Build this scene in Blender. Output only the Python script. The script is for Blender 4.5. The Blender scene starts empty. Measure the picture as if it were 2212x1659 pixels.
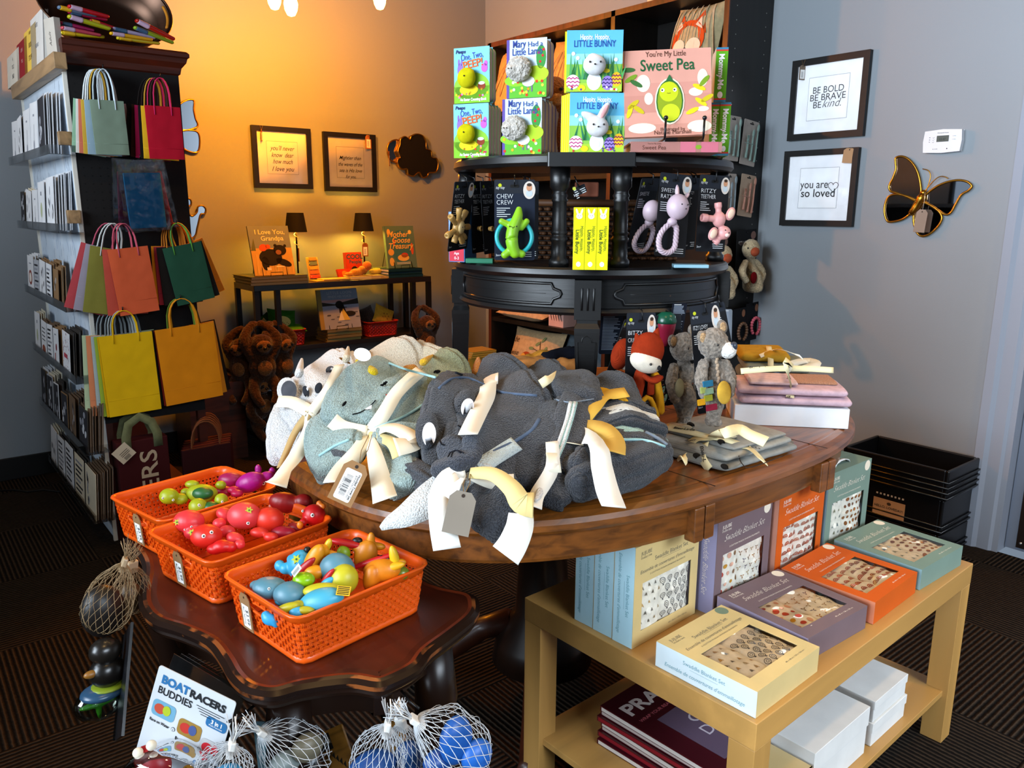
import bpy, bmesh, math, random
from math import sin, cos, pi, radians, sqrt, atan2, degrees
from mathutils import Vector, Matrix, noise, Euler
from mathutils.bvhtree import BVHTree
random.seed(7)
SC = bpy.context.scene
COL = SC.collection
V = Vector

# ---------------------------------------------------------------- camera
CAMH, FPX = 1.24, 1700.0
PITCH, YAW, ROLL = radians(12.4), radians(51.2), radians(0.3)
_F = V((cos(PITCH)*cos(YAW), cos(PITCH)*sin(YAW), -sin(PITCH)))
_R = V((sin(YAW), -cos(YAW), 0)); _U = _R.cross(_F)
_R, _U = cos(ROLL)*_R + sin(ROLL)*_U, -sin(ROLL)*_R + cos(ROLL)*_U
CAM = V((0, 0, CAMH))
cam = bpy.data.cameras.new('camera'); camo = bpy.data.objects.new('camera', cam); COL.objects.link(camo)
cam.sensor_width = 36; cam.lens = 36*FPX/2212; cam.clip_start = 0.02
m3 = Matrix((_R, _U, -_F)).transposed()
camo.matrix_world = Matrix.Translation(CAM) @ m3.to_4x4()
SC.camera = camo
SC.view_settings.view_transform = 'Standard'; SC.view_settings.look = 'None'
SC.view_settings.gamma = 1; SC.view_settings.exposure = EXPOSURE if 'EXPOSURE' in globals() else 0.0
SC.view_settings.use_curve_mapping = False

# ---------------------------------------------------------------- world and large lights
W = bpy.data.worlds.new('world'); SC.world = W; W.use_nodes = True
W.node_tree.nodes['Background'].inputs[0].default_value = (0.62, 0.78, 1.0, 1)
W.node_tree.nodes['Background'].inputs[1].default_value = 0.3

def light(kind, name, loc, energy, color, size=0.1, rot=(0, 0, 0), size_y=None, spot=None, blend=0.6):
    l = bpy.data.lights.new(name, kind); o = bpy.data.objects.new(name, l); COL.objects.link(o)
    l.energy = energy; l.color = color; o.location = loc; o.rotation_euler = rot
    if kind == 'AREA':
        l.size = size
        if size_y: l.shape = 'RECTANGLE'; l.size_y = size_y
    else:
        l.shadow_soft_size = size
    if kind == 'SPOT':
        l.spot_size = spot or radians(90); l.spot_blend = blend
    return o
COOL = (0.76, 0.88, 1.0); WARM = (1.0, 0.62, 0.24); AMBER = (1.0, 0.28, 0.002)
# daylight through the shop windows (left wall and street side, behind the photographer)
light('AREA', 'daylight_left', (-1.93, 1.6, 1.75), 112, COOL, 1.5, (0, radians(-90), 0), 2.0).data.spread = radians(124)
light('AREA', 'daylight_left', (-1.93, -0.8, 1.5), 75, COOL, 1.9, (0, radians(-90), 0), 2.0).data.spread = radians(62)
light('AREA', 'daylight_street', (1.1, -2.33, 2.1), 30, COOL, 3.2, (radians(54), 0, 0), 1.0).data.spread = radians(52)
# warm ceiling spots of the shop
for (x, y, e) in ((2.1, -0.2, 80), (0.7, 1.7, 34), (1.6, 1.2, 46), (0.1, 0.3, 34), (-0.3, 3.4, 20)):
    light('SPOT', 'ceiling_spot', (x, y, 2.9), e, WARM, 0.06, (0, 0, 0), spot=radians(105), blend=0.7)

# ---------------------------------------------------------------- pixels of the photo to points of the place
def ray(px, py):
    return (_F*FPX + _R*(px-1106) - _U*(py-829.5)).normalized()
def Z(px, py, z):
    d = ray(px, py); return CAM + d*((z-CAMH)/d.z)
def X(px, py, x):
    d = ray(px, py); return CAM + d*(x/d.x)
def Y(px, py, y):
    d = ray(px, py); return CAM + d*(y/d.y)
def D(px, py, fd):
    d = ray(px, py); return CAM + d*(fd/d.dot(_F))
def PL(px, py, p0, n):
    d = ray(px, py); return CAM + d*((V(p0)-CAM).dot(V(n))/d.dot(V(n)))

# ---------------------------------------------------------------- materials
def lin(h):
    if isinstance(h, str):
        h = h.lstrip('#'); c = [int(h[i:i+2], 16)/255 for i in (0, 2, 4)]
        return tuple(x/12.92 if x <= 0.04045 else ((x+0.055)/1.055)**2.4 for x in c) + (1,)
    return tuple(h)+(1,) if len(h) == 3 else h
_mats = {}
def mat(color, kind='plain', rough=None, **kw):
    key = (str(color), kind, rough, tuple(sorted(kw.items())))
    if key in _mats: return _mats[key]
    m = bpy.data.materials.new(kind + '_' + (color if isinstance(color, str) else 'c').lstrip('#'))
    m.use_nodes = True; nt = m.node_tree; b = nt.nodes['Principled BSDF']
    N = nt.nodes.new; L = nt.links.new
    col = lin(color)
    P = dict(plain=(0.6, 0, 0.3), paper=(0.75, 0, 0.25), gloss=(0.28, 0, 0.5), plastic=(0.33, 0, 0.5), rubber=(0.42, 0, 0.5),
             metal=(0.3, 1, 0.5), brass=(0.25, 1, 0.5), mirror=(0.02, 1, 0.5), black=(0.38, 0, 0.5), cloth=(0.95, 0, 0.1), terry=(1, 0, 0.05),
             fur=(1, 0, 0.05), wood=(0.42, 0, 0.4), clear=(0.04, 0, 0.5), film=(0.08, 0, 0.5), wall=(0.55, 0, 0.3), knit=(0.95, 0, 0.1),
             smoke=(0.1, 0, 0.5), emit=(0.5, 0, 0), paperbag=(0.8, 0, 0.2), wicker=(0.6, 0, 0.3))[kind]
    b.inputs['Base Color'].default_value = col
    b.inputs['Roughness'].default_value = P[0] if rough is None else rough
    b.inputs['Metallic'].default_value = P[1]
    b.inputs['Specular IOR Level'].default_value = P[2]
    def tex():
        t = N('ShaderNodeTexCoord'); return t.outputs['Object']
    def bump(h, st, dist):
        bn = N('ShaderNodeBump'); bn.inputs['Strength'].default_value = st; bn.inputs['Distance'].default_value = dist
        L(h, bn.inputs['Height']); L(bn.outputs[0], b.inputs['Normal']); return bn
    def noi(scale, det=2, vec=None):
        n = N('ShaderNodeTexNoise'); n.inputs['Scale'].default_value = scale; n.inputs['Detail'].default_value = det
        L(vec if vec is not None else tex(), n.inputs['Vector']); return n
    def ramp(fac, stops):
        r = N('ShaderNodeValToRGB'); L(fac, r.inputs[0])
        e = r.color_ramp.elements
        while len(e) < len(stops): e.new(0.5)
        for el, (p, c) in zip(e, stops): el.position = p; el.color = c
        return r
    def sc(c, k): return (min(1, c[0]*k), min(1, c[1]*k), min(1, c[2]*k), 1)
    if kind in ('terry', 'fur'):
        n = noi(kw.get('s', 420 if kind == 'terry' else 260), 3)
        n2 = noi(25, 3)
        lt_ = min(1, max(col[:3])*1.3); r = ramp(n.outputs[0], [(0.33, sc(col, 0.5+.38*lt_)), (0.66, sc(col, 1.4-.3*lt_))])
        L(r.outputs[0], b.inputs['Base Color'])
        bump(n.outputs[0], 1.0, 0.006)
        b.inputs['Sheen Weight'].default_value = 0.25
    elif kind in ('cloth', 'knit'):
        w = N('ShaderNodeTexWave'); w.inputs['Scale'].default_value = kw.get('s', 300 if kind == 'knit' else 1100)
        w.inputs['Distortion'].default_value = 1.0; L(tex(), w.inputs['Vector'])
        n = noi(60, 3); bump(w.outputs[1], 0.35, 0.002)
        r = ramp(n.outputs[0], [(0.3, sc(col, 0.85)), (0.7, sc(col, 1.1))]); L(r.outputs[0], b.inputs['Base Color'])
    elif kind in ('paper', 'paperbag'):
        n = noi(14, 4); r = ramp(n.outputs[0], [(0.3, sc(col, 0.93)), (0.7, sc(col, 1.04))]); L(r.outputs[0], b.inputs['Base Color'])
        if kind == 'paperbag':
            n3 = noi(9, 2); bump(n3.outputs[0], 0.5, 0.01)
    elif kind == 'wood':
        mp = N('ShaderNodeMapping'); L(tex(), mp.inputs[0])
        ax = kw.get('axis', 0); s = kw.get('s', 22)
        sv = [s, s, s]; sv[ax] = s*0.09; mp.inputs['Scale'].default_value = sv
        n = noi(1.0, 6, mp.outputs[0]); n.inputs['Distortion'].default_value = kw.get('dist', 1.2)
        k = kw.get('k', 0.45)
        r = ramp(n.outputs[0], [(0.34, sc(col, k)), (0.5, col), (0.68, sc(col, 1.35))]); L(r.outputs[0], b.inputs['Base Color'])
        bump(n.outputs[0], 0.15, 0.002)
        b.inputs['Coat Weight'].default_value = kw.get('coat', 0.3); b.inputs['Coat Roughness'].default_value = 0.2
    elif kind == 'black':
        mp = N('ShaderNodeMapping'); L(tex(), mp.inputs[0]); mp.inputs['Scale'].default_value = (3, 3, 40)
        n = noi(4, 4, mp.outputs[0]); bump(n.outputs[0], 0.12, 0.002)
        w_ = kw.get('w', .74); n2 = noi(55 if w_ > .7 else 14, 5); r = ramp(n2.outputs[0], [(w_, col), (w_+.05, (0.16, 0.07, 0.03, 1) if w_ > .7 else (.22, .06, .012, 1))]); L(r.outputs[0], b.inputs['Base Color'])
    elif kind == 'wall':
        n = noi(160, 3); bump(n.outputs[0], 0.12, 0.002)
    elif kind in ('clear', 'film', 'smoke'):
        # thin clear plastic: mostly see-through with real reflections
        tr = N('ShaderNodeBsdfTransparent'); tr.inputs[0].default_value = col
        gl = N('ShaderNodeBsdfGlossy'); gl.inputs['Roughness'].default_value = P[0] if rough is None else rough
        fr = N('ShaderNodeFresnel'); fr.inputs[0].default_value = 1.5
        mt = N('ShaderNodeMath'); mt.operation = 'MULTIPLY_ADD'; mt.inputs[1].default_value = 0.8; mt.inputs[2].default_value = 0.05
        mx = N('ShaderNodeMixShader'); L(fr.outputs[0], mt.inputs[0]); L(mt.outputs[0], mx.inputs[0])
        if kind == 'film':
            n = noi(14, 2); bn = N('ShaderNodeBump'); bn.inputs['Strength'].default_value = 0.6; bn.inputs['Distance'].default_value = 0.01
            L(n.outputs[0], bn.inputs['Height']); L(bn.outputs[0], gl.inputs['Normal'])
        L(tr.outputs[0], mx.inputs[1]); L(gl.outputs[0], mx.inputs[2])
        L(mx.outputs[0], nt.nodes['Material Output'].inputs['Surface'])
    elif kind == 'emit':
        b.inputs['Emission Color'].default_value = col; b.inputs['Emission Strength'].default_value = kw.get('e', 5.0)
    elif kind in ('rubber', 'plastic'):
        n = noi(6, 2); r = ramp(n.outputs[0], [(0.3, sc(col, 0.94)), (0.7, sc(col, 1.03))]); L(r.outputs[0], b.inputs['Base Color'])
        if kind == 'rubber': b.inputs['Subsurface Weight'].default_value = 0.0
    _mats[key] = m
    return m

# ---------------------------------------------------------------- mesh builder
_txt = {}
def text_mesh(s, bold=0.0, shear=0.0, sp=1.0):
    key = (s, bold, shear, sp)
    if key not in _txt:
        c = bpy.data.curves.new('t', 'FONT'); c.body = s; c.offset = bold; c.shear = shear; c.space_character = sp
        c.resolution_u = 3; c.fill_mode = 'FRONT'
        o = bpy.data.objects.new('t', c)
        me = bpy.data.meshes.new_from_object(o)
        vs = [(v.co.x, v.co.y) for v in me.vertices]; fs = [tuple(p.vertices) for p in me.polygons]
        bpy.data.objects.remove(o); bpy.data.meshes.remove(me); bpy.data.curves.remove(c)
        if vs:
            x0 = min(v[0] for v in vs); x1 = max(v[0] for v in vs)
        else: x0 = x1 = 0
        _txt[key] = (vs, fs, x0, x1)
    return _txt[key]

class MB:
    def __init__(s, T=None):
        s.v = []; s.f = []; s.mi = []; s.mats = []; s.T = T or Matrix.Identity(4); s.flat = set()
    def m(s, mt):
        if mt not in s.mats: s.mats.append(mt)
        return s.mats.index(mt)
    def add(s, vs, fs, mt, flat=False):
        b = len(s.v); s.v += [s.T @ V(p) for p in vs]; i = s.m(mt)
        for f in fs:
            if flat: s.flat.add(len(s.f))
            s.f.append(tuple(b+k for k in f)); s.mi.append(i)
        return s
    def box(s, x0, x1, y0, y1, z0, z1, mt):
        vs = [(x, y, z) for z in (z0, z1) for y in (y0, y1) for x in (x0, x1)]
        return s.add(vs, [(0, 2, 3, 1), (4, 5, 7, 6), (0, 1, 5, 4), (2, 6, 7, 3), (0, 4, 6, 2), (1, 3, 7, 5)], mt, True)
    def prism(s, pts, z0, z1, mt, ax='z', flat=True, cap=True):
        n = len(pts)
        def mk(a, b, c):
            return {'z': (a, b, c), 'y': (a, c, b), 'x': (c, a, b)}[ax]
        vs = [mk(p[0], p[1], z0) for p in pts] + [mk(p[0], p[1], z1) for p in pts]
        fs = [(i, (i+1) % n, n+(i+1) % n, n+i) for i in range(n)]
        s.add(vs, fs, mt, flat)
        if cap: s.add(vs, [tuple(range(n))[::-1], tuple(range(n, 2*n))], mt, True)
        return s
    def poly(s, pts3, mt):
        return s.add(pts3, [tuple(range(len(pts3)))], mt, True)
    def lathe(s, prof, mt, n=24, c=(0, 0, 0), capb=True, capt=True, sx=1, sy=1):
        vs = []; 
        for (r, z) in prof:
            for i in range(n):
                a = 2*pi*i/n; vs.append((c[0]+r*cos(a)*sx, c[1]+r*sin(a)*sy, c[2]+z))
        fs = [(j*n+i, j*n+(i+1) % n, (j+1)*n+(i+1) % n, (j+1)*n+i) for j in range(len(prof)-1) for i in range(n)]
        if capb: fs.append(tuple(range(n))[::-1])
        if capt: fs.append(tuple((len(prof)-1)*n+i for i in range(n)))
        return s.add(vs, fs, mt)
    def ell(s, c, r, mt, rot=None, n=16, k=10):
        M = rot.to_matrix() if isinstance(rot, Euler) else (rot or Matrix.Identity(3))
        if isinstance(r, (int, float)): r = (r, r, r)
        vs = []
        for j in range(1, k):
            t = pi*j/k
            for i in range(n):
                a = 2*pi*i/n
                vs.append(V(c)+M @ V((r[0]*sin(t)*cos(a), r[1]*sin(t)*sin(a), r[2]*cos(t))))
        vs.append(V(c)+M @ V((0, 0, r[2]))); vs.append(V(c)+M @ V((0, 0, -r[2])))
        a0 = len(vs)-2; fs = []
        for j in range(k-2):
            for i in range(n):
                fs.append((j*n+i, (j+1)*n+i, (j+1)*n+(i+1) % n, j*n+(i+1) % n))
        for i in range(n):
            fs.append((a0, i, (i+1) % n)); fs.append((a0+1, (k-2)*n+(i+1) % n, (k-2)*n+i))
        return s.add(vs, fs, mt)
    def tube(s, pts, r, mt, n=8, closed=False, flat=None):
        """sweep; r number or list; flat=(a,b) makes a rectangle-like band of half sizes a (side) b (normal)"""
        pts = [V(p) for p in pts]; N = len(pts)
        rs = r if isinstance(r, (list, tuple)) else [r]*N
        vs = []; up = None
        for i, p in enumerate(pts):
            a = pts[(i-1) % N] if (closed or i > 0) else p; b = pts[(i+1) % N] if (closed or i < N-1) else p
            t = (b-a).normalized() if (b-a).length > 1e-9 else V((0, 0, 1))
            if up is None:
                up = V((0, 0, 1)) if abs(t.z) < 0.9 else V((1, 0, 0))
            sd = t.cross(up)
            if sd.length < 1e-6: sd = t.cross(V((0, 1, 0)))
            sd.normalize(); up = sd.cross(t).normalized()
            for k in range(n):
                an = 2*pi*k/n + (pi/4 if n == 4 else 0)
                vs.append(p + (sd*cos(an) + up*sin(an))*rs[i])
        M = N if closed else N-1
        fs = [(i*n+k, i*n+(k+1) % n, ((i+1) % N)*n+(k+1) % n, ((i+1) % N)*n+k) for i in range(M) for k in range(n)]
        if not closed: fs += [tuple(range(n))[::-1], tuple((N-1)*n+k for k in range(n))]
        return s.add(vs, fs, mt)
    def strip(s, pts, nrm, w, mt, th=0.0008):
        """ribbon: points, normals, half widths"""
        pts = [V(p) for p in pts]; N = len(pts); vs = []
        ws = w if isinstance(w, (list, tuple)) else [w]*N
        for i, p in enumerate(pts):
            a = pts[max(0, i-1)]; b = pts[min(N-1, i+1)]; t = (b-a).normalized(); n = V(nrm[i]).normalized()
            sd = t.cross(n)
            if sd.length < 1e-6: sd = V((1, 0, 0))
            sd.normalize(); n = sd.cross(t)
            for q in (-1, 1):
                for h in (0, 1): vs.append(p + sd*q*ws[i] + n*(th*h))
        fs = []
        for i in range(N-1):
            a = 4*i; b = a+4
            fs += [(a+1, a+3, b+3, b+1), (a, b, b+2, a+2), (a, a+1, b+1, b), (a+2, b+2, b+3, a+3)]
        fs += [(0, 2, 3, 1), (4*N-4, 4*N-3, 4*N-1, 4*N-2)]
        return s.add(vs, fs, mt)
    def loft(s, st, mt, n=28, e=2.6, amp=0.0, sc=12, seed=0, cap=6, up=(0, 0, 1), lay=0):
        """st: list of (centre, half width, half height[, roll]); rounded cloth body along the path with closed round ends"""
        C = [V(a[0]) for a in st]; N = len(C)
        # resample smoothly
        def cr(t, arr):
            i = min(int(t), N-2); u = t-i
            p0 = arr[max(i-1, 0)]; p1 = arr[i]; p2 = arr[i+1]; p3 = arr[min(i+2, N-1)]
            return 0.5*((2*p1)+(p2-p0)*u+(2*p0-5*p1+4*p2-p3)*u*u+(3*p1-p0-3*p2+p3)*u**3)
        Wd = [a[1] for a in st]; H = [a[2] for a in st]; Rl = [a[3] if len(a) > 3 else 0 for a in st]
        per = 7; ts = [i/per for i in range((N-1)*per+1)]
        P = [cr(t, C) for t in ts]; Ws = [cr(t, Wd) for t in ts]; Hs = [cr(t, H) for t in ts]; Rs = [cr(t, Rl) for t in ts]
        rings = []
        upv = V(up)
        K = len(P)
        def frame(i):
            t = (P[min(i+1, K-1)]-P[max(i-1, 0)]).normalized()
            sd = t.cross(upv)
            if sd.length < 1e-4: sd = t.cross(V((0, 1, 0.01)))
            sd.normalize(); u2 = sd.cross(t).normalized()
            a = Rs[i]; return t, sd*cos(a)+u2*sin(a), -sd*sin(a)+u2*cos(a)
        def ring(c, sd, u2, w, h):
            out = []
            for k in range(n):
                a = 2*pi*k/n; ca, sa = cos(a), sin(a)
                if lay:
                    vv = math.copysign(abs(sa)**(2/e), sa); g = (.5+.5*cos(pi*vv*lay))**8*abs(ca)**1.5*(1 if abs(vv) < .9 else 0); out.append(c + sd*((w-min(.012, w*.2)*g)*math.copysign(abs(ca)**(2/e), ca)) + u2*(h*vv)); continue
                out.append(c + sd*(w*math.copysign(abs(ca)**(2/e), ca)) + u2*(h*math.copysign(abs(sa)**(2/e), sa)))
            return out
        t, sd, u2 = frame(0); r0 = min(Ws[0], Hs[0])
        for j in range(cap):
            a = pi/2*(1-(j+0.35)/cap)
            rings.append(ring(P[0]-t*r0*sin(a)*0.9, sd, u2, Ws[0]-r0+r0*cos(a), Hs[0]*cos(a)+1e-4))
        for i in range(K):
            t, sd, u2 = frame(i); rings.append(ring(P[i], sd, u2, Ws[i], Hs[i]))
        r0 = min(Ws[-1], Hs[-1])
        for j in range(cap):
            a = pi/2*(j+0.65)/cap
            rings.append(ring(P[-1]+t*r0*sin(a)*0.9, sd, u2, Ws[-1]-r0+r0*cos(a), Hs[-1]*cos(a)+1e-4))
        vs = [p for r in rings for p in r]
        if amp:
            off = V((seed*7.3, seed*3.1, seed*1.7)); nv = []
            R = len(rings)
            for j, r in enumerate(rings):
                c = sum(r, V((0, 0, 0)))/n
                for p in r:
                    d = (p-c); l = d.length
                    k = noise.noise(p*sc+off)*amp + noise.noise(p*sc*2.7+off)*amp*0.45
                    if lay: k -= max(0, .16-abs(noise.noise(V((p.x*sc*.9, p.y*sc*.9, p.z*sc*.45))+off*2)))*amp*5.5
                    nv.append(p + (d/l if l > 1e-6 else d)*k)
            vs = nv
        R = len(rings)
        fs = [(j*n+i, j*n+(i+1) % n, (j+1)*n+(i+1) % n, (j+1)*n+i) for j in range(R-1) for i in range(n)]
        fs.append(tuple(range(n))[::-1]); fs.append(tuple((R-1)*n+i for i in range(n)))
        return s.add(vs, fs, mt)
    # --- flat printing on the local XZ plane facing -y
    def q(s, x0, x1, z0, z1, mt, l=1):
        y = -0.0003*l
        return s.add([(x0, y, z0), (x1, y, z0), (x1, y, z1), (x0, y, z1)], [(0, 1, 2, 3)], mt, True)
    def pf(s, pts, mt, l=1):
        y = -0.0003*l
        return s.add([(p[0], y, p[1]) for p in pts], [tuple(range(len(pts)))], mt, True)
    def disc(s, cx, cz, rx, rz, mt, l=1, rot=0, n=20, a0=0, a1=2*pi):
        pts = []
        for i in range(n):
            a = a0+(a1-a0)*i/(n if a1-a0 > 6.2 else n-1)
            x, z = rx*cos(a), rz*sin(a)
            pts.append((cx+x*cos(rot)-z*sin(rot), cz+x*sin(rot)+z*cos(rot)))
        return s.pf(pts, mt, l)
    def line(s, pts, w, mt, l=1, closed=False):
        N = len(pts)
        for i in range(N if closed else N-1):
            a = V(pts[i]); b = V(pts[(i+1) % N]); d = b-a
            if d.length < 1e-9: continue
            nn = V((-d.y, d.x)).normalized()*w/2; e = d.normalized()*w*0.3
            s.pf([a-nn-e, b-nn+e, b+nn+e, a+nn-e], mt, l)
        return s
    def text(s, t, x, z, size, mt, l=2, al='c', rot=0, bold=0.0, shear=0.0, width=None, sp=1.0):
        vs, fs, x0, x1 = text_mesh(t, bold, shear, sp)
        if not vs: return s
        w = (x1-x0)*size; kx = 1.0
        if width: kx = width/w; w = width
        o = {'c': -w/2, 'l': 0, 'r': -w}[al]
        y = -0.0003*l; out = []
        for (a, b) in vs:
            u = (a-x0)*size*kx+o; v = b*size
            out.append((x+u*cos(rot)-v*sin(rot), y, z+u*sin(rot)+v*cos(rot)))
        return s.add(out, fs, mt, True)
    def build(s, name, parent=None, mods=(), smooth=True, **kw):
        me = bpy.data.meshes.new(name); me.from_pydata(s.v, [], s.f)
        for mt in s.mats: me.materials.append(mt)
        me.polygons.foreach_set('material_index', s.mi)
        if smooth:
            fl = [i not in s.flat for i in range(len(s.f))]; me.polygons.foreach_set('use_smooth', fl)
        me.validate(); me.update()
        o = bpy.data.objects.new(name, me); COL.objects.link(o)
        if parent is not None: o.parent = parent
        for k in mods: k(o)
        for a, b in kw.items(): o[a] = b
        return o
def BEV(w=0.002, seg=2):
    def f(o):
        m = o.modifiers.new('bevel', 'BEVEL'); m.width = w; m.segments = seg; m.limit_method = 'ANGLE'; m.angle_limit = radians(35)
    return f
def REM(vs=0.003, sm=4):
    def f(o):
        m = o.modifiers.new('remesh', 'REMESH'); m.mode = 'VOXEL'; m.voxel_size = vs; m.use_smooth_shade = True
        k = o.modifiers.new('smooth', 'SMOOTH'); k.iterations = sm; k.factor = 0.5
    return f
def DIS(amp=0.004, size=0.05):
    def f(o):
        t = bpy.data.textures.new('clouds', 'CLOUDS'); t.noise_scale = size; t.noise_depth = 3
        m = o.modifiers.new('disp', 'DISPLACE'); m.texture = t; m.strength = amp; m.mid_level = 0.5; m.texture_coords = 'GLOBAL'
    return f
def SUB(n=1):
    def f(o):
        m = o.modifiers.new('sub', 'SUBSURF'); m.levels = n; m.render_levels = n
    return f

# ---------------------------------------------------------------- things
def tag(o, label, cat, group=None):
    o['label'] = label; o['category'] = cat
    if group: o['group'] = group
    return o
def thing(name, label, cat, loc=(0, 0, 0), rz=0.0, group=None, rot=None):
    o = bpy.data.objects.new(name, None); COL.objects.link(o); o.empty_display_size = 0.05
    o.location = loc; o.rotation_euler = rot if rot is not None else (0, 0, rz)
    return tag(o, label, cat, group)
def struct(o):
    o['kind'] = 'structure'; return o
def dup(root, loc, rz, label, group=None, rot=None):
    r = root.copy(); COL.objects.link(r); r.location = loc; r.rotation_euler = rot if rot is not None else (0, 0, rz); r['label'] = label
    if group: r['group'] = group
    elif 'group' in r: del r['group']
    for ch in list(root.children):
        c = ch.copy(); COL.objects.link(c); c.parent = r
        for g in ch.children:
            d = g.copy(); COL.objects.link(d); d.parent = c
    return r
def base2(pL, pR, z):
    a = Z(pL[0], pL[1], z); b = Z(pR[0], pR[1], z); d = b-a
    return a, atan2(d.y, d.x), d.length
def rrect(w, h, r, n=5, x0=0, z0=0):
    pts = []
    for (cx, cz, a0) in ((w-r, r, -pi/2), (w-r, h-r, 0), (r, h-r, pi/2), (r, r, pi)):
        for i in range(n+1):
            a = a0+pi/2*i/n; pts.append((x0+cx+r*cos(a), z0+cz+r*sin(a)))
    return pts
def Mrz(loc, rz, tilt=0):
    return Matrix.Translation(V(loc)) @ Matrix.Rotation(rz, 4, 'Z') @ Matrix.Rotation(tilt, 4, 'X')
ORD = ['first', 'second', 'third', 'fourth', 'fifth', 'sixth', 'seventh', 'eighth', 'ninth', 'tenth', 'eleventh', 'twelfth', 'thirteenth', 'fourteenth', 'fifteenth', 'sixteenth', 'seventeenth', 'eighteenth', 'nineteenth', 'twentieth']
WHITE = '#f2f2f0'; BLACK = '#0b0b0d'
# ================================================================ the setting
XB, YA, CEIL = 3.15, 4.2, 3.0
XL, YN = -2.0, -2.4
wallm = mat('#8a9197', 'wall')
def wall(name, x0, x1, y0, y1, z0=0, z1=CEIL, m=None):
    return struct(MB().box(x0, x1, y0, y1, z0, z1, m or wallm).build(name))
# carpet of square tiles, ribs turned from tile to tile
cm = bpy.data.materials.new('carpet'); cm.use_nodes = True
nt = cm.node_tree; N = nt.nodes.new; L = nt.links.new; b = nt.nodes['Principled BSDF']
tc = N('ShaderNodeTexCoord'); ck = N('ShaderNodeTexChecker'); ck.inputs['Scale'].default_value = 2.0
L(tc.outputs['Object'], ck.inputs['Vector'])
ws = []
for d in ('X', 'Y'):
    w = N('ShaderNodeTexWave'); w.wave_type = 'BANDS'; w.bands_direction = d; w.inputs['Scale'].default_value = 22; w.inputs['Distortion'].default_value = 0.8; w.inputs['Detail'].default_value = 2; w.inputs['Detail Scale'].default_value = 4
    L(tc.outputs['Object'], w.inputs['Vector']); ws.append(w)
mx = N('ShaderNodeMix'); mx.data_type = 'FLOAT'; L(ck.outputs['Fac'], mx.inputs[0]); L(ws[0].outputs['Fac'], mx.inputs[2]); L(ws[1].outputs['Fac'], mx.inputs[3])
ns = N('ShaderNodeTexNoise'); ns.inputs['Scale'].default_value = 60; ns.inputs['Detail'].default_value = 4; L(tc.outputs['Object'], ns.inputs['Vector'])
ad = N('ShaderNodeMath'); ad.operation = 'MULTIPLY_ADD'; ad.inputs[1].default_value = 0.75; L(mx.outputs[0], ad.inputs[0])
m2 = N('ShaderNodeMath'); m2.operation = 'MULTIPLY'; m2.inputs[1].default_value = 0.4; L(ns.outputs[0], m2.inputs[0]); L(m2.outputs[0], ad.inputs[2])
r = N('ShaderNodeValToRGB'); r.color_ramp.elements[0].position = 0.25; r.color_ramp.elements[0].color = lin('#080605'); r.color_ramp.elements[1].position = 0.95; r.color_ramp.elements[1].color = lin('#3a2f25')
L(ad.outputs[0], r.inputs[0]); L(r.outputs[0], b.inputs['Base Color']); b.inputs['Roughness'].default_value = 1; b.inputs['Specular IOR Level'].default_value = 0.1
bp = N('ShaderNodeBump'); bp.inputs['Distance'].default_value = 0.01; L(ad.outputs[0], bp.inputs['Height']); L(bp.outputs[0], b.inputs['Normal'])
struct(MB().box(XL, XB, YN, YA, -0.05, 0, cm).build('floor'))
struct(MB().box(XL, XB, YN, YA, CEIL, CEIL+0.05, mat('#33302e', 'wall')).build('ceiling'))
wall('wall_back', XL, XB+0.12, YA, YA+0.1)
# right wall with a door opening beyond the trim
wall('wall_right', XB, XB+0.12, 1.03, YA)
wall('wall_right', XB, XB+0.12, YN, 0.0)
wall('wall_right', XB, XB+0.12, 0.0, 1.03, 2.1, CEIL)
# window walls: glazed openings on the left and on the street side
def window_wall(name, wn, pl, a0, a1, axis, glass):
    wz0, wz1 = 0.6, 2.5; g0, g1 = glass
    def bx(mb, u0, u1, z0, z1, t0, t1, m):
        if axis == 'x': mb.box(pl+t0, pl+t1, u0, u1, z0, z1, m)
        else: mb.box(u0, u1, pl+t0, pl+t1, z0, z1, m)
    mb = MB()
    for (u0, u1, z0, z1) in ((a0, a1, 0, wz0), (a0, a1, wz1, CEIL), (a0, g0, wz0, wz1), (g1, a1, wz0, wz1)): bx(mb, u0, u1, z0, z1, -0.1, 0, wallm)
    struct(mb.build(name))
    mb = MB(); fr = mat('#1b1b1d', 'plain')
    k = 4
    for i in range(k+1):
        u = g0+(g1-g0)*i/k; bx(mb, u-0.03, u+0.03, wz0, wz1, -0.06, -0.005, fr)
    for z in (wz0, (wz0+wz1)/2+0.4, wz1-0.05): bx(mb, g0, g1, z, z+0.05, -0.06, -0.005, fr)
    struct(mb.build(wn))
window_wall('wall_left', 'window_1', XL, YN, YA, 'x', (-1.9, 3.5))
window_wall('wall_near', 'window_2', YN, XL, XB, 'y', (-1.2, 2.7))
bb = mat('#09090a', 'plain')
struct(MB().box(XL, XB, YA-0.014, YA, 0, 0.105, bb).build('baseboard_back', mods=[BEV(0.003)]))
struct(MB().box(XB-0.014, XB, 1.115, YA-0.014, 0, 0.105, bb).build('baseboard_right', mods=[BEV(0.003)]))
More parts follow.
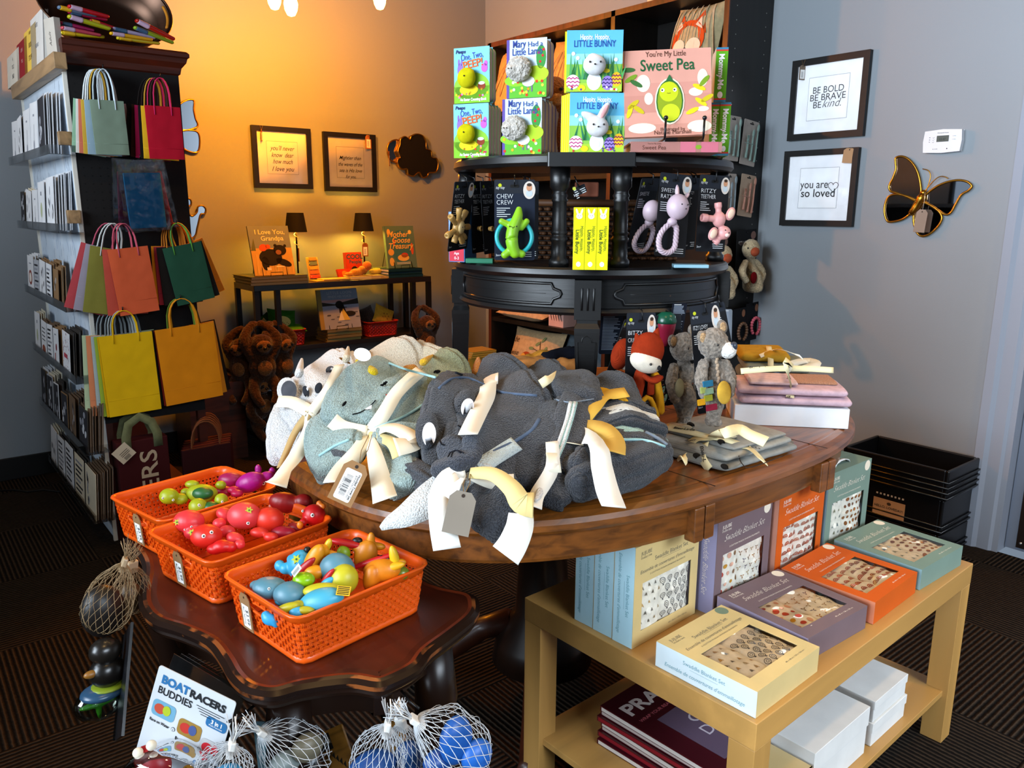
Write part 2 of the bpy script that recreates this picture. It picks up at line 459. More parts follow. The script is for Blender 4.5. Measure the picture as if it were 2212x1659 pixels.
# door casing, stepped profile, and door with kick plate
cs = mat('#8d95a3', 'plain', 0.45)
prof = [(XB, 1.115), (XB-0.03, 1.115), (XB-0.03, 1.085), (XB-0.02, 1.07), (XB-0.02, 1.03), (XB-0.012, 1.02), (XB-0.012, 1.0), (XB+0.13, 1.0), (XB+0.13, 1.03), (XB, 1.03)]
struct(MB().prism(prof, 0, 2.15, cs).build('trim_1'))
struct(MB().box(XB-0.03, XB, -0.115, 1.115, 2.1, 2.2, cs).build('trim_2', mods=[BEV(0.004)]))
dr = MB().box(XB+0.05, XB+0.095, 0.0, 0.998, 0.008, 2.098, mat('#6f7888', 'plain', 0.4)).build('door_1', mods=[BEV(0.002)])
struct(dr)
kp = MB().box(XB+0.046, XB+0.05, 0.03, 0.96, 0.02, 0.27, mat('#5b4a42', 'metal', 0.35))
for z in (0.04, 0.25):
    for y in (0.945, 0.7, 0.4): kp.ell((XB+0.046, y, z), 0.005, mat('#cfc8bf', 'metal'))
kp.build('kick_plate', dr, label='brown metal kick plate')
# thin power cord on the carpet at far left
pts = [Z(0, 1060, 0.006), Z(30, 1058, 0.006), Z(60, 1062, 0.006), Z(95, 1058, 0.006), Z(130, 1062, 0.006)]
tag(MB().tube(pts, 0.004, mat(BLACK)).build('power_cord'), 'thin black power cord lying on the carpet at the left wall', 'cord')
# ---------------------------------------------------------------- pendant bulbs near the back wall
def bulb(px, py, y, label, e):
    p = Y(px, py, y)
    t = thing('pendant_bulb', label, 'lamp', (p.x, p.y, p.z), group='bulbs hanging near the orange wall')
    MB().lathe([(0.002, -0.055), (0.016, -0.05), (0.026, -0.03), (0.03, -0.005), (0.024, 0.02), (0.014, 0.045)], mat('#ffd060', 'emit', e=60.0), 20).build('glass_bulb', t)
    MB().lathe([(0.014, 0.045), (0.016, 0.05), (0.016, 0.09), (0.006, 0.1)], mat(BLACK, 'plain'), 16).build('socket', t)
    MB().tube([(0, 0, 0.1), (0, 0, CEIL-p.z)], 0.003, mat(BLACK, 'plain')).build('cord', t)
    light('POINT', 'pendant_light', (p.x, p.y, p.z-0.07), e, AMBER, 0.03)
bulb(628, 6, 3.45, 'glowing pendant bulb above the two framed prints, fully seen at the top edge', 58)
bulb(592, -8, 3.5, 'glowing pendant bulb at the top edge, leftmost of the three', 38)
bulb(820, -6, 3.5, 'glowing pendant bulb at the top edge, rightmost of the three', 38)

# ---- unseen dark shelving added by the left windows to shade the lower left
t = thing('shade_shelving', 'black free-standing shelving in front of the left windows, added out of view for shade', 'shelf', (-1.3, 1.5, 0))
dkm = mat('#141110', 'wood', axis=1, s=14, k=0.7)
for y in (0.0, 0.86, 1.72, 2.57): MB().box(0, .34, y, y+.03, 0, 1.32, dkm).build('upright_panel', t)
for z in (.08, .5, .9, 1.29): MB().box(0, .34, .03, 2.57, z, z+.03, dkm).build('shelf_board', t)
MB().box(0, .012, .03, 2.57, .08, 1.29, mat('#0c0a09', 'plain')).build('back_panel', t)
# ================================================================ furniture
def wavy(pts, k=6):
    """closed smooth curve through points"""
    n = len(pts); out = []
    for i in range(n):
        p0, p1, p2, p3 = [V(pts[(i+j) % n]) for j in (-1, 0, 1, 2)]
        for s in range(k):
            u = s/k; out.append(0.5*((2*p1)+(p2-p0)*u+(2*p0-5*p1+4*p2-p3)*u*u+(3*p1-p0-3*p2+p3)*u**3))
    return out
def offset_ring(pts, d):
    n = len(pts); out = []
    for i in range(n):
        t = (pts[(i+1) % n]-pts[i-1]).normalized(); out.append(pts[i]+V((t.y, -t.x))*d)
    return out
def rim_body(mb, ring, prof, mt, capt=None, mats=None):
    """sweep a moulding profile [(offset,z)..] round a closed plan curve; mats = per-band material"""
    n = len(ring); rs = [[(p.x, p.y, z) for p in offset_ring(ring, o)] for (o, z) in prof]
    vs = [p for r in rs for p in r]
    for j in range(len(rs)-1):
        mb.add(rs[j]+rs[j+1], [(i, (i+1) % n, n+(i+1) % n, n+i) for i in range(n)], mats[j] if mats else mt)
    from mathutils.geometry import tessellate_polygon
    for r_, m_, fl in ((rs[0], mt, True), (rs[-1], capt or mt, False)):
        tr = tessellate_polygon([[V(p) for p in r_]])
        out = []
        for a, b_, c in tr:
            A, B, C_ = V(r_[a]), V(r_[b_]), V(r_[c]); nz = (B-A).cross(C_-A).z
            out.append((a, b_, c) if (nz > 0) != fl else (a, c, b_))
        mb.add(r_, out, m_, True)
# ---- oval oak table
OX, OY, OA, OB, OZ = 1.28, 1.32, 0.71, 0.51, 0.76
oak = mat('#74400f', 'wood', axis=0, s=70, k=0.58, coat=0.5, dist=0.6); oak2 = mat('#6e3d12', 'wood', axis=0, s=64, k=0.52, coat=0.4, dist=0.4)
def supel(a, b, n=2.6, N=120):
    return [V((a*math.copysign(abs(cos(2*pi*i/N))**(2/n), cos(2*pi*i/N)), b*math.copysign(abs(sin(2*pi*i/N))**(2/n), sin(2*pi*i/N)))) for i in range(N)]
t = thing('oval_oak_table', 'oval oak pedestal table with moulded rim carrying the towels and the black half-round table', 'table', (OX, OY, 0))
ring = supel(OA, OB)
mb = MB(); rim_body(mb, ring, [(-0.03, 0.722), (-0.008, 0.724), (0.0, 0.732), (-0.001, 0.742), (-0.006, 0.75), (-0.016, 0.757), (-0.028, 0.76), (-0.034, 0.7585), (-0.04, 0.76)], oak)
sm = mat('#150903', 'plain')
for x in (-0.156, 0.22):
    mb.box(x-0.0012, x+0.0012, -OB+0.005, OB-0.005, 0.7598, 0.7604, sm)
mb.build('tabletop', t)
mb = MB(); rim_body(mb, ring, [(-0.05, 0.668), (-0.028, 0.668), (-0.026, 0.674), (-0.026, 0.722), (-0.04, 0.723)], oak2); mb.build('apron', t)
for x in (-0.18, -0.15, 0.24, 0.27):
    MB().box(x-0.013, x+0.013, -OB+0.014+0.3*(x*x*0.06), -OB+0.04, 0.655, 0.722, oak2).build('apron_block', t, mods=[BEV(0.003)])
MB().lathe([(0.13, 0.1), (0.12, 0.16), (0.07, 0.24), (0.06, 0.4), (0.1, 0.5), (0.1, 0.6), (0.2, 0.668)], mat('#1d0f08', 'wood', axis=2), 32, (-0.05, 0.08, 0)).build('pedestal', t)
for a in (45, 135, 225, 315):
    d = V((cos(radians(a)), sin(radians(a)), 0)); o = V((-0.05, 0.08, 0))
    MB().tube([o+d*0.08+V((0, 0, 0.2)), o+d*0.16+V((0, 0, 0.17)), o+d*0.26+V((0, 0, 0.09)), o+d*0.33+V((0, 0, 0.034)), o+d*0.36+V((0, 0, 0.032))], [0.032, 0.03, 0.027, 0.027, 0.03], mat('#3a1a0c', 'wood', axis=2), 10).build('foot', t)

# ---- black half-round table with a raised shelf, standing on the oak table
DC = V((1.347, 1.381, OZ)); DRZ = radians(-44.4)
DR = 0.318; ZL, ZT = 1.128-OZ, 1.352-OZ     # lower top and shelf top, local
blk = mat('#0b0b0c', 'black'); blk2 = mat('#0a0a0b', 'plain', 0.35)
t = thing('half_round_display_table', 'black distressed half-round table with raised spindle shelf, standing on the oak table', 'table', DC, DRZ)
DEMI = t
def half(R, y0=0.0, N=40):
    return [(R*cos(a), y0+R*sin(a)) for a in [pi+pi*i/N for i in range(N+1)]]
def dslab(mb, prof, mt, R=DR):
    """half round slab, profile (radius offset, z)"""
    rs = []
    for (o, z) in prof:
        rs.append([(x, y, z) for (x, y) in half(R+o)])
    n = len(rs[0])
    for j in range(len(rs)-1):
        mb.add(rs[j]+rs[j+1], [(i, (i+1) % n, n+(i+1) % n, n+i) for i in range(n)], mt)
    mb.add(rs[0], [tuple(range(n))[::-1]], mt, True); mb.add(rs[-1], [tuple(range(n))], mt, True)
mb = MB(); dslab(mb, [(-0.02, ZL-0.024), (0.002, ZL-0.022), (0.008, ZL-0.014), (0.006, ZL-0.004), (0, ZL)], blk); mb.build('tabletop', t)
mb = MB(); dslab(mb, [(-0.03, ZL-0.098), (-0.008, ZL-0.098), (-0.004, ZL-0.092), (-0.008, ZL-0.085), (-0.014, ZL-0.083), (-0.014, ZL-0.024)], blk); ap = mb.build('apron', t)
def arc_pt(a, r, z): return V((r*sin(a), -r*cos(a), z))
for sgn in (-1, 1):   # raised panel mouldings with notched ends
    a0, a1 = 0.19, 1.28; za, zb = ZL-0.076, ZL-0.034; zm = (za+zb)/2
    pts = [(a0+0.06, zb), (a0+0.045, zb-0.01), (a0, zm+0.006), (a0-0.01, zm), (a0, zm-0.006), (a0+0.045, za+0.01), (a0+0.06, za)]
    K = 14
    pts += [(a0+0.06+(a1-a0-0.12)*i/K, za) for i in range(1, K)]
    pts += [(a1-0.06, za), (a1-0.045, za+0.01), (a1, zm), (a1-0.045, zb-0.01), (a1-0.06, zb)]
    pts += [(a1-0.06-(a1-a0-0.12)*i/K, zb) for i in range(1, K)]
    mb = MB(); mb.tube([arc_pt(sgn*a, DR-0.0125, z) for a, z in pts], 0.0032, blk, 8, closed=True)
    mb.tube([arc_pt(sgn*(a0+0.1+(a1-a0-0.2)*i/10), DR-0.0135, zm) for i in range(11)], 0.0005, blk, 4)
    mb.build('panel_moulding', t)
# leg blocks and tapered legs
for a, nm in ((0.0, 'f'), (-1.45, 'l'), (1.45, 'r')):
    M = Matrix.Rotation(a, 4, 'Z') @ Matrix.Translation((0, -DR, 0))
    mb = MB(M); w = 0.027
    mb.box(-w, w, -0.012, 0.03, ZL-0.104, ZL-0.024, blk)
    for x in (-0.012, 0, 0.012): mb.tube([(x, -0.0125, ZL-0.085), (x, -0.0125, ZL-0.04)], 0.0022, blk2, 6)
    f = [(-0.024, 0.03), (0.024, 0.03)]
    def fr(h, d, z): return [(-h, 0.01-d, z), (h, 0.01-d, z), (h, 0.01+d*0.8, z), (-h, 0.01+d*0.8, z)]
    secs = [fr(0.021, 0.018, ZL-0.104), fr(0.021, 0.018, ZL-0.112), fr(0.026, 0.023, ZL-0.122), fr(0.026, 0.023, ZL-0.13), fr(0.014, 0.013, 0.0)]
    for p, q in zip(secs, secs[1:]): mb.add(p+q, [(i, (i+1) % 4, 4+(i+1) % 4, 4+i) for i in range(4)], blk, True)
    mb.add(secs[-1], [(0, 1, 2, 3)], blk, True)
    zt = ZL-0.15
    mb.tube([(-0.016, -0.012, zt-0.12), (-0.019, -0.0125, zt), (-0.01, -0.0125, zt), (-0.009, -0.0125, zt+0.008), (0, -0.0125, zt+0.013), (0.009, -0.0125, zt+0.008), (0.01, -0.0125, zt), (0.019, -0.0125, zt), (0.016, -0.012, zt-0.12)], 0.0012, blk2, 5)
    mb.build('leg', t, mods=[BEV(0.0015, 1)])
# raised shelf
mb = MB(); dslab(mb, [(-0.012, ZT-0.024), (0.0, ZT-0.024), (0.006, ZT-0.017), (0.004, ZT-0.005), (-0.004, ZT)], blk)
mb.build('upper_shelf', t)
mb = MB(); mb.prism([(-0.085, -DR-0.014), (0.085, -DR-0.014), (0.09, -DR+0.03), (-0.09, -DR+0.03)], ZT-0.026, ZT+0.0005, blk); mb.build('shelf_block', t, mods=[BEV(0.003)])
sp = [(0.021, 0), (0.021, 0.014), (0.0165, 0.018), (0.016, 0.05), (0.0185, 0.053), (0.0185, 0.058), (0.0155, 0.062), (0.0155, 0.066), (0.018, 0.069), (0.0155, 0.073), (0.0145, 0.13), (0.0175, 0.134), (0.0145, 0.138), (0.0175, 0.143), (0.0145, 0.148), (0.0145, 0.153), (0.0205, 0.16), (0.0205, 0.2)]
hgt = ZT-0.024-ZL
for (x, y) in ((-0.062, -0.283), (0.062, -0.283), (-0.292, -0.03), (0.292, -0.03)):
    MB().lathe([(r, z*hgt/0.2) for r, z in sp], blk, 24, (x, y, ZL)).build('spindle', t)


# ---- birch low table
LX, LY, LRZ = 0.992, 0.612, radians(2.2)
bir = mat('#ad8246', 'wood', axis=0, s=9, k=0.9, coat=0.1, dist=0.4)
t = thing('low_birch_table', 'low light birch table with square legs and a lower shelf, holding the blanket boxes', 'table', (LX, LY, 0), LRZ)
MB().box(0, 0.9, 0, 0.55, 0.4, 0.45, bir).build('tabletop', t, mods=[BEV(0.0015)])
for x in (0.0, 0.85):
    for y in (0.0, 0.5): MB().box(x+0.0005, x+0.0495, y+0.0005, y+0.0495, 0, 0.4, mat('#ad8246', 'wood', axis=2, s=9, k=0.9, coat=0.1, dist=0.4)).build('leg', t, mods=[BEV(0.0012)])
MB().box(0.012, 0.888, 0.012, 0.538, 0.12, 0.135, bir).build('lower_shelf', t, mods=[BEV(0.001)])

# ---- wavy dark table with the toy baskets
TZ = 0.628
pp = [(273, 1173), (302, 1207), (311, 1241), (302, 1290), (307, 1324), (334, 1351), (391, 1370), (448, 1397), (478, 1435), (497, 1469), (524, 1495), (562, 1507), (600, 1507), (657, 1492), (752, 1480), (812, 1488), (846, 1480), (903, 1450), (930, 1416), (980, 1378), (1025, 1340), (1034, 1313), (1017, 1287)]
wp = [Z(x, y, TZ-0.009).xy for x, y in pp] + [V((0.666, 1.039)), V((0.659, 1.178)), V((0.674, 1.302)), V((0.698, 1.434)), V((0.666, 1.527)), V((0.589, 1.566)), V((0.527, 1.612)), V((0.449, 1.604)), V((0.372, 1.566)), V((0.318, 1.566))]
ring = wavy(wp, 4); c0 = V((0.62, 1.5))
ring = [V((p.x, p.y)) for p in ring]
cherry = mat('#3c1003', 'wood', axis=1, s=10, k=0.5, coat=0.35, dist=2.0); edge = mat('#160905', 'black', w=.53); edge2 = mat('#1c0f09', 'plain', 0.3)
sgnA = sum(ring[i].x*ring[(i+1) % len(ring)].y-ring[(i+1) % len(ring)].x*ring[i].y for i in range(len(ring)))
if sgnA < 0: ring = ring[::-1]
t = thing('scalloped_side_table', 'dark worn wooden table with wavy scalloped edge under the three orange baskets', 'table', (0, 0, 0))
mb = MB(); rim_body(mb, ring, [(-0.016, TZ-0.028), (-0.005, TZ-0.027), (-0.002, TZ-0.021), (-0.006, TZ-0.018), (0.001, TZ-0.013), (0.002, TZ-0.006), (-0.005, TZ-0.0015), (-0.011, TZ), (-0.017, TZ-0.001), (-0.026, TZ)], edge2, capt=cherry, mats=[edge2, edge2, edge2, edge2, edge, edge2, edge, mat('#5a1f08', 'wood', axis=1), cherry])
mb.build('tabletop', t)
mb = MB(); rim_body(mb, ring, [(-0.055, TZ-0.08), (-0.046, TZ-0.08), (-0.046, TZ-0.028)], edge2); mb.build('apron', t)
for (x, y) in ((0.37, 0.95), (0.6, 0.94), (0.35, 1.48), (0.6, 1.46)):
    cx = (0.49-x)*0.12; cy = (1.2-y)*0.05
    MB().tube([(x, y, TZ-0.05), (x-cx*0.4, y, TZ-0.14), (x+cx*0.5, y+cy, TZ-0.3), (x+cx*0.6, y+cy, 0.1), (x-cx*0.3, y, 0.028), (x-cx*0.6, y, 0.024)], [0.03, 0.034, 0.022, 0.017, 0.02, 0.024], edge2, 12).build('leg', t)

# ---- dark metal and wood console at the back wall
KX0, KX1, KY0, KY1, KZ = 1.455, 2.5, 3.86, 4.14, 0.87
t = thing('console_shelf', 'black metal console with two dark wooden shelves against the orange wall', 'shelf', (KX0, KY0, 0))
w_, d_ = KX1-KX0, KY1-KY0; dk = mat('#160d08', 'wood', axis=0, s=14, k=0.6); mt_ = mat('#0c0c0d', 'plain', 0.4)
MB().box(0, w_, 0, d_, KZ-0.03, KZ, dk).build('top_shelf', t, mods=[BEV(0.002)])
MB().box(0.01, w_-0.01, 0.01, d_-0.01, 0.52, 0.545, dk).build('lower_shelf', t, mods=[BEV(0.002)])
for x in (0.0, 0.11, w_-0.13, w_-0.025):
    for y in (0.0, d_-0.025):
        MB().box(x, x+0.025, y, y+0.025, 0, KZ-0.03, mt_).build('leg', t)
for x in (0, w_-0.025):
    MB().box(x, x+0.025, 0.025, d_-0.025, 0.06, 0.085, mt_).build('stretcher', t)

# ---- tall dark bookcase on the right wall
BX0, BY0, BY1, BZ = 2.845, 2.14, 3.77, 2.155
esp = mat('#17130f', 'wood', axis=2, s=30, k=0.7, dist=0.2, coat=0.05); edg = mat('#4a2412', 'wood', axis=2, s=20)
t = thing('tall_bookcase', 'tall black-brown bookcase against the right wall holding pillows, behind the half-round table', 'bookcase', (BX0, BY0, 0))
dx = XB-BX0
mb = MB(); mb.box(0.004, dx, 0, 0.025, 0, BZ, esp)
for k in range(34):
    for x in (0.05, dx-0.05): mb.box(x-0.002, x+0.002, -0.0006, 0.0, 0.25+k*0.055, 0.254+k*0.055, mat('#b9b4aa', 'metal'))
mb.build('side_panel', t)
MB().box(-0.002, 0.004, 0, 0.025, 0, BZ, edg).build('edge_band', t)
for y in (0.655, BY1-BY0-0.02): MB().box(0, dx, y-0.0125, y+0.0125, 0, BZ-0.025, esp).build('side_panel', t)
for y in (0.655, BY1-BY0-0.02): MB().box(-0.003, 0, y-0.0125, y+0.0125, 0, BZ, edg).build('edge_band', t)
MB().box(0, dx, 0.0, BY1-BY0, BZ-0.025, BZ, esp).build('top_panel', t)
MB().box(-0.003, 0.0, 0.0, BY1-BY0, BZ-0.025, BZ, edg).build('edge_band', t)
MB().box(dx-0.008, dx-0.001, 0.02, BY1-BY0, 0, BZ-0.02, mat('#0d0a08', 'plain')).build('back_panel', t)
for z in (0.27, 0.62, 1.0, 1.42, 1.78):
    MB().box(0.004, dx-0.01, 0.025, 0.6425, z-0.022, z, esp).build('shelf', t)
    MB().box(0.004, dx-0.01, 0.6675, BY1-BY0-0.033, z-0.022, z, esp).build('shelf', t)
# ================================================================ card and gift bag rack
RX0, RX1, RY0, RY1 = 0.585, 0.955, 3.14, 4.06
mah = mat('#43180a', 'wood', axis=0, s=12, k=0.6); peg = mat('#121010', 'plain', 0.7)
t = thing('gift_rack', 'tall rack with black pegboard end, brown crown moulding and clear card trays', 'rack', (0, 0, 0))
RACK = t
mb = MB(); mb.box(RX0+0.004, RX1, RY0, RY0+0.008, 0.46, 1.72, peg); hole = mat('#000000', 'plain')
for i in range(14):
    for j in range(44):
        x = RX0+0.025+i*0.0254; z = 0.5+j*0.0275
        if x < RX1-0.01: mb.add([(x+0.0025*cos(a*pi/3), RY0-0.0004, z+0.0025*sin(a*pi/3)) for a in range(6)], [(0, 1, 2, 3, 4, 5)], hole, True)
mb.build('pegboard', t)
mb = MB(); mb.box(RX0+0.006, RX1-0.002, RY0+0.009, RY1, 0.5, 1.72, mat('#0d0907', 'plain')); mb.build('cabinet_body', t)
mb = MB(); mb.box(RX0+0.006, RX1, RY0+0.01, RY1, 0.05, 0.08, mah); mb.box(RX1-0.03, RX1, RY0, RY0+0.03, 0, 0.46, mah); mb.box(RX0+0.006, RX0+0.03, RY0, RY0+0.03, 0, 0.46, mah)
mb.box(RX0+0.006, RX1, RY1-0.02, RY1, 0, 0.5, mah); mb.build('base_frame', t)
mp = [(0.0, 1.715), (0.006, 1.72), (0.01, 1.74), (0.024, 1.757), (0.028, 1.772), (0.034, 1.776), (0.034, 1.788), (0.026, 1.796), (0.0, 1.798)]
mb = MB(); rr = [V((RX0, RY0)), V((RX1, RY0)), V((RX1, RY1)), V((RX0, RY1))]
rs = []
for (o, z) in mp: rs.append([(RX0-o*0.2, RY0-o, z), (RX1+o, RY0-o, z), (RX1+o, RY1, z), (RX0-o*0.2, RY1, z)])
for a, b_ in zip(rs, rs[1:]): mb.add(a+b_, [(i, (i+1) % 4, 4+(i+1) % 4, 4+i) for i in range(4)], mah, True)
mb.add(rs[-1], [(0, 1, 2, 3)], mah, True); mb.build('crown_moulding', t)
# papered side with fern and flower strokes
mb = MB(Mrz((RX0, RY1, 0), -pi/2)); Lr = RY1-RY0
mb.box(0, Lr, 0.0, 0.006, 0.0, 1.70, mat('#c9d3de', 'paper')); rnd = random.Random(3)
ink = mat('#70798a', 'paper'); inkb = mat('#6b86b8', 'paper')
for i in range(420):
    x = rnd.uniform(0.02, Lr-0.03); z = rnd.uniform(0.1, 1.66); l = rnd.uniform(0.015, 0.05); a = rnd.uniform(-0.35, 0.35)
    mb.line([(x, z), (x+l*0.5*sin(a), z+l*0.5), (x+l*sin(a*1.6), z+l)], 0.0016, inkb if rnd.random() < 0.3 and z < 1.4 else ink, 1)
mb.build('papered_panel', t)
mb = MB(Mrz((RX0-0.002, RY1, 0), -pi/2))
for x in (-0.004, Lr-0.012): MB(mb.T).box(x, x+0.014, -0.006, 0.006, 0.0, 1.70, mat('#ddd8cc', 'paper')).build('edge_strip', t)
wd = mat('#9a7a55', 'wood', axis=1, s=20, k=0.6, coat=0)
MB().box(0.545, RX0-0.002, RY0-0.06, RY1, 1.69, 1.742, wd).build('wooden_ledge', t, mods=[BEV(0.002)], label='pale rough wooden ledge')
ac = mat('#f6f8fa', 'clear')
TRZ = [1.42, 1.16, 0.885, 0.63, 0.375, 0.118]; TY = [(3.10, 4.06), (3.10, 4.04), (3.13, 4.06), (3.10, 4.04), (3.06, 4.05), (3.05, 4.0)]
for k, z in enumerate(TRZ):
    y0, y1 = TY[k]
    mb = MB()
    mb.box(0.505, RX0-0.004, y0, y1, z-0.002, z, ac); mb.box(0.503, 0.505, y0, y1, z-0.002, z+0.03, ac)
    mb.box(0.505, RX0-0.004, y0-0.002, y0, z, z+0.03, ac); mb.box(0.505, RX0-0.004, y1, y1+0.002, z, z+0.03, ac)
    mb.build('card_tray', t, label='clear plastic tray')
    if k < 4: MB().box(0.54, RX0-0.004, RY0-0.026, RY0+0.0, z+0.03, z+0.075, wd).build('tray_bracket', t, mods=[BEV(0.002)])
def hook(x, z, l=0.09, y=RY0, parent=None):
    return MB().tube([(x, y-0.001, z), (x, y-l, z), (x, y-l-0.006, z+0.004), (x, y-l-0.008, z+0.014)], 0.0022, mat(BLACK, 'plain', 0.3), 6).build('peg_hook', parent or RACK)
# ---- greeting cards
ROWN = ['top', 'second', 'third', 'fourth', 'fifth', 'lowest']
rnd = random.Random(11)
def card_art(mb, w, h, style, rnd):
    k = mat('#2b2b30', 'paper'); g = mat('#8d8f98', 'paper'); lg = mat('#c4c6cc', 'paper')
    if style == 'spoon':
        mb.line([(w*.5, h*.3), (w*.52, h*.6)], 0.003, k); mb.disc(w*.48, h*.22, w*.09, h*.1, g); mb.q(w*.4, w*.6, h*.75, h*.79, g)
    elif style == 'leaf':
        for i in range(9):
            x = w*rnd.uniform(.15, .85); z = h*rnd.uniform(.1, .8); mb.disc(x, z, w*.05, h*.09, rnd.choice([k, g, lg]), 1, rnd.uniform(-.6, .6), 8)
    elif style == 'photo':
        mb.q(w*.04, w*.96, h*.03, h*.97, k); 
        for i in range(6): mb.disc(w*rnd.uniform(.2, .8), h*rnd.uniform(.15, .85), w*.12, h*.08, rnd.choice([g, lg]), 2, rnd.uniform(-1, 1), 9)
    elif style == 'text':
        for i in range(7):
            z = h*(.85-i*.11); mb.q(w*.12, w*rnd.uniform(.6, .88), z-h*.025, z+h*.025, rnd.choice([k, k, g]))
    elif style == 'plate':
        mb.disc(w*.5, h*.42, w*.3, h*.2, mat('#8a4038', 'paper')); mb.disc(w*.5, h*.42, w*.2, h*.13, mat('#e6ddd2', 'paper'), 2); mb.q(w*.3, w*.7, h*.78, h*.81, g)
    elif style == 'wine':
        mb.disc(w*.6, h*.5, w*.13, h*.1, mat('#7a1f30', 'paper')); mb.line([(w*.6, h*.4), (w*.6, h*.2)], 0.002, k); mb.q(w*.25, w*.42, h*.12, h*.34, mat('#8f3a35', 'paper')); mb.q(w*.3, w*.65, h*.82, h*.86, g)
    elif style == 'floral':
        for i in range(60): mb.disc(w*rnd.uniform(.06, .94), h*rnd.uniform(.04, .96), w*.035, h*.012, mat(rnd.choice(['#a03048', '#4a4a58', '#c07a80', '#2f3d4c'])), 1, rnd.uniform(-2, 2), 6)
        mb.q(w*.2, w*.7, h*.4, h*.5, mat('#a83a48', 'paper'), 2)
    elif style == 'burger':
        mb.disc(w*.5, h*.2, w*.32, h*.12, mat('#8d4a38', 'paper')); 
        for i in range(4): mb.q(w*.2, w*.8, h*(.45+i*.11), h*(.48+i*.11), k)
    elif style == 'bottle':
        mb.disc(w*.5, h*.42, w*.14, h*.16, mat('#a9b08a', 'paper')); mb.line([(w*.5, h*.28), (w*.5, h*.08)], 0.0015, g); mb.q(w*.4, w*.6, h*.72, h*.8, g)
PAPER = {'white': '#d9dadd', 'grey': '#a9acb2', 'kraft': '#8a6a48', 'cream': '#d8cdb4', 'dark': '#3a342f', 'brown': '#6a5440'}
# (row, y near edge, width, height, count, colour, back colour, style, lean in plane)
rows = [
 (0, 3.86, .125, .17, 3, 'white', 'grey', 'spoon', .02), (0, 3.70, .125, .17, 4, 'white', 'grey', 'leaf', -.05), (0, 3.53, .14, .19, 3, 'white', 'white', 'spoon', 0.0), (0, 3.38, .13, .2, 4, 'white', 'white', 'spoon', .03), (0, 3.20, .13, .2, 6, 'grey', 'white', 'photo', -.04),
 (1, 3.86, .11, .15, 6, 'dark', 'white', 'photo', .0), (1, 3.71, .12, .15, 3, 'white', 'cream', 'leaf', .1), (1, 3.56, .11, .15, 2, 'white', 'cream', 'spoon', .0), (1, 3.40, .13, .18, 3, 'white', 'white', 'bottle', .0), (1, 3.20, .14, .19, 8, 'white', 'white', 'leaf', -.03),
 (2, 3.87, .14, .16, 4, 'white', 'white', 'plate', .0), (2, 3.74, .1, .15, 3, 'grey', 'dark', 'text', .0), (2, 3.60, .11, .15, 3, 'white', 'kraft', 'leaf', .07), (2, 3.44, .11, .15, 5, 'white', 'kraft', 'text', .03), (2, 3.30, .1, .14, 4, 'kraft', 'kraft', 'leaf', .0),
 (3, 3.90, .11, .17, 4, 'white', 'cream', 'bottle', .0), (3, 3.73, .12, .15, 3, 'white', 'brown', 'burger', .03), (3, 3.58, .12, .15, 4, 'white', 'brown', 'text', -.05), (3, 3.44, .12, .15, 4, 'white', 'kraft', 'wine', -.06), (3, 3.22, .15, .165, 6, 'white', 'dark', 'floral', .0),
 (4, 3.90, .12, .17, 5, 'dark', 'white', 'photo', -.03), (4, 3.75, .12, .17, 5, 'grey', 'cream', 'photo', -.03), (4, 3.58, .13, .16, 4, 'white', 'dark', 'photo', -.08), (4, 3.42, .13, .15, 3, 'kraft', 'dark', 'photo', -.05), (4, 3.26, .13, .17, 6, 'brown', 'brown', 'leaf', .0), (4, 3.08, .13, .16, 9, 'dark', 'brown', 'photo', .05),
 (5, 3.84, .12, .17, 5, 'white', 'cream', 'leaf', .1), (5, 3.66, .13, .17, 3, 'white', 'dark', 'text', .0), (5, 3.46, .16, .18, 3, 'white', 'dark', 'text', .0), (5, 3.28, .15, .18, 3, 'cream', 'dark', 'text', .02), (5, 3.07, .16, .18, 8, 'cream', 'brown', 'leaf', .03)]
desc = dict(spoon='a kitchen tool drawing', leaf='small leaf drawings', photo='a dark photo', text='lines of lettering', plate='a red plate drawing', wine='a wine drawing', floral='red and grey florals', burger='a brown bun drawing', bottle='a green bottle drawing')
posn = {}
for (row, y, w, h, cnt, col, bcol, style, lean) in rows:
    posn[row] = posn.get(row, -1)+1
ncol = dict(posn); posn = {}
for (row, y, w, h, cnt, col, bcol, style, lean) in rows:
    k = posn.get(row, 0); posn[row] = k+1
    place = 'far end' if k == 0 else ('near end' if k == ncol[row] else '%s pile from far end' % ORD[k])
    z = TRZ[row]
    for i in range(cnt):
        hh = h*rnd.uniform(0.97, 1.0)+i*0.003
        mb = MB(); mb.box(0, w, 0, 0.0022, 0, hh, mat(PAPER[col if i == 0 else bcol], 'paper'))
        if i % 2: mb.box(0.001, w-0.001, 0.0022, 0.003, 0.001, hh-0.002, mat(PAPER['white'], 'paper'))
        if i == 0: card_art(mb, w, hh, style, rnd)
        o = mb.build('greeting_card')
        xx = 0.51+i*min(0.0085, 0.062/cnt)
        o.location = (xx, y+w, z+0.0005); o.rotation_euler = (-0.07-0.01*i/cnt, lean+rnd.uniform(-.015, .015)*(i > 0), -pi/2+rnd.uniform(-.03, .03))
        if lean: o.location.z += abs(sin(lean))*(w if lean > 0 else 0.0)
        if i == 0: tag(o, 'front %s card with %s, %s, %s tray' % (col, desc[style], place, ROWN[row]), 'greeting card')
        else: tag(o, '%s greeting card, %s behind the front card, %s, %s tray' % (bcol, ORD[i-1], place, ROWN[row]), 'greeting card', 'cards in the %s tray' % ROWN[row])
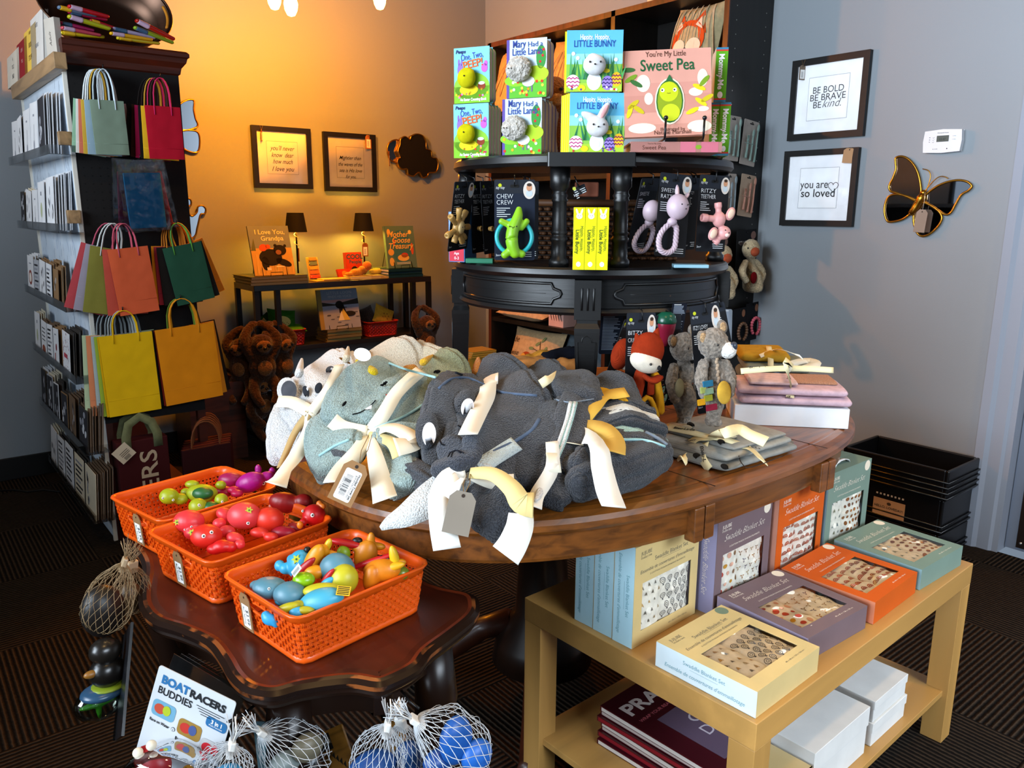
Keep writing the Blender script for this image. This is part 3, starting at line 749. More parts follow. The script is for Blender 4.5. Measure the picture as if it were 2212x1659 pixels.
# ---- small books on the wooden ledge
def ledge_book(p0, p1, py0, py1, col, label, style, txts):
    a = X(p0, py0, 0.56); b_ = X(p1, py1, 0.56); w = max(0.05, abs(a.y-b_.y))
    hh = {'h': 0.0}
    mb = MB(); H = txts[0]
    mb.box(0, w, 0, 0.002, 0, H, mat(col, 'paper')); mb.box(0.002, w-0.001, 0.002, 0.016, 0.002, H-0.002, mat('#e8e4da', 'paper')); mb.box(0, w, 0.016, 0.018, 0, H, mat(col, 'paper'))
    mb.box(0, 0.002, 0, 0.018, 0, H, mat(col, 'paper'))
    for (s, fz, sz, c) in txts[1:]: mb.text(s, w/2, H*fz, sz, mat(c, 'paper'), 1, bold=0.01, width=min(w*.8, len(s)*sz*.6))
    o = mb.build('small_book'); o.location = (0.549, a.y, 1.743); o.rotation_euler = (-0.08, 0, -pi/2); tag(o, label, 'book', 'small gift books on the wooden ledge')
ledge_book(22, 48, 180, 160, '#d8cfbe', 'small cream book with black lettering, far end of the wooden ledge on the card rack', 0, (.125, ('A', .75, .02, BLACK), ('TO Z', .5, .022, BLACK), ('BAD', .2, .025, BLACK)))
ledge_book(44, 66, 165, 150, '#8c1620', 'small red book on the wooden ledge of the card rack', 0, (.135, ('LOVE', .7, .018, '#e0b0a8'), ('YOU', .4, .018, '#e0b0a8')))
ledge_book(60, 86, 150, 130, '#e0b84a', 'small yellow book with brown lettering on the wooden ledge', 0, (.15, ('KNOW', .85, .016, '#5a3a14'), ('BOOK', .55, .025, '#3a2a10'), ('STUFF', .25, .025, '#5a3a14')))
ledge_book(74, 100, 135, 112, '#cfcac4', 'small white book with grey pictures beside the yellow one on the wooden ledge', 0, (.17, ('NOTE', .75, .02, '#555560'), ('FRIEND', .35, .02, '#777780')))
o = MB(); o.box(0, 0.07, 0, 0.02, 0, 0.12, mat('#bdb4a8', 'paper')); o.text('Adult', 0.04, 0.055, 0.02, mat('#3a3530', 'paper'), 1, rot=pi/2, shear=0.3)
o = o.build('small_book'); o.location = (0.552, 3.22, 1.743); o.rotation_euler = (0.0, 0, -1.3); tag(o, 'beige book with script lettering at the near end of the wooden ledge', 'book', 'small gift books on the wooden ledge')

# ---- gift bags on hooks
def gift_bag(label, w, h, col, hcol, hook_p, drop, tilt, name='gift_bag', cat='gift bag', group=None, n=1, hl=None, rx=0.0):
    t = thing(name, label, cat, hook_p, group=group, rot=(rx, tilt, 0))
    hh = hl or drop+0.02
    m = mat(col, 'paperbag')
    mb = MB(); nx = 10; nz = 12; th = 0.0035
    fr = []; bk = []
    for j in range(nz+1):
        for i in range(nx+1):
            x = -w/2+w*i/nx; z = -drop-h*j/nz
            wv = 0.0012*noise.noise(V((x*25+len(col)+drop*50, z*18, w*40)))
            fr.append((x, -th/2+wv-0.0012*(0 < i < nx), z)); bk.append((x, th/2+wv, z))
    F = [(j*(nx+1)+i, (j+1)*(nx+1)+i, (j+1)*(nx+1)+i+1, j*(nx+1)+i+1) for j in range(nz) for i in range(nx)]
    mb.add(fr, F, m); mb.add(bk, [f[::-1] for f in F], m)
    q = len(fr); vs = fr+bk
    e = [[j*(nx+1) for j in range(nz+1)], [j*(nx+1)+nx for j in range(nz+1)][::-1], [i for i in range(nx+1)][::-1], [nz*(nx+1)+i for i in range(nx+1)]]
    for l in e: mb.add(vs, [(l[i], q+l[i], q+l[i+1], l[i+1]) for i in range(len(l)-1)], m)
    # fold line of the base
    mb.tube([(-w*.48, -th/2-0.0012, -drop-h*.8), (w*.48, -th/2-0.0012, -drop-h*.8)], 0.0005, m, 4)
    mb.build('bag_body', t)
    mb = MB(); hw = w*0.24
    for s in range(2):
        y = -0.0035+s*0.004; k = hw*(1-0.06*s)
        pts = [(-k, y, -drop-0.03)]+[(-k*cos(pi*u/10)*(1.0), y, -(drop)*(1-sin(pi*u/10)**0.7)) for u in range(11)]+[(k, y, -drop-0.03)]
        mb.tube(pts, 0.0022, mat(hcol, 'paper'), 6)
    mb.build('cord_handle', t)
    return t
def bag_cluster(hx, hz, front, backs, y0=3.06, gname=''):
    hook(hx, hz, RY0-y0+0.0)
    (w, h, col, hcol, drop, tilt, lab) = front
    gift_bag(lab, w, h, col, hcol, (hx, y0, hz), drop, tilt, group=gname)
    for i, (dx, tl, c, hc, lab2) in enumerate(backs):
        gift_bag(lab2, w, h*0.99, c, hc, (hx+dx*0.3, y0+0.009*(i+1), hz), drop+0.004, tilt+tl, group=gname)
bag_cluster(.685, 1.70, (.106, .178, '#7c8f7c', '#c9d6dc', .1, -0.02, 'sage green gift bag, front of the top left bunch on the pegboard'),
  [(-.03, .05, '#8fa9b8', '#b9c9d0', 'pale blue gift bag right behind the sage green one at top left'), (-.05, .07, '#c9a33a', '#d0a030', 'mustard gift bag edge in the sage green bunch'), (-.06, .10, '#c87058', '#c9d6dc', 'coral gift bag edge in the sage green bunch'), (-.07, .12, '#d8dcd4', '#e8e8e8', 'white gift bag edge in the sage green bunch'), (-.08, .15, '#8fb89a', '#dfe6ea', 'mint gift bag, rearmost of the sage green bunch'), (.05, -.05, '#b89090', '#b8a8a0', 'dusty pink gift bag showing right of the sage green one')], gname='gift bags hanging top left')
bag_cluster(.866, 1.69, (.119, .18, '#b30a26', '#c01e58', .095, -0.01, 'bright red gift bag with pink handles, front of the top right bunch'),
  [(-.02, .04, '#e0b020', '#2a1a12', 'yellow gift bag edge right behind the bright red one'), (-.04, .05, '#15110f', '#c01e58', 'black gift bag edge in the bright red bunch'), (-.06, .08, '#b0164e', '#c9a030', 'magenta gift bag edge in the bright red bunch'), (-.07, .12, '#3a1a10', '#2a1a12', 'brown gift bag edge in the bright red bunch'), (-.09, .17, '#1b1411', '#1b1411', 'black gift bag, rearmost of the bright red bunch')], gname='gift bags hanging top right')
bag_cluster(.70, 1.19, (.134, .235, '#d05a34', '#c4566a', .085, -0.09, 'coral orange gift bag with pink handles, middle left of the pegboard'),
  [(-.02, .10, '#b84a3a', '#c4566a', 'brick red gift bag edge behind the coral orange one'), (-.08, .29, '#7f7c34', '#c9d0d0', 'olive green gift bag fanned out left of the coral orange one'), (-.1, .36, '#9a94a4', '#c9d0d0', 'grey lilac gift bag edge next to the olive one'), (-.13, .42, '#b8464c', '#b8506a', 'rose red gift bag, leftmost of the middle left fan')], gname='gift bags hanging middle left')
bag_cluster(.88, 1.19, (.14, .215, '#1e4a36', '#5a9a3a', .08, -0.17, 'dark green gift bag, front of the middle right bunch'),
  [(.0, -.08, '#141313', '#5a2a4a', 'black gift bag edge behind the dark green one'), (-.02, .12, '#17120f', '#c87a20', 'black gift bag fanned out left of the dark green one'), (-.03, .16, '#a02a3a', '#c87a20', 'red gift bag edge left of the dark green one'), (-.04, .20, '#e08a14', '#c87a20', 'orange gift bag edge, leftmost behind the dark green one'), (.03, -.17, '#d97a18', '#d8a020', 'orange gift bag corner showing right of the dark green one'), (.02, -.05, '#c02a5a', '#e0a020', 'pink gift bag top edge behind the dark green one')], gname='gift bags hanging middle right')
bag_cluster(.67, .885, (.178, .295, '#e0b204', '#e0b204', .085, -0.03, 'big yellow gift bag, front of the bottom left bunch'),
  [(-.01, .01, '#d9a800', '#9aa4a8', 'second yellow gift bag right behind the big yellow one'), (-.03, .03, '#9ab43a', '#9aa4a8', 'lime gift bag edge behind the big yellow one'), (-.05, .05, '#a9b8bc', '#7f8a90', 'grey blue gift bag edge behind the big yellow one'), (-.09, .07, '#d8865c', '#7f8a90', 'peach gift bag showing left of the big yellow one'), (-.12, .09, '#b4c9a4', '#7f8a90', 'mint gift bag, leftmost of the bottom left bunch'), (.06, -.03, '#b9c9a0', '#7f8a90', 'pale green gift bag corner between the two big bags')], gname='gift bags hanging bottom left')
bag_cluster(.872, .915, (.213, .29, '#d98306', '#d98c10', .105, -0.06, 'big orange kraft gift bag, front of the bottom right bunch'),
  [(.0, .015, '#7a1c10', '#c08018', 'dark red gift bag edge behind the big orange one'), (-.01, .03, '#16130f', '#6a8a2a', 'black gift bag edge left behind the big orange one'), (.02, -.05, '#d08a20', '#c09018', 'amber gift bag edge right behind the big orange one'), (.03, -.09, '#19120e', '#2a1a12', 'black gift bag edge, rightmost of the bottom right bunch')], gname='gift bags hanging bottom right')
# ---- tissue paper packs in clear sleeves
hook(.775, 1.412, .085)
for i, (dx, tilt, c, lab) in enumerate([(0, -.04, '#1f78a8', 'bright blue tissue paper pack in a shiny clear sleeve on the pegboard'), (.02, -.14, '#8a2020', 'dark red tissue paper pack behind the blue one'), (-.02, .06, '#6a1a38', 'plum tissue paper pack edge left behind the blue one')]):
    t = thing('tissue_paper_pack', lab, 'tissue paper', (.775+dx*.3, 3.058+.016*i, 1.405), group='tissue paper packs on the pegboard', rot=(0, tilt, 0))
    MB().box(-.062, .062, -.004, .004, -.232, -.04, mat(c, 'paper')).build('tissue_paper', t, mods=[BEV(.003)])
    mb = MB()
    for y in (-.0065, .0065):
        vs = []; nx, nz = 12, 16
        for j in range(nz+1):
            for k in range(nx+1):
                x = -.078+.156*k/nx; z = .004-.245*j/nz; vs.append((x, y+.0022*noise.noise(V((x*60, z*45, y*900+i))), z))
        mb.add(vs, [(j*(nx+1)+k, (j+1)*(nx+1)+k, (j+1)*(nx+1)+k+1, j*(nx+1)+k+1) for j in range(nz) for k in range(nx)], mat('#f4f6fa', 'film'))
    mb.build('clear_sleeve', t)
# ---- oval metal tub on the moulding with wrapped tissue rolls
tp = thing('oval_metal_tub', 'brown oval metal tub with a slotted handle on top of the rack', 'tub', (0.765, 3.30, 1.782), rot=(radians(62), 0, 0))
mb = MB(); tin = mat('#5a4438', 'metal', 0.42)
prof = [(0.02, 0.0), (0.13, 0.002), (0.155, 0.012), (0.175, 0.05), (0.20, 0.105), (0.205, 0.108), (0.206, 0.104), (0.181, 0.05), (0.16, 0.006), (0.13, -0.006), (0.02, -0.008)]
mb.lathe(prof, tin, 48, (0, .13, 0), sx=1.06, sy=0.80); mb.build('tub_body', tp)
mb = MB(); mb.tube([(0.208*1.06*cos(a*2*pi/60), .13+0.208*.80*sin(a*2*pi/60), .107) for a in range(60)], 0.0035, tin, 8, closed=True); mb.build('rolled_rim', tp)
mb = MB(); ho = mat('#2a1c10', 'plain')
mb.tube([(0.196*1.06*cos(a), .13+0.196*.80*sin(a), .098) for a in [x*0.055-.35 for x in range(12)]], 0.006, mat('#c07a1a', 'plain'), 8); mb.build('handle_slot', tp)
rolls = [((150, 14), (232, 36), '#b01020', .010), ((128, 16), (205, 34), '#5a6f88', .010), ((150, 26), (228, 43), '#a81040', .009), ((150, 36), (235, 62), '#a8a818', .011), ((196, 45), (248, 62), '#a81020', .010), ((132, 50), (200, 66), '#a81a58', .010), ((135, 60), (215, 76), '#c04050', .009), ((133, 71), (222, 80), '#d0b010', .010), ((245, 62), (332, 82), '#a898b8', .010), ((240, 72), (326, 86), '#d8a010', .009), ((255, 82), (342, 94), '#c8b020', .009), ((292, 60), (372, 92), '#7a9a20', .010), ((296, 45), (374, 84), '#a01a10', .011)]
nm = ['red', 'slate blue', 'crimson', 'yellow green', 'dark red', 'magenta', 'rose', 'yellow and plum', 'lilac', 'amber', 'blue and yellow', 'lime', 'brick red']
for i, (a, b_, c, r) in enumerate(rolls):
    yy = 3.15+0.015*(i % 3)
    A = Y(a[0], a[1], yy); B = Y(b_[0], b_[1], yy+0.02)
    t = thing('tissue_roll', '%s rolled tissue paper pack lying in the oval tub' % nm[i], 'tissue roll', A, group='tissue rolls in the oval tub')
    d = B-A; M = d.to_track_quat('X', 'Z').to_matrix().to_4x4()
    o = MB(); L_ = d.length; o.loft([(V((0, 0, 0)), r, r*.6), (V((L_*.5, 0, 0)), r, r*.7), (V((L_, 0, 0)), r, r*.55)], mat(c, 'gloss'), n=14, cap=3); o = o.build('paper_roll', t); o.matrix_local = M
    o = MB(); o.loft([(V((L_*.04, 0, 0)), r*1.06, r*.7), (V((L_*.3, 0, 0)), r*1.06, r*.78)], mat(['#c9a8c0', '#e0b020', '#3a5a78'][i % 3], 'gloss'), n=14, cap=2); o = o.build('end_band', t); o.matrix_local = M
# ---- bags standing under the rack
t = thing('paper_carrier_bag', 'dark red carrier bag with canvas handles and vertical pale serif lettering, under the rack', 'gift bag', (0.60, 3.045, 0), 0.02)
mar = mat('#3a070b', 'paperbag')
MB().box(0, .18, 0, .07, 0.0, .405, mar).build('bag_body', t, mods=[BEV(.004)])
mb = MB(); mb.text('CHEERS', .135, -.01, .085, mat('#b8a48a', 'paper'), 2, al='l', rot=pi/2, width=.37, bold=.012); mb.build('lettering', t)
cv = mat('#6f7250', 'cloth'); mb = MB()
for y in (0.002, .068):
    mb.strip([(.035, y, .37), (.035, y-.004, .42), (.05, y-.01+.02, .465), (.09, y+.01, .49), (.13, y+.01, .465), (.145, y, .42), (.145, y, .37)], [(0, -1, 0.01)]*7, .016, cv, .003)
mb.build('canvas_handle', t)
tagm = mat('#c9b9a0', 'paper')
mb = MB(Matrix.Translation((.015, -.01, .375)) @ Matrix.Rotation(radians(-38), 4, 'Y')); mb.box(-.03, .03, 0, .0012, -.04, .02, tagm)
for i, z in enumerate((-.005, -.012, -.018)): mb.q(-.015, .02, z, z+.002, mat(BLACK))
for i in range(12): mb.q(-.012+i*.002, -.011+i*.002, -.036, -.022, mat(BLACK))
mb.build('price_tag', t)
for i in range(5):
    t = thing('paper_carrier_bag', 'dark red paper bag with brown twisted handles under the rack, %s of the row' % (['front', 'second', 'third', 'fourth', 'rearmost'][i]), 'gift bag', (0.83+.012*i, 3.06+.03*i, 0), 0.02, group='dark red paper bags under the rack')
    MB().box(0, .19, 0, .02, 0, .33, mar if i % 3 else mat('#2c0508', 'paperbag')).build('bag_body', t, mods=[BEV(.003)])
    MB().tube([(.04, .01, .3)]+[(.095-.055*cos(pi*u/10), .01, .33+.10*sin(pi*u/10)**.8) for u in range(11)]+[(.15, .01, .3)], .0035, mat('#6a3a1c', 'paper'), 8).build('cord_handle', t)
# ================================================================ things on the walls
def kraft_tag(parent, M, w=0.034, h=0.06, col='#a57f5a', label=True, txt=None, name='price_tag'):
    mb = MB(M); pts = [(-w/2, -h), (w/2, -h), (w/2, -h*.14), (w*.26, 0), (-w*.26, 0), (-w/2, -h*.14)]
    mb.add([(x, 0, z) for x, z in pts]+[(x, .0012, z) for x, z in pts], [(0, 1, 2, 3, 4, 5), (11, 10, 9, 8, 7, 6)]+[(i, 6+i, 6+(i+1) % 6, (i+1) % 6) for i in range(6)], mat(col, 'paper'), True)
    mb.disc(0, -h*.1, w*.06, w*.06, mat('#2a1c12'), 1)
    if label:
        mb.q(-w*.34, w*.34, -h*.92, -h*.3, mat('#f4f2ee', 'paper'), 1)
        if txt:
            for (s, z, sz, rot) in txt: mb.text(s, z[0]*w, z[1]*h, sz, mat(BLACK), 2, rot=rot)
        else:
            for i in range(9): mb.q(-w*.2, w*.12, -h*(.45+i*.045), -h*(.465+i*.045), mat(BLACK), 2)
    return mb.build(name, parent)
def frame_pic(name, label, loc, rz, w, h, fw, mats_, writer, tagpos, tagkw={}, open_w=.40, group=None):
    t = thing('framed_print', label, 'picture', loc, rz)
    f = mat('#0d0a09', 'wood', axis=0, s=30, k=0.6, coat=0)
    mb = MB(); o = [(0, 0), (w, 0), (w, h), (0, h)]; i_ = [(fw, fw), (w-fw, fw), (w-fw, h-fw), (fw, h-fw)]
    F = [(k, (k+1) % 4, 4+(k+1) % 4, 4+k) for k in range(4)]
    y0, y1 = -0.022, -0.002
    mb.add([(x, y0, z) for x, z in o]+[(x, y0, z) for x, z in i_], F, f, True)
    mb.add([(x, y0, z) for x, z in i_]+[(x, y0+.008, z) for x, z in i_], F, f, True)
    mb.add([(x, y1, z) for x, z in o]+[(x, y0, z) for x, z in o], F, f, True)
    mb.build('frame', t, mods=[BEV(.0012, 1)])
    mb = MB(Matrix.Translation((0, y0+.009, 0))); iw, ih = w-2*fw, h-2*fw
    mb.q(fw, w-fw, fw, h-fw, mat('#f6f6f8', 'paper'), 0)
    ow, oh = w*.52, h*.52; ox, oz = (w-ow)/2, (h-oh)/2
    mb.q(ox-.002, ox+ow+.002, oz-.002, oz+oh+.002, mat('#b8b8bc', 'paper'), 1); mb.q(ox, ox+ow, oz, oz+oh, mat('#fbfbfc', 'paper'), 2)
    writer(mb, w, h); mb.build('mat_and_print', t)
    mb = MB(Matrix.Translation((0, y0+.0065, 0))); mb.add([(fw, 0, fw), (w-fw, 0, fw), (w-fw, 0, h-fw), (fw, 0, h-fw)], [(0, 1, 2, 3)], mat('#ffffff', 'clear'), True); mb.build('glass', t)
    tx, tz, ty, thin = tagpos
    M = Matrix.Translation((tx, y0-.003, tz)) @ Matrix.Rotation(ty, 4, 'Y') @ Matrix.Rotation(thin, 4, 'Z')
    kraft_tag(t, M, **tagkw)
    mb = MB(); mb.tube([(tx-.008, y0-.001, h), (tx, y0-.004, tz-.005), (tx+.008, y0-.001, h)], .0006, mat('#8a6a4a')); mb.build('tag_string', t)
    return t
ik = mat('#232227', 'paper')
def wr1(mb, w, h):
    for s, z, sh in (('BE BOLD', .565, 0), ('BE BRAVE', .475, 0)): mb.text(s, w*.5, h*z, .037, ik, 3, bold=-.004, width=w*(.40 if s == 'BE BOLD' else .46))
    mb.text('BE', w*.37, h*.385, .037, ik, 3, bold=-.004); mb.text('kind.', w*.56, h*.385, .046, ik, 3, shear=.35, bold=-.012, width=w*.24)
def wr2(mb, w, h):
    mb.text('you are', w*.44, h*.50, .047, ik, 3, width=w*.38); mb.text('so loved', w*.5, h*.385, .047, ik, 3, width=w*.46, bold=.006)
    c = (w*.70, h*.515); pts = []
    for i in range(28):
        a = 2*pi*i/28; pts.append((c[0]+.0014*(16*sin(a)**3), c[1]+.0014*(13*cos(a)-5*cos(2*a)-2*cos(3*a)-cos(4*a))))
    mb.line(pts, .0022, ik, 3, closed=True)
frame_pic('a', 'black framed BE BOLD BE BRAVE print, upper of two on the grey wall', (XB, 2.015, 1.539), -pi/2, .338, .323, .026, 0, wr1, (.052, .30, 0, 1.15), dict(w=.03, h=.058, col='#7a6a5c'))
frame_pic('b', 'black framed you are so loved print, lower of two on the grey wall', (XB, 2.021, 1.184), -pi/2, .334, .313, .024, 0, wr2, (.298, .31, .08, .2), dict(w=.045, h=.058, col='#b08d68', label=False))
def script(lines, sz):
    def f(mb, w, h):
        for s, z, ww in lines: mb.text(s, w*.5, h*z, sz, ik, 3, shear=.4, bold=.004, width=w*ww)
    return f
frame_pic('c', 'black framed script print ending I love you, left of the pair on the orange wall', (1.617, YA, 1.352), 0, .328, .318, .026, 0, script([('you\'ll never', .62, .42), ('know  dear', .51, .38), ('how much', .405, .34), ('I love you', .285, .38)], .034), (.052, .30, .02, 1.0), dict(w=.03, h=.06, col='#9a6038'))
frame_pic('d', 'black framed waves of the sea script print, right one on the orange wall', (2.019, YA, 1.343), 0, .325, .32, .026, 0, script([('Mightier than', .55, .42), ('the waves of the', .44, .46), ('sea is His love', .335, .44), ('for you.', .23, .2)], .028), (.275, .315, 0, .3), dict(w=.046, h=.075, col='#a8683c'))
# ---- mirrors with gold rims, flat on the wall
gold = mat('#b8842e', 'brass', 0.28); mir = mat('#e8eaee', 'mirror')
def on_wall(plane, pts, off=0.012):
    return [X(x, y, XB-off) if plane == 'x' else Y(x, y, YA-off) for x, y in pts]
def closed_curve(pts, k=7):
    n = len(pts); out = []
    for i in range(n):
        p0, p1, p2, p3 = [pts[(i+j) % n] for j in (-1, 0, 1, 2)]
        for s in range(k):
            u = s/k; out.append(0.5*((2*p1)+(p2-p0)*u+(2*p0-5*p1+4*p2-p3)*u*u+(3*p1-p0-3*p2+p3)*u**3))
    return out
def mirror_piece(parent, plane, pts, name='wing', glass=None, r=.0042, off=.012, fm=None):
    P = closed_curve(on_wall(plane, pts, off)); O = parent.location
    Q = [p-O for p in P]
    from mathutils.geometry import tessellate_polygon
    tri = [tuple(t) for t in tessellate_polygon([Q])]
    n = V((-1, 0, 0)) if plane == 'x' else V((0, -1, 0))
    tri = [t if (Q[t[1]]-Q[t[0]]).cross(Q[t[2]]-Q[t[0]]).dot(n) > 0 else (t[0], t[2], t[1]) for t in tri]
    mb = MB(); N_ = len(Q); back = [q-n*(off-.003) for q in Q]
    mb.add(Q, tri, glass or mir, True); mb.add(Q+back, [(i, (i+1) % N_, N_+(i+1) % N_, N_+i) for i in range(N_)], fm or gold)
    g = mb.build(name, parent); 
    mb = MB(); mb.tube([q+n*.002 for q in Q], r, fm or gold, 8, closed=True); mb.build('wing_rim' if name == 'wing' else 'gold_rim', g)
    return g
def zc(u, v, x0=1880, y0=250, k=.1688): return (x0+u*k, y0+v*k)
org = X(1990, 425, XB-.012)
bt = thing('butterfly_mirror', 'tilted gold butterfly wall mirror with four mirrored wings on the grey wall', 'mirror', org)
W1 = [(330, 540), (400, 520), (480, 550), (560, 630), (615, 740), (645, 880), (648, 1000), (600, 1090), (480, 1040), (330, 985), (262, 965), (243, 900), (290, 800), (330, 680), (325, 600)]
W2 = [(600, 1095), (470, 1030), (330, 1005), (240, 1035), (195, 1120), (183, 1230), (215, 1340), (270, 1358), (400, 1330), (500, 1265), (575, 1170)]
W3 = [(690, 1045), (760, 970), (880, 890), (1000, 845), (1130, 825), (1240, 845), (1300, 900), (1260, 955), (1170, 1010), (1100, 1120), (1040, 1230), (985, 1265), (920, 1245), (800, 1165), (700, 1100)]
W4 = [(665, 1115), (760, 1140), (870, 1215), (918, 1300), (880, 1400), (780, 1500), (690, 1540), (620, 1520), (570, 1420), (555, 1290), (600, 1180)]
for w_ in (W1, W2, W3, W4): mirror_piece(bt, 'x', [zc(u, v) for u, v in w_])
mb = MB(); B = [X(*zc(u, v), XB-.022)-org for u, v in ((680, 985), (645, 1060), (615, 1110), (585, 1160), (560, 1200), (540, 1240), (525, 1275))]
mb.tube(B, [.008, .016, .011, .0125, .012, .0105, .006], gold, 16)
for i in range(8): mb.tube([B[2].lerp(B[6], i/8)+V((0, .0, .0))+V((0, .011*cos(a), .011*sin(a)))*1.0+V((-.0115*abs(sin(a+.6)), 0, 0)) for a in [q*.5-.8 for q in range(6)]], .0012, gold, 5)
mb.ell(B[0], .011, gold); mb.build('body', bt)
for pts in ([(690, 975), (740, 890), (770, 780), (750, 710), (690, 685), (615, 700)], [(700, 990), (760, 890), (850, 800), (920, 775), (980, 795), (1008, 845)]):
    mb = MB(); mb.tube(closed_curve([X(*zc(u, v), XB-.02)-org for u, v in pts], 4)[:-6], .0018, gold, 6); mb.build('antenna', bt)
c = X(*zc(670, 1200), XB-.035)-org
kraft_tag(bt, Matrix.Translation(c) @ Matrix.Rotation(-pi/2, 4, 'Z') @ Matrix.Rotation(.07, 4, 'Y'), .042, .085, '#8f7f72', label=False)
mb = MB(); mb.tube([X(*zc(700, 985), XB-.03)-org, X(*zc(690, 1100), XB-.032)-org, c], .0008, mat('#b8a898')); mb.build('tag_string', bt)
# butterfly mirror and crown mirror half hidden by the rack
def z2(u, v): return (380+u*.2168, 180+v*.2168)
b2 = thing('butterfly_mirror', 'gold rimmed butterfly mirror half hidden behind the gift bag rack, on the orange wall', 'mirror', Y(400, 280, YA-.012))
mirror_piece(b2, 'y', [z2(u, v) for u, v in [(15, 250), (50, 200), (110, 168), (170, 165), (182, 200), (178, 260), (195, 350), (218, 410), (190, 445), (60, 475), (-60, 470), (-110, 400), (-60, 300)]])
mirror_piece(b2, 'y', [z2(u, v) for u, v in [(-40, 480), (80, 468), (180, 472), (225, 500), (238, 580), (225, 670), (180, 690), (100, 665), (40, 610), (-60, 560)]])
b3 = thing('crown_mirror', 'gold rimmed crown shaped mirror half hidden behind the rack, below the butterfly mirror', 'mirror', Y(410, 500, YA-.012))
mirror_piece(b3, 'y', [z2(u, v) for u, v in [(182, 1530), (215, 1430), (245, 1310), (285, 1300), (297, 1255), (265, 1220), (220, 1230), (208, 1285), (160, 1325), (125, 1290), (118, 1235), (150, 1210), (145, 1160), (95, 1145), (60, 1180), (60, 1240), (30, 1300), (-30, 1320), (-60, 1420), (-40, 1530), (60, 1560)]], 'crown_plate')
# cloud pair: a black cloud in front of a mirror cloud
def z3(u, v): return (380+u*.2712, 150+v*.2712)
b5 = thing('cloud_mirror', 'gold rimmed cloud mirror mostly behind the black cloud, with a kraft tag', 'mirror', Y(850, 330, YA-.012))
mirror_piece(b5, 'y', [z3(u, v) for u, v in [(1780, 570), (1730, 565), (1692, 595), (1683, 650), (1700, 710), (1740, 738), (1800, 740), (1850, 660)]], 'cloud_plate')
c = Y(*z3(1700, 650), YA-.02)-b5.location
kraft_tag(b5, Matrix.Translation(c) @ Matrix.Rotation(.9, 4, 'Z'), .035, .085, '#a0602c')
b4 = thing('cloud_board', 'black cloud shaped board with thin gold rim on the orange wall', 'wall decoration', Y(900, 330, YA-.03))
CL = [(1785, 600), (1790, 555), (1825, 535), (1862, 560), (1875, 530), (1920, 515), (1965, 530), (1990, 575), (1995, 630), (2030, 650), (2040, 700), (2075, 710), (2088, 760), (2070, 815), (2015, 825), (2000, 850), (1965, 862), (1935, 820), (1890, 850), (1850, 835), (1840, 795), (1800, 795), (1770, 760), (1765, 720), (1785, 700), (1768, 650)]
mirror_piece(b4, 'y', [z3(u, v) for u, v in CL], 'cloud_plate', glass=mat('#0c0907', 'plain', .6), off=.03)
# ---- thermostat
t = thing('thermostat', 'white wall thermostat with a small grey display, above the butterfly mirror', 'thermostat', (XB, 1.432, 1.461), -pi/2)
wh = mat('#dfe3e8', 'plastic')
mb = MB(); pts = [(0, 0), (.065, -.0035), (.13, 0), (.1335, .038), (.13, .076), (.065, .0805), (0, .076), (-.0035, .038)]
mb.prism(pts, -.026, -.004, wh, ax='y'); mb.prism([(x*.9+.0065, z*.9+.004) for x, z in pts], -.004, 0, wh, ax='y'); mb.build('housing', t, mods=[BEV(.004, 3)])
mb = MB(Matrix.Translation((0, -.0265, 0))); mb.q(.045, .088, .036, .058, mat('#4c524c', 'gloss')); mb.text('10:47', .066, .041, .011, mat('#262b27'), 2); mb.build('display', t)
mb = MB(Matrix.Translation((0, -.0265, 0)))
for z in (.036, .044, .052): mb.q(.018, .022, z, z+.002, mat('#555'+'a60')); mb.line([(.03, z), (.034, z-.002), (.037, z+.002)], .0008, mat('#555a60'))
mb.build('side_marks', t)
for z in (.054, .042):
    mb = MB(Matrix.Translation((.106, -.0265, z))); mb.lathe([(0.0052, 0), (.0052, .0015), (.004, .002)], wh, 14); o = mb.build('button', t)
mb = MB(Matrix.Translation((0, -.0265, 0))); mb.text('Honeywell Home', .066, .066, .0055, ik, 1)
for x in (.035, .042, .048): mb.q(x, x+.003, .010, .012, ik)
mb.disc(.085, .011, .002, .002, ik); mb.build('lettering', t)

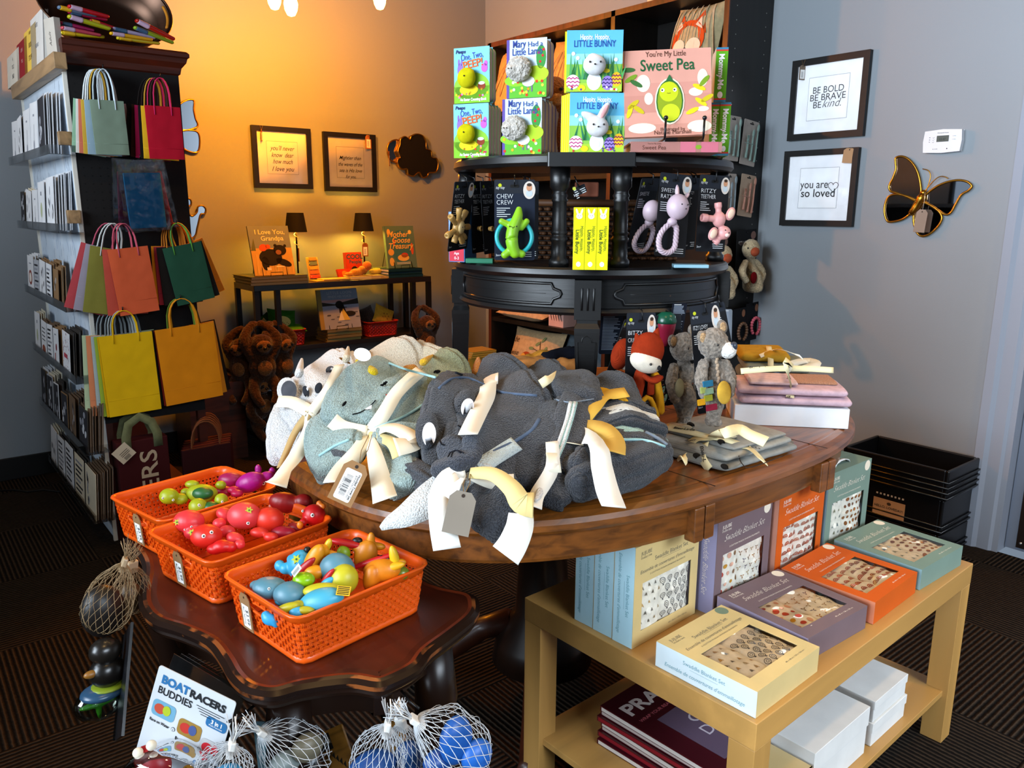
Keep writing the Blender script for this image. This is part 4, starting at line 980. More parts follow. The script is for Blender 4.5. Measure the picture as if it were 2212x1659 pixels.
# ================================================================ things on the console
def basket(parent, w, d, h, col, rows=9, pitch=.0105, r=.02, taper=.93, slot=True, name='basket_body'):
    """woven plastic basket: footprint w x d at the rim, walls of interlaced double bars"""
    m = mat(col, 'plastic')
    def per(zf, off=0):
        k = taper+(1-taper)*zf; W_, D_ = w*k+2*off, d*k+2*off; R = r+off
        return W_, D_, R
    Lp = 2*(w+d)-8*r+2*pi*r; ncol = int(Lp/pitch/2)*2
    def pt(s, zf, off):
        W_, D_, R = per(zf, off); a, b_ = W_-2*R, D_-2*R; q = pi*R/2; Lt = 2*(a+b_)+4*q; u = (s % 1)*Lt
        segs = [(a, 0), (q, 1), (b_, 2), (q, 3), (a, 4), (q, 5), (b_, 6), (q, 7)]
        for L_, k in segs:
            if u <= L_ or k == 7: break
            u -= L_
        if k == 0: return (-a/2+u, -D_/2)
        if k == 1: an = -pi/2+u/R; return (a/2+R*cos(an), -b_/2+R*sin(an))
        if k == 2: return (W_/2, -b_/2+u)
        if k == 3: an = u/R; return (a/2+R*cos(an), b_/2+R*sin(an))
        if k == 4: return (a/2-u, D_/2)
        if k == 5: an = pi/2+u/R; return (-a/2+R*cos(an), b_/2+R*sin(an))
        if k == 6: return (-W_/2, b_/2-u)
        an = pi+u/R; return (-a/2+R*cos(an), -b_/2+R*sin(an))
    def P(s, z, off): x, y = pt(s, z/h, off); return V((x, y, z))
    z0, z1 = .01, h-.014; rh = (z1-z0)/rows
    skip = set()
    a_ = w-2*r; b_ = d-2*r; q = pi*r/2; Lt = 2*(a_+b_)+4*q
    if slot:   # handle openings in the two short sides
        for base in (a_+q, 2*a_+3*q+b_):
            c0 = (base+b_/2)/Lt
            for c in range(ncol):
                if abs((c+.5)/ncol-c0)*Lt < .034:
                    for j in (rows-3, rows-2): skip.add((c, j))
    mb = MB(); amp = .001
    # horizontal double bars
    for j in range(rows):
        for db in (.24, .56):
            za = z0+(j+db)*rh; zb = za+rh*.22
            for c in range(ncol):
                if (c, j) in skip: continue
                s0, s1 = c/ncol, (c+1)/ncol; sg = 1 if (c+j) % 2 else -1
                for (ua, ub, oa, ob) in ((0, .5, -sg*amp*0, sg*amp), (.5, 1, sg*amp, 0)):
                    A = s0+(s1-s0)*ua; B_ = s0+(s1-s0)*ub
                    q8 = [P(A, za, oa+.001), P(B_, za, ob+.001), P(B_, zb, ob+.001), P(A, zb, oa+.001), P(A, za, oa-.0008), P(B_, za, ob-.0008), P(B_, zb, ob-.0008), P(A, zb, oa-.0008)]
                    mb.add(q8, [(0, 1, 2, 3), (7, 6, 5, 4), (0, 4, 5, 1), (3, 2, 6, 7)], m, True)
    # vertical double bars at cell edges
    for c in range(ncol):
        for db in (-.22, .04):
            s0 = (c+db)/ncol; s1 = s0+.18/ncol
            for j in range(rows):
                if (c, j) in skip and (c-1, j) in skip: continue
                sg = -1 if (c+j) % 2 else 1
                za = z0+j*rh; zm = za+rh/2; zb = za+rh
                for (u, v_, oa, ob) in ((za, zm, 0, sg*amp), (zm, zb, sg*amp, 0)):
                    q8 = [P(s0, u, oa+.001), P(s1, u, oa+.001), P(s1, v_, ob+.001), P(s0, v_, ob+.001), P(s0, u, oa-.0008), P(s1, u, oa-.0008), P(s1, v_, ob-.0008), P(s0, v_, ob-.0008)]
                    mb.add(q8, [(0, 1, 2, 3), (7, 6, 5, 4), (0, 3, 7, 4), (1, 5, 6, 2)], m, True)
    K = 64
    def band(prof, mm=m):
        vs = []
        for (z, off) in prof: vs += [P(i/K, z, off) for i in range(K)]
        mb.add(vs, [(j*K+i, j*K+(i+1) % K, (j+1)*K+(i+1) % K, (j+1)*K+i) for j in range(len(prof)-1) for i in range(K)], mm)
    band([(0, -.004), (0, 0), (.003, .0012), (z0+.001, .001), (z0+.001, -.001), (.003, -.002)])
    mb.add([P(i/K, .002, -.002) for i in range(K)], [tuple(range(K))], m, True)
    o = mb.build(name, parent)
    mb = MB()
    band([(z1-.002, -.001), (z1-.002, .001), (z1+.004, .0015), (h-.004, .006), (h-.001, .0065), (h, .004), (h-.002, -.0005), (z1+.003, -.0015), (z1-.002, -.001)])
    mb.build('rim', parent)
    if slot:
        for sg in (-1, 1):
            mb = MB(); zc_ = z0+rh*(rows-2); W_ = w*(taper+(1-taper)*zc_/h)/2
            pts = [(sg*(W_+.0005), .037*cos(a)*(1 if abs(cos(a)) < .9 else 1), zc_+rh*1.02*sin(a)) for a in [2*pi*i/24 for i in range(24)]]
            mb.tube([(p[0], math.copysign(min(abs(p[1])*1.15, .036), p[1]), p[2]) for p in pts], .0022, m, 6, closed=True); mb.build('handle_rim', parent)
    return o
def cuboid_book(name, label, loc, rz, w, d, h, cover, page='#d9d2c0', group=None, tilt=None, art=None, cat='book', spine=True):
    """book lying flat: w along x, d depth, h thick; spine along the front edge"""
    t = MB(); c = mat(cover, 'gloss')
    t.box(0, w, 0, d, 0, .0025, c); t.box(0, w, 0, d, h-.0025, h, c); t.box(0.004, w-.004, .003, d-.004, .0025, h-.0025, mat(page, 'paper'))
    if spine: t.box(0, w, 0, .0025, 0, h, c)
    if art: art(t)
    o = t.build(name); o.location = loc; o.rotation_euler = (0, 0, rz)
    return tag(o, label, cat, group)
def stack(n, label, loc, rz, w, d, h, covers, group, page='#d9d2c0', art=None, jit=.004):
    for i in range(n):
        lab = label % (('topmost', 'second from top', 'third from top', 'fourth from top', 'fifth from top', 'sixth from top', 'seventh from top')[n-1-i] if n > 1 else 'only')
        cuboid_book('stacked_book', lab, (loc[0]+random.uniform(-jit, jit), loc[1]+random.uniform(-jit, jit), loc[2]+i*h), rz+random.uniform(-.02, .02), w, d, h-.0004, covers[i % len(covers)], page, group, art=art)
def cover_book(name, label, loc, rz, w, h, th, cover, art, lean=.22, page='#e6e0d2', group=None, cat='book', spine_col=None, rnd_=0.0):
    """upright book seen from its front"""
    o = thing(name, label, cat, loc, group=group, rot=(-lean, 0, rz))
    mb = MB(); c = mat(cover, 'gloss'); s = mat(spine_col or cover, 'gloss')
    if rnd_:
        P_ = rrect(w, h, rnd_)
        P2 = [(0, 0), (w-rnd_, 0)]+P_[0:6][0:]+P_[6:12]+[(0, h)]
        mb.prism(P2, 0, .0022, c, ax='y'); mb.prism(P2, th-.0022, th, c, ax='y'); mb.box(0, .002, .001, th-.001, 0, h, s)
        mb.prism([(x*.995, z*.995+h*.0025) for x, z in P2], .0022, th-.0022, mat(page, 'paper'), ax='y')
        if th > .015:
            for k in range(1, 7): mb.prism(P2, th*k/7-.0002, th*k/7+.0002, mat('#b0aba0', 'paper'), ax='y', cap=False)
    else:
        mb.box(0, w, 0, .0022, 0, h, c); mb.box(0, w, th-.0022, th, 0, h, c); mb.box(0, .0022, 0, th, 0, h, s)
        mb.box(.002, w-.003, .0022, th-.0022, .003, h-.003, mat(page, 'paper'))
    mb.build('book_block', o)
    a = MB(); art(a, w, h); a.build('cover_print', o)
    return o
def M_(c): return mat(c, 'paper')
def easel(label, loc, rz, w, h, lean=.3, hooks=False):
    t = thing('book_easel', label, 'book stand', loc, rz); m = mat(BLACK, 'plain', .3); r = .0018
    MB().tube([(w*.35, -.012, .0), (w*.35, -.03, .0), (w*.35, -.03, .018), (w*.65, -.03, .018), (w*.65, -.03, 0), (w*.65, -.012, 0)], r, m, 6).build('front_lip', t)
    for x in (w*.2, w*.8):
        MB().tube([(x, -.012, .002), (x, .0+h*sin(lean)*.9, h*.85), (x, .0+h*sin(lean)+.06, .002)], r, m, 6).build('side_wire', t)
    MB().tube([(w*.2, h*sin(lean)*.9, h*.85), (w*.8, h*sin(lean)*.9, h*.85)], r, m, 6).build('cross_wire', t)
    return t
def art_grandpa(a, w, h):
    a.q(0, w, 0, h, M_('#77828c'), 1); a.q(0, w, 0, h*.55, M_('#c09a52'), 2); a.pf([(0, h*.5), (w*.1, h*.75), (w*.12, h*.5)], M_('#5b6248'), 3)
    for i in range(30): x = random.uniform(0, w); a.line([(x, random.uniform(0, .1)*h), (x+.004, random.uniform(.1, .5)*h)], .0015, M_(random.choice(['#d8b868', '#a88440', '#7f8a4a'])), 3)
    k = M_('#17110e')
    a.disc(w*.45, h*.36, w*.28, h*.17, k, 4); a.disc(w*.7, h*.5, w*.16, h*.11, k, 4); a.disc(w*.3, h*.24, w*.09, h*.14, k, 4); a.disc(w*.75, h*.25, w*.2, h*.07, k, 4, -.4)
    a.disc(w*.6, h*.6, w*.04, h*.03, k, 4); a.disc(w*.84, h*.59, w*.035, h*.03, k, 4); a.disc(w*.66, h*.46, w*.07, h*.05, M_('#8a5a38'), 5)
    a.disc(w*.3, h*.56, w*.1, h*.07, M_('#c8502a'), 5, .3); a.disc(w*.42, h*.58, w*.06, h*.045, M_('#c8502a'), 5); a.q(w*.55, w*.75, h*.16, h*.18, M_('#e8dcc0'), 5); a.q(w*.32, w*.42, h*.1, h*.16, M_('#d8ccb8'), 5)
    for s, z, x in (('I Love You,', .83, .52), ('Grandpa', .70, .56)): a.text(s, w*x, h*z, .034, M_('#f0e2b8'), 6, bold=.01)
gz = KZ
# left end: stack of big flat books, bear book on easel
for i in range(3):
    cuboid_book('stacked_book', '%s large olive-cream picture book in the stack at the left end of the console' % ['bottom', 'middle', 'top'][i], (1.435+.004*i, 3.845+.003*i, gz+i*.0145), .03*i-.02, .30, .24, .0142, ['#5a5b34', '#62603a', '#5c5a35'][i], '#8f8a5a', 'large books stacked under the bear book')
p = Z(550, 579, gz+.0445)
cover_book('picture_book', 'I Love You, Grandpa picture book with black bear cover on an easel', (1.475, 3.885, gz+.046), -.02, .212, .255, .012, '#5d6a72', art_grandpa, .30)
easel('black wire easel holding the bear picture book', (1.475, 3.895, gz+.044), -.02, .21, .25)
def art_goose(a, w, h):
    a.q(0, w, 0, h, M_('#56725f'), 1); a.disc(w*.5, h*.5, w*.36, h*.4, M_('#3a6a68'), 2)
    for s, z, x in (('Mother', .74, .44), ('Goose', .60, .53), ('Treasury', .46, .52)): a.text(s, w*x, h*z, .045, M_('#e0b04a'), 4, shear=.3, bold=.015)
    for (x, z, rx, rz_, c) in ((.12, .85, .06, .08, '#d8a848'), (.85, .85, .06, .05, '#e8c860'), (.14, .38, .1, .08, '#d8a040'), (.55, .24, .2, .08, '#e0b050'), (.6, .3, .12, .06, '#c0402a'), (.88, .45, .05, .14, '#c8502a'), (.14, .15, .08, .1, '#d8a848'), (.27, .62, .04, .07, '#c8502a')):
        a.disc(w*x, h*z, w*rx, h*rz_, M_(c), 3)
    for z in (.12, .09): a.q(w*.3, w*.78, h*z, h*(z+.012), M_('#d8d8b8'), 4)
cover_book('picture_book', 'Mother Goose Treasury picture book with green gold cover on an easel', (2.245, 3.90, gz+.052), .02, .19, .235, .022, '#5a7a66', art_goose, .16)
easel('black wire easel holding the green nursery rhyme book', (2.245, 3.905, gz+.05), .02, .19, .22)
stack(3, 'dark teal hardback under the nursery rhyme book, %s', (2.225, 3.87, gz), .02, .225, .16, .0165, ['#12343c'], 'teal hardbacks stacked on the console')
for i in range(3): cuboid_book('stacked_book', 'pale paper-edged book behind the teal hardbacks, %s' % ['bottom', 'middle', 'top'][i], (2.205, 4.0, gz+.016*i), -.3, .17, .12, .0155, '#6a7a58', '#c9c4a0', 'pale books behind the teal stack')
# lamps
lt = None
def lamp(px, label, tagged):
    global lt
    c = V((px, 4.04, gz)); bm = mat('#1a140e', 'brass', .35)
    t = thing('table_lamp', label, 'lamp', c, group=None)
    MB().lathe([(.045, 0), (.045, .006), (.01, .012), (.005, .02)], bm, 24).build('base', t)
    MB().lathe([(.0045, .015), (.0045, .30)], bm, 12).build('pole', t)
    sh = bpy.data.materials.get('lampshade') 
    mb = MB(); mb.lathe([(.058, .255), (.043, .355)], mat('#0a0807', 'plain', .8), 32, capb=False, capt=False); mb.lathe([(.0415, .354), (.0565, .256)], mat('#c9a050', 'plain', .5), 32, capb=False, capt=False); mb.build('lamp_shade', t)
    MB().ell((0, 0, .30), (.013, .013, .016), mat('#ffd070', 'emit', e=40.0)).build('bulb', t)
    MB().tube([(.012*cos(a*.9), .012*sin(a*.9), .26-a*.006) for a in range(14)], .0012, mat('#c9a870')).build('cord', t)
    if tagged: kraft_tag(t, Matrix.Translation((.0, -.014, .19)), .036, .075, '#8a5028')
    else: MB().box(.005, .007, -.012, .012, .10, .17, mat('#8a5028', 'paper')).build('price_tag', t)
    light('POINT', 'lamp_light', (c.x, c.y, c.z+.27), 5.5, (1.0, .60, .06), .012)
    light('POINT', 'lamp_light', (c.x, c.y, c.z+.335), 1.6, (1.0, .60, .06), .012)
lamp(1.77, 'small black-shaded table lamp beside the bear book, left of two', False)
lamp(2.17, 'small black-shaded table lamp with hanging kraft tag, right of two', True)
# xylophone on end
t = thing('toy_xylophone', 'small wooden xylophone standing on end with grey, yellow and orange bars', 'toy', (1.815, 4.0, gz), 0.1, rot=(-.25, 0, .05))
MB().box(0, .07, 0, .008, 0, .125, mat('#c9a040', 'wood', axis=2)).build('frame', t, mods=[BEV(.004)])
for i, (c, z) in enumerate([('#c8481a', .008), ('#d86a1a', .032), ('#d8a028', .056), ('#6a7868', .080), ('#a8862a', .104)]):
    mb = MB(); mb.box(.004+.002*i, .066-.002*i, -.006, -.001, z, z+.019, mat(c, 'gloss')); 
    for x in (.012, .058): mb.ell((x, -.007, z+.0095), .0028, mat('#e0c060', 'metal'), n=8, k=6)
    mb.build('bar', t, mods=[BEV(.002)])
def art_cool(a, w, h):
    a.q(0, w, 0, h, M_('#b83018'), 1); a.text('COOL', w*.55, h*.74, .036, M_('#24486a'), 2, bold=.03); a.text('People', w*.57, h*.56, .027, M_('#24486a'), 2, bold=.02)
    a.disc(w*.5, h*.25, w*.22, h*.2, M_('#1a1410'), 2); a.disc(w*.5, h*.2, w*.14, h*.13, M_('#b87848'), 3)
cover_book('board_book', 'red COOL People board book standing on the console', (2.055, 4.03, gz), .03, .10, .14, .03, '#b03018', art_cool, .1)
cover_book('board_book', 'low orange-red book leaning behind the plush in front of the COOL book', (1.99, 4.0, gz), .15, .09, .055, .012, '#a82a14', lambda a, w, h: a.disc(w*.5, h*.5, w*.2, h*.3, M_('#c86a20')), .4)
t = thing('plush_rattle', 'yellow-orange plush rattle heap lying on small books', 'toy', (2.06, 3.93, gz+.018), 0.2)
mb = MB(); f = mat('#c98a2a', 'fur')
for c, r in (((0, 0, .02), (.045, .025, .02)), ((.05, .005, .025), (.03, .02, .02)), ((.03, -.01, .035), (.02, .02, .018)), ((-.05, 0, .012), (.03, .018, .012))): mb.ell(c, r, f)
mb.build('soft_body', t, mods=[REM(.004)])
MB().ell((.075, 0, .05), .026, mat('#c8702a', 'fur')).build('soft_head', t)
MB().ell((.15, .01, .016), (.05, .025, .018), mat('#b8a848', 'cloth')).build('soft_tail', t)
for i, (x, y, a, w, d, h_, c) in enumerate([(1.80, 3.87, .02, .15, .10, .005, '#c9a848'), (1.84, 3.875, -.05, .15, .10, .006, '#d8b850'), (1.93, 3.87, .03, .12, .11, .006, '#c8b060'), (2.0, 3.88, -.06, .12, .11, .018, '#d0c080'), (2.105, 3.885, .02, .10, .10, .018, '#c8b478'), (2.185, 3.885, -.1, .08, .1, .010, '#b89a50')]):
    z = gz+(.0052 if i == 1 else (.0 if i != 2 else .0))
    cuboid_book('small_book', 'thin yellow booklet lying on the console, %s from the left' % ORD[i], (x, y, z), a, w, d, h_, c, '#d8cc98', 'small books lying along the console front')  # yellow tones are the cover and page colours
# lower shelf
lz = .5455
for (px, label, w, d, hh) in ((1.49, 'red woven basket with green cushions on the lower console shelf', .24, .17, .085), (2.10, 'red woven basket with a yellow cushion at the right of the lower console shelf', .19, .17, .085)):
    t = thing('woven_basket', label, 'basket', (px+w/2, 3.965, lz), -.05)
    basket(t, w, d, hh, '#a3200f', rows=7, pitch=.011)
    if True:
        pass
def pillow(name, label, cat, loc, rot, w, h, th, col, art=None, kind='cloth', group=None):
    t = thing(name, label, cat, loc, rot=rot, group=group); mb = MB(); N_ = 16; m = mat(col, kind)
    def hgt(u, v): return th/2*(max(0, (1-abs(u)**2.6))*max(0, (1-abs(v)**2.6)))**.55
    def pos(u, v):
        k = 1-.07*(abs(u)**2)*(1-abs(v)**1.5)-.0; k2 = 1-.07*(abs(v)**2)*(1-abs(u)**1.5)
        return (w/2*u*(1-.06*(1-v*v)), h/2*v*(1-.06*(1-u*u)))
    vs = []
    for sg in (-1, 1):
        for j in range(N_+1):
            for i in range(N_+1):
                u = -1+2*i/N_; v = -1+2*j/N_; x, z = pos(u, v); vs.append((x, sg*(hgt(u, v)+.0006)+.002*noise.noise(V((x*30, z*30, w*9))), z))
    n1 = (N_+1)**2; F = [(j*(N_+1)+i, j*(N_+1)+i+1, (j+1)*(N_+1)+i+1, (j+1)*(N_+1)+i) for j in range(N_) for i in range(N_)]
    mb.add(vs, F+[tuple(n1+k for k in f[::-1]) for f in F], m)
    ring_ = [j*(N_+1) for j in range(N_+1)]; e = [i for i in range(N_+1)]+[j*(N_+1)+N_ for j in range(1, N_+1)]+[N_*(N_+1)+i for i in range(N_-1, -1, -1)]+[j*(N_+1) for j in range(N_-1, 0, -1)]
    mb.add(vs, [(e[k], n1+e[k], n1+e[(k+1) % len(e)], e[(k+1) % len(e)]) for k in range(len(e))], m)
    mb.build('cushion', t)
    if art:
        a = MB(); art(a, w, h)
        # press the print onto the bulging front
        out = []
        for p in a.v:
            u = max(-1, min(1, p.x/(w/2))); v = max(-1, min(1, p.z/(h/2))); out.append(V((p.x, -hgt(u, v)-.003+p.y*1.0, p.z)))
        a.v = out; a.build('cushion_print', t)
    return t
def art_melon(a, w, h):
    a.disc(0, -h*.05, w*.26, h*.2, M_('#c9c070'), 1); a.q(-w*.26, w*.26, -h*.05, h*.2, M_('#2f6a1c'), 2)
    for i in range(8): a.disc(w*(-.18+.05*i), -h*(.1+.04*(i % 3)), w*.012, h*.02, M_('#3a3a14'), 3)
pillow('small_cushion', 'green cushion with a half round melon print in the left red basket', 'cushion', (1.63, 3.96, lz+.12), (-.5, .15, -.1), .15, .14, .05, '#2c6a1a', art_melon)
pillow('small_cushion', 'bright green cushion lying along the rim of the left red basket', 'cushion', (1.66, 3.935, lz+.082), (-1.3, .0, 0), .16, .09, .035, '#4a8a1a')
pillow('small_cushion', 'dark green leaf cushion at the back left of the left red basket', 'cushion', (1.55, 4.0, lz+.10), (-.3, -.5, .2), .12, .1, .04, '#1f4a18')
pillow('small_cushion', 'tan tip of a soft toy sticking out of the left red basket', 'soft toy', (1.54, 3.96, lz+.115), (-.2, .9, 0), .06, .035, .025, '#b89058')
def art_holes(a, w, h):
    for x, z in ((-.1, .05), (.05, .1), (.15, 0), (-.02, -.08), (.12, -.15), (-.12, -.12)): a.disc(w*x, h*z, w*.035, h*.04, M_('#8a5a14'), 1)
pillow('small_cushion', 'yellow cheese wedge cushion with dots in the right red basket', 'cushion', (2.23, 3.95, lz+.105), (-.3, .45, 0), .13, .11, .04, '#c9982c', art_holes)
pillow('small_cushion', 'brown and grey soft toy beside the cheese cushion in the right red basket', 'soft toy', (2.15, 3.98, lz+.10), (-.3, -.3, 0), .09, .12, .05, '#3a2a22', kind='fur')
def art_loon(a, w, h):
    a.q(0, w, 0, h, M_('#8f96a8'), 1); a.q(0, w*.1, 0, h, M_('#8f7a3c'), 2); a.q(w*.1, w, h*.72, h, M_('#77889a'), 2); a.q(w*.1, w, h*.66, h*.73, M_('#b08a88'), 3)
    a.pf([(w*.1, h*.68), (w*.4, h*.62), (w*.6, h*.66), (w, h*.74), (w, h*.6), (w*.1, h*.58)], M_('#2c2a24'), 4)
    a.disc(w*.52, h*.6, w*.1, h*.1, M_('#15120f'), 5); a.pf([(w*.5, h*.62), (w*.62, h*.6), (w*.7, h*.3), (w*.5, h*.4)], M_('#15120f'), 5); a.disc(w*.75, h*.36, w*.15, h*.07, M_('#1c1813'), 5)
    a.pf([(w*.45, h*.2), (w*.75, h*.2), (w*.6, h*.5)], M_('#c9b048'), 6); a.pf([(w*.45, h*.2), (w*.6, h*.2), (w*.55, h*.45)], M_('#d8d0a8'), 7)
    for i in range(12): a.disc(w*random.uniform(.15, .95), h*random.uniform(.06, .55), w*.05, h*.012, M_('#4a4e58'), 4)
    a.text('LITTLE LOON', w*.55, h*.87, .022, M_('#a8b0b8'), 8, sp=1.1); a.text('FINDS HIS VOICE', w*.55, h*.78, .018, M_('#a8b0b8'), 8)
t = cover_book('picture_book', 'picture book with a loon and yellow sail cover on the lower console shelf', (1.815, 3.885, lz+.067), -.03, .235, .215, .012, '#7a8494', art_loon, .22)
easel('black easel with two front hooks under the loon picture book', (1.82, 3.895, lz+.0665), -.03, .22, .2, hooks=True)
stack(4, 'cream-edged picture book under the loon book, %s', (1.845, 3.875, lz), -.03, .2, .15, .0165, ['#8a7a40', '#7a6c3c'], 'picture books stacked under the loon book', page='#b8a868')

# ---- sloths hanging on the console legs
def sloth(label, loc, rz, arms, s=1.0, flip=1):
    t = thing('plush_sloth', label, 'soft toy', loc, rz, group='plush sloths hanging on the console legs')
    fur = mat('#3c2412', 'fur', s=120); tan = mat('#7a5028', 'fur', s=160)
    mb = MB()
    mb.ell((0, 0, 0), (.062*s, .048*s, .075*s), fur); mb.ell((0, -.01, .105*s), (.05*s, .046*s, .048*s), fur)
    for sg in (-1, 1):
        a = [V((sg*.045*s, 0, .05*s)), V((sg*.075*s, .0, .12*s)), V((sg*.05*s, .03, .165*s)), V((sg*.016*s, .05, .19*s))] if arms else [V((sg*.05*s, 0, .04*s)), V((sg*.075*s, -.03, -.03*s)), V((sg*.03*s, -.05, -.09*s))]
        mb.loft([(p, r*s, r*s) for p, r in zip(a, (.026, .024, .022, .02))], fur, n=12, e=2)
        b_ = [V((sg*.035*s, 0, -.06*s)), V((sg*.05*s, -.03, -.10*s)), V((sg*.045*s, -.05, -.135*s)), V((sg*.03*s, -.06, -.16*s))]
        mb.loft([(p, r*s, r*s) for p, r in zip(b_, (.03, .026, .022, .02))], fur, n=12, e=2)
    mb.build('furry_body', t, mods=[REM(.006*s, 5), DIS(.006, .012)])
    MB().ell((0, -.043*s, .1*s), (.034*s, .018*s, .03*s), tan).build('face_patch', t)
    for sg in (-1, 1):
        mb = MB(); mb.ell((sg*.019*s, -.057*s, .104*s), (.013*s, .005*s, .009*s), mat('#1c0f08', 'fur'), Euler((0, sg*.5, 0))); mb.ell((sg*.016*s, -.062*s, .105*s), .004*s, mat(BLACK, 'gloss')); mb.build('eye', t)
    MB().ell((0, -.064*s, .094*s), (.008*s, .005*s, .006*s), mat('#120a06', 'gloss')).build('nose', t)
    MB().ell((0, -.042*s, .0), (.034*s, .014*s, .036*s), tan).build('belly_patch', t)
    return t
sloth('front plush sloth with round tan belly patch hanging on the left console legs', (1.45, 3.80, .47), -.1, True, 1.1)
sloth('second plush sloth, right of and behind the front one on the left console legs', (1.56, 3.83, .46), .35, True, 1.1)
sloth('dark third plush sloth at the left edge of the bunch, face turned away', (1.375, 3.88, .46), -.8, True, 1.0)
sloth('plush sloth hanging low under the left bunch, near the floor', (1.44, 3.83, .27), .2, False, 1.0)
sloth('plush sloth hanging alone by its arms on the right console legs', (2.44, 3.83, .50), .05, True, 1.0)
# wooden crate behind the rack and book pile at the right
t = thing('wooden_crate', 'reddish brown wooden crate with slanted handle at the left of the console', 'crate', (1.10, 3.86, 0), 0)
cw = mat('#3c1a0c', 'wood', axis=0)
for a in ((0, .27, 0, .012, 0, .40), (0, .27, .24, .252, 0, .40), (0, .012, .012, .24, 0, .40), (.258, .27, .012, .24, 0, .40), (.012, .258, .012, .24, 0, .012)): MB().box(*a, cw).build('side_board', t)
MB().tube([(.0, .12, .40), (.12, .12, .50), (.27, .12, .42)], .012, cw, 4).build('handle_bar', t)
t = thing('display_box', 'yellow open box of books right of the console, behind the half-round table', 'box', (2.62, 3.66, 0), -.1)
MB().box(0, .2, 0, .2, 0, .40, mat('#a8862a', 'paper')).build('box_body', t)  # box paper coloured yellow
for i in range(3): cuboid_book('stacked_book', 'pale booklet lying in the yellow box right of the console, %s' % ['bottom', 'middle', 'top'][i], (2.63+.006*i, 3.65, .4005+.012*i), -.1+.04*i, .17, .15, .0116, '#b89a3c', '#c9b878', 'booklets in the yellow box')
# ---- black crate stack with label at the right wall
def crate_stack():
    blkp = mat('#08080a', 'plastic')
    for i, (z0, z1, lab) in enumerate(((0.0, .098, 'black plastic tote on the floor by the grey wall, bottom of the stack'), (.10, .232, 'black plastic tote with kraft label, second in the stack'), (.235, .35, 'open black ribbed tote on top of the stack by the grey wall'))):
        t = thing('storage_tote', lab, 'crate', (2.99, 1.29, 0), -.0, group='stacked black totes')
        o = .0 if i < 2 else .012; X0, X1, Y0, Y1 = -.112-o*1.6, .13, -.185-o, .185+o
        mb = MB()
        mb.box(X0, X1, Y0, Y0+.012, z0, z1, blkp); mb.box(X0, X1, Y1-.012, Y1, z0, z1, blkp); mb.box(X0, X0+.012, Y0+.012, Y1-.012, z0, z1, blkp); mb.box(X1-.012, X1, Y0+.012, Y1-.012, z0, z1, blkp); mb.box(X0+.012, X1-.012, Y0+.012, Y1-.012, z0, z0+.01, blkp)
        mb.build('tote_body', t, mods=[BEV(.004)])
        for k in range(2 if i < 2 else 4):
            mb = MB(); zz = z0+.012+k*.02
            P = [(X0-.004, Y0-.004), (X1+.002, Y0-.004), (X1+.002, Y1+.004), (X0-.004, Y1+.004)]
            mb.tube([(p[0], p[1], zz) for p in P], .004, blkp, 6, closed=True); mb.build('rib', t)
        if i == 1:
            T = Matrix.Translation((X0-.006, .065, .095)) @ Matrix.Rotation(-pi/2, 4, 'Z')
            mb = MB(T); mb.box(0, .12, 0, .001, .02, .085, mat('#a88058', 'paper')); mb.text('HELLO, LOVEDAY!', .06, .05, .013, mat('#2a1c10'), 2, width=.108, bold=.01)
            mb.text('we are so glad you are here', .06, .038, .006, mat('#2a1c10'), 2, width=.08); mb.disc(.06, .07, .008, .006, mat('#3a2a1a'), 2)
            for k in range(8): mb.q(.008+k*.014, .015+k*.014, .10, .107, mat('#b8b0a0'), 2)
            mb.build('kraft_label', t, label='kraft label with black capitals')
crate_stack()
# ================================================================ on the half-round table
TL_, TU_ = OZ+ZL, OZ+ZT      # world heights of its two tops
def Hd(px, py, hd):
    d = ray(px, py); return CAM+d*(hd/sqrt(d.x*d.x+d.y*d.y))
def frame3(BL, BR, TL):
    x = (BR-BL); w = x.length; x.normalize(); z = TL-BL; z = z-x*z.dot(x); h = z.length; z.normalize(); y = z.cross(x)
    M = Matrix((x, y, z)).transposed().to_4x4(); M.translation = BL
    return M, w, h
def placed(name, label, cat, M, group=None):
    t = thing(name, label, cat, M.translation, group=group); t.rotation_euler = M.to_euler(); return t
class Loc:
    def __init__(s, M): s.M = M; s.I = M.inverted(); s.n = M.to_3x3() @ V((0, 1, 0)); s.o = M.translation
    def __call__(s, px, py, dy=0.0):
        return s.I @ PL(px, py, s.o+s.n*dy, s.n)
def lean_book(name, label, bl, hd, z, rz, w, h, th, cover, art, page='#d8d4ca', lean=.05, group=None, rnd_=.008, spine_col=None):
    p = Hd(bl[0], bl[1], hd); p.z = z
    return cover_book(name, label, p, rz, w, h, th, cover, art, lean, page, group, spine_col=spine_col, rnd_=rnd_)
def flowers(a, w, h, cols, n, z0=0, z1=.3, r=.03, l=4):
    for i in range(n): a.disc(w*random.uniform(.04, .96), h*random.uniform(z0, z1), w*r, w*r, M_(random.choice(cols)), l, n=7)
def egg(a, x, z, rx, rz, c1, c2, l=5):
    a.disc(x, z, rx, rz, M_(c1), l); 
    for k in (-.5, 0, .5):
        ww = rx*sqrt(1-k*k)*.98
        a.line([(x-ww+2*ww*i/6, z+rz*k+(rz*.1 if i % 2 else -rz*.1)) for i in range(7)], rz*.13, M_(c2), l+1)
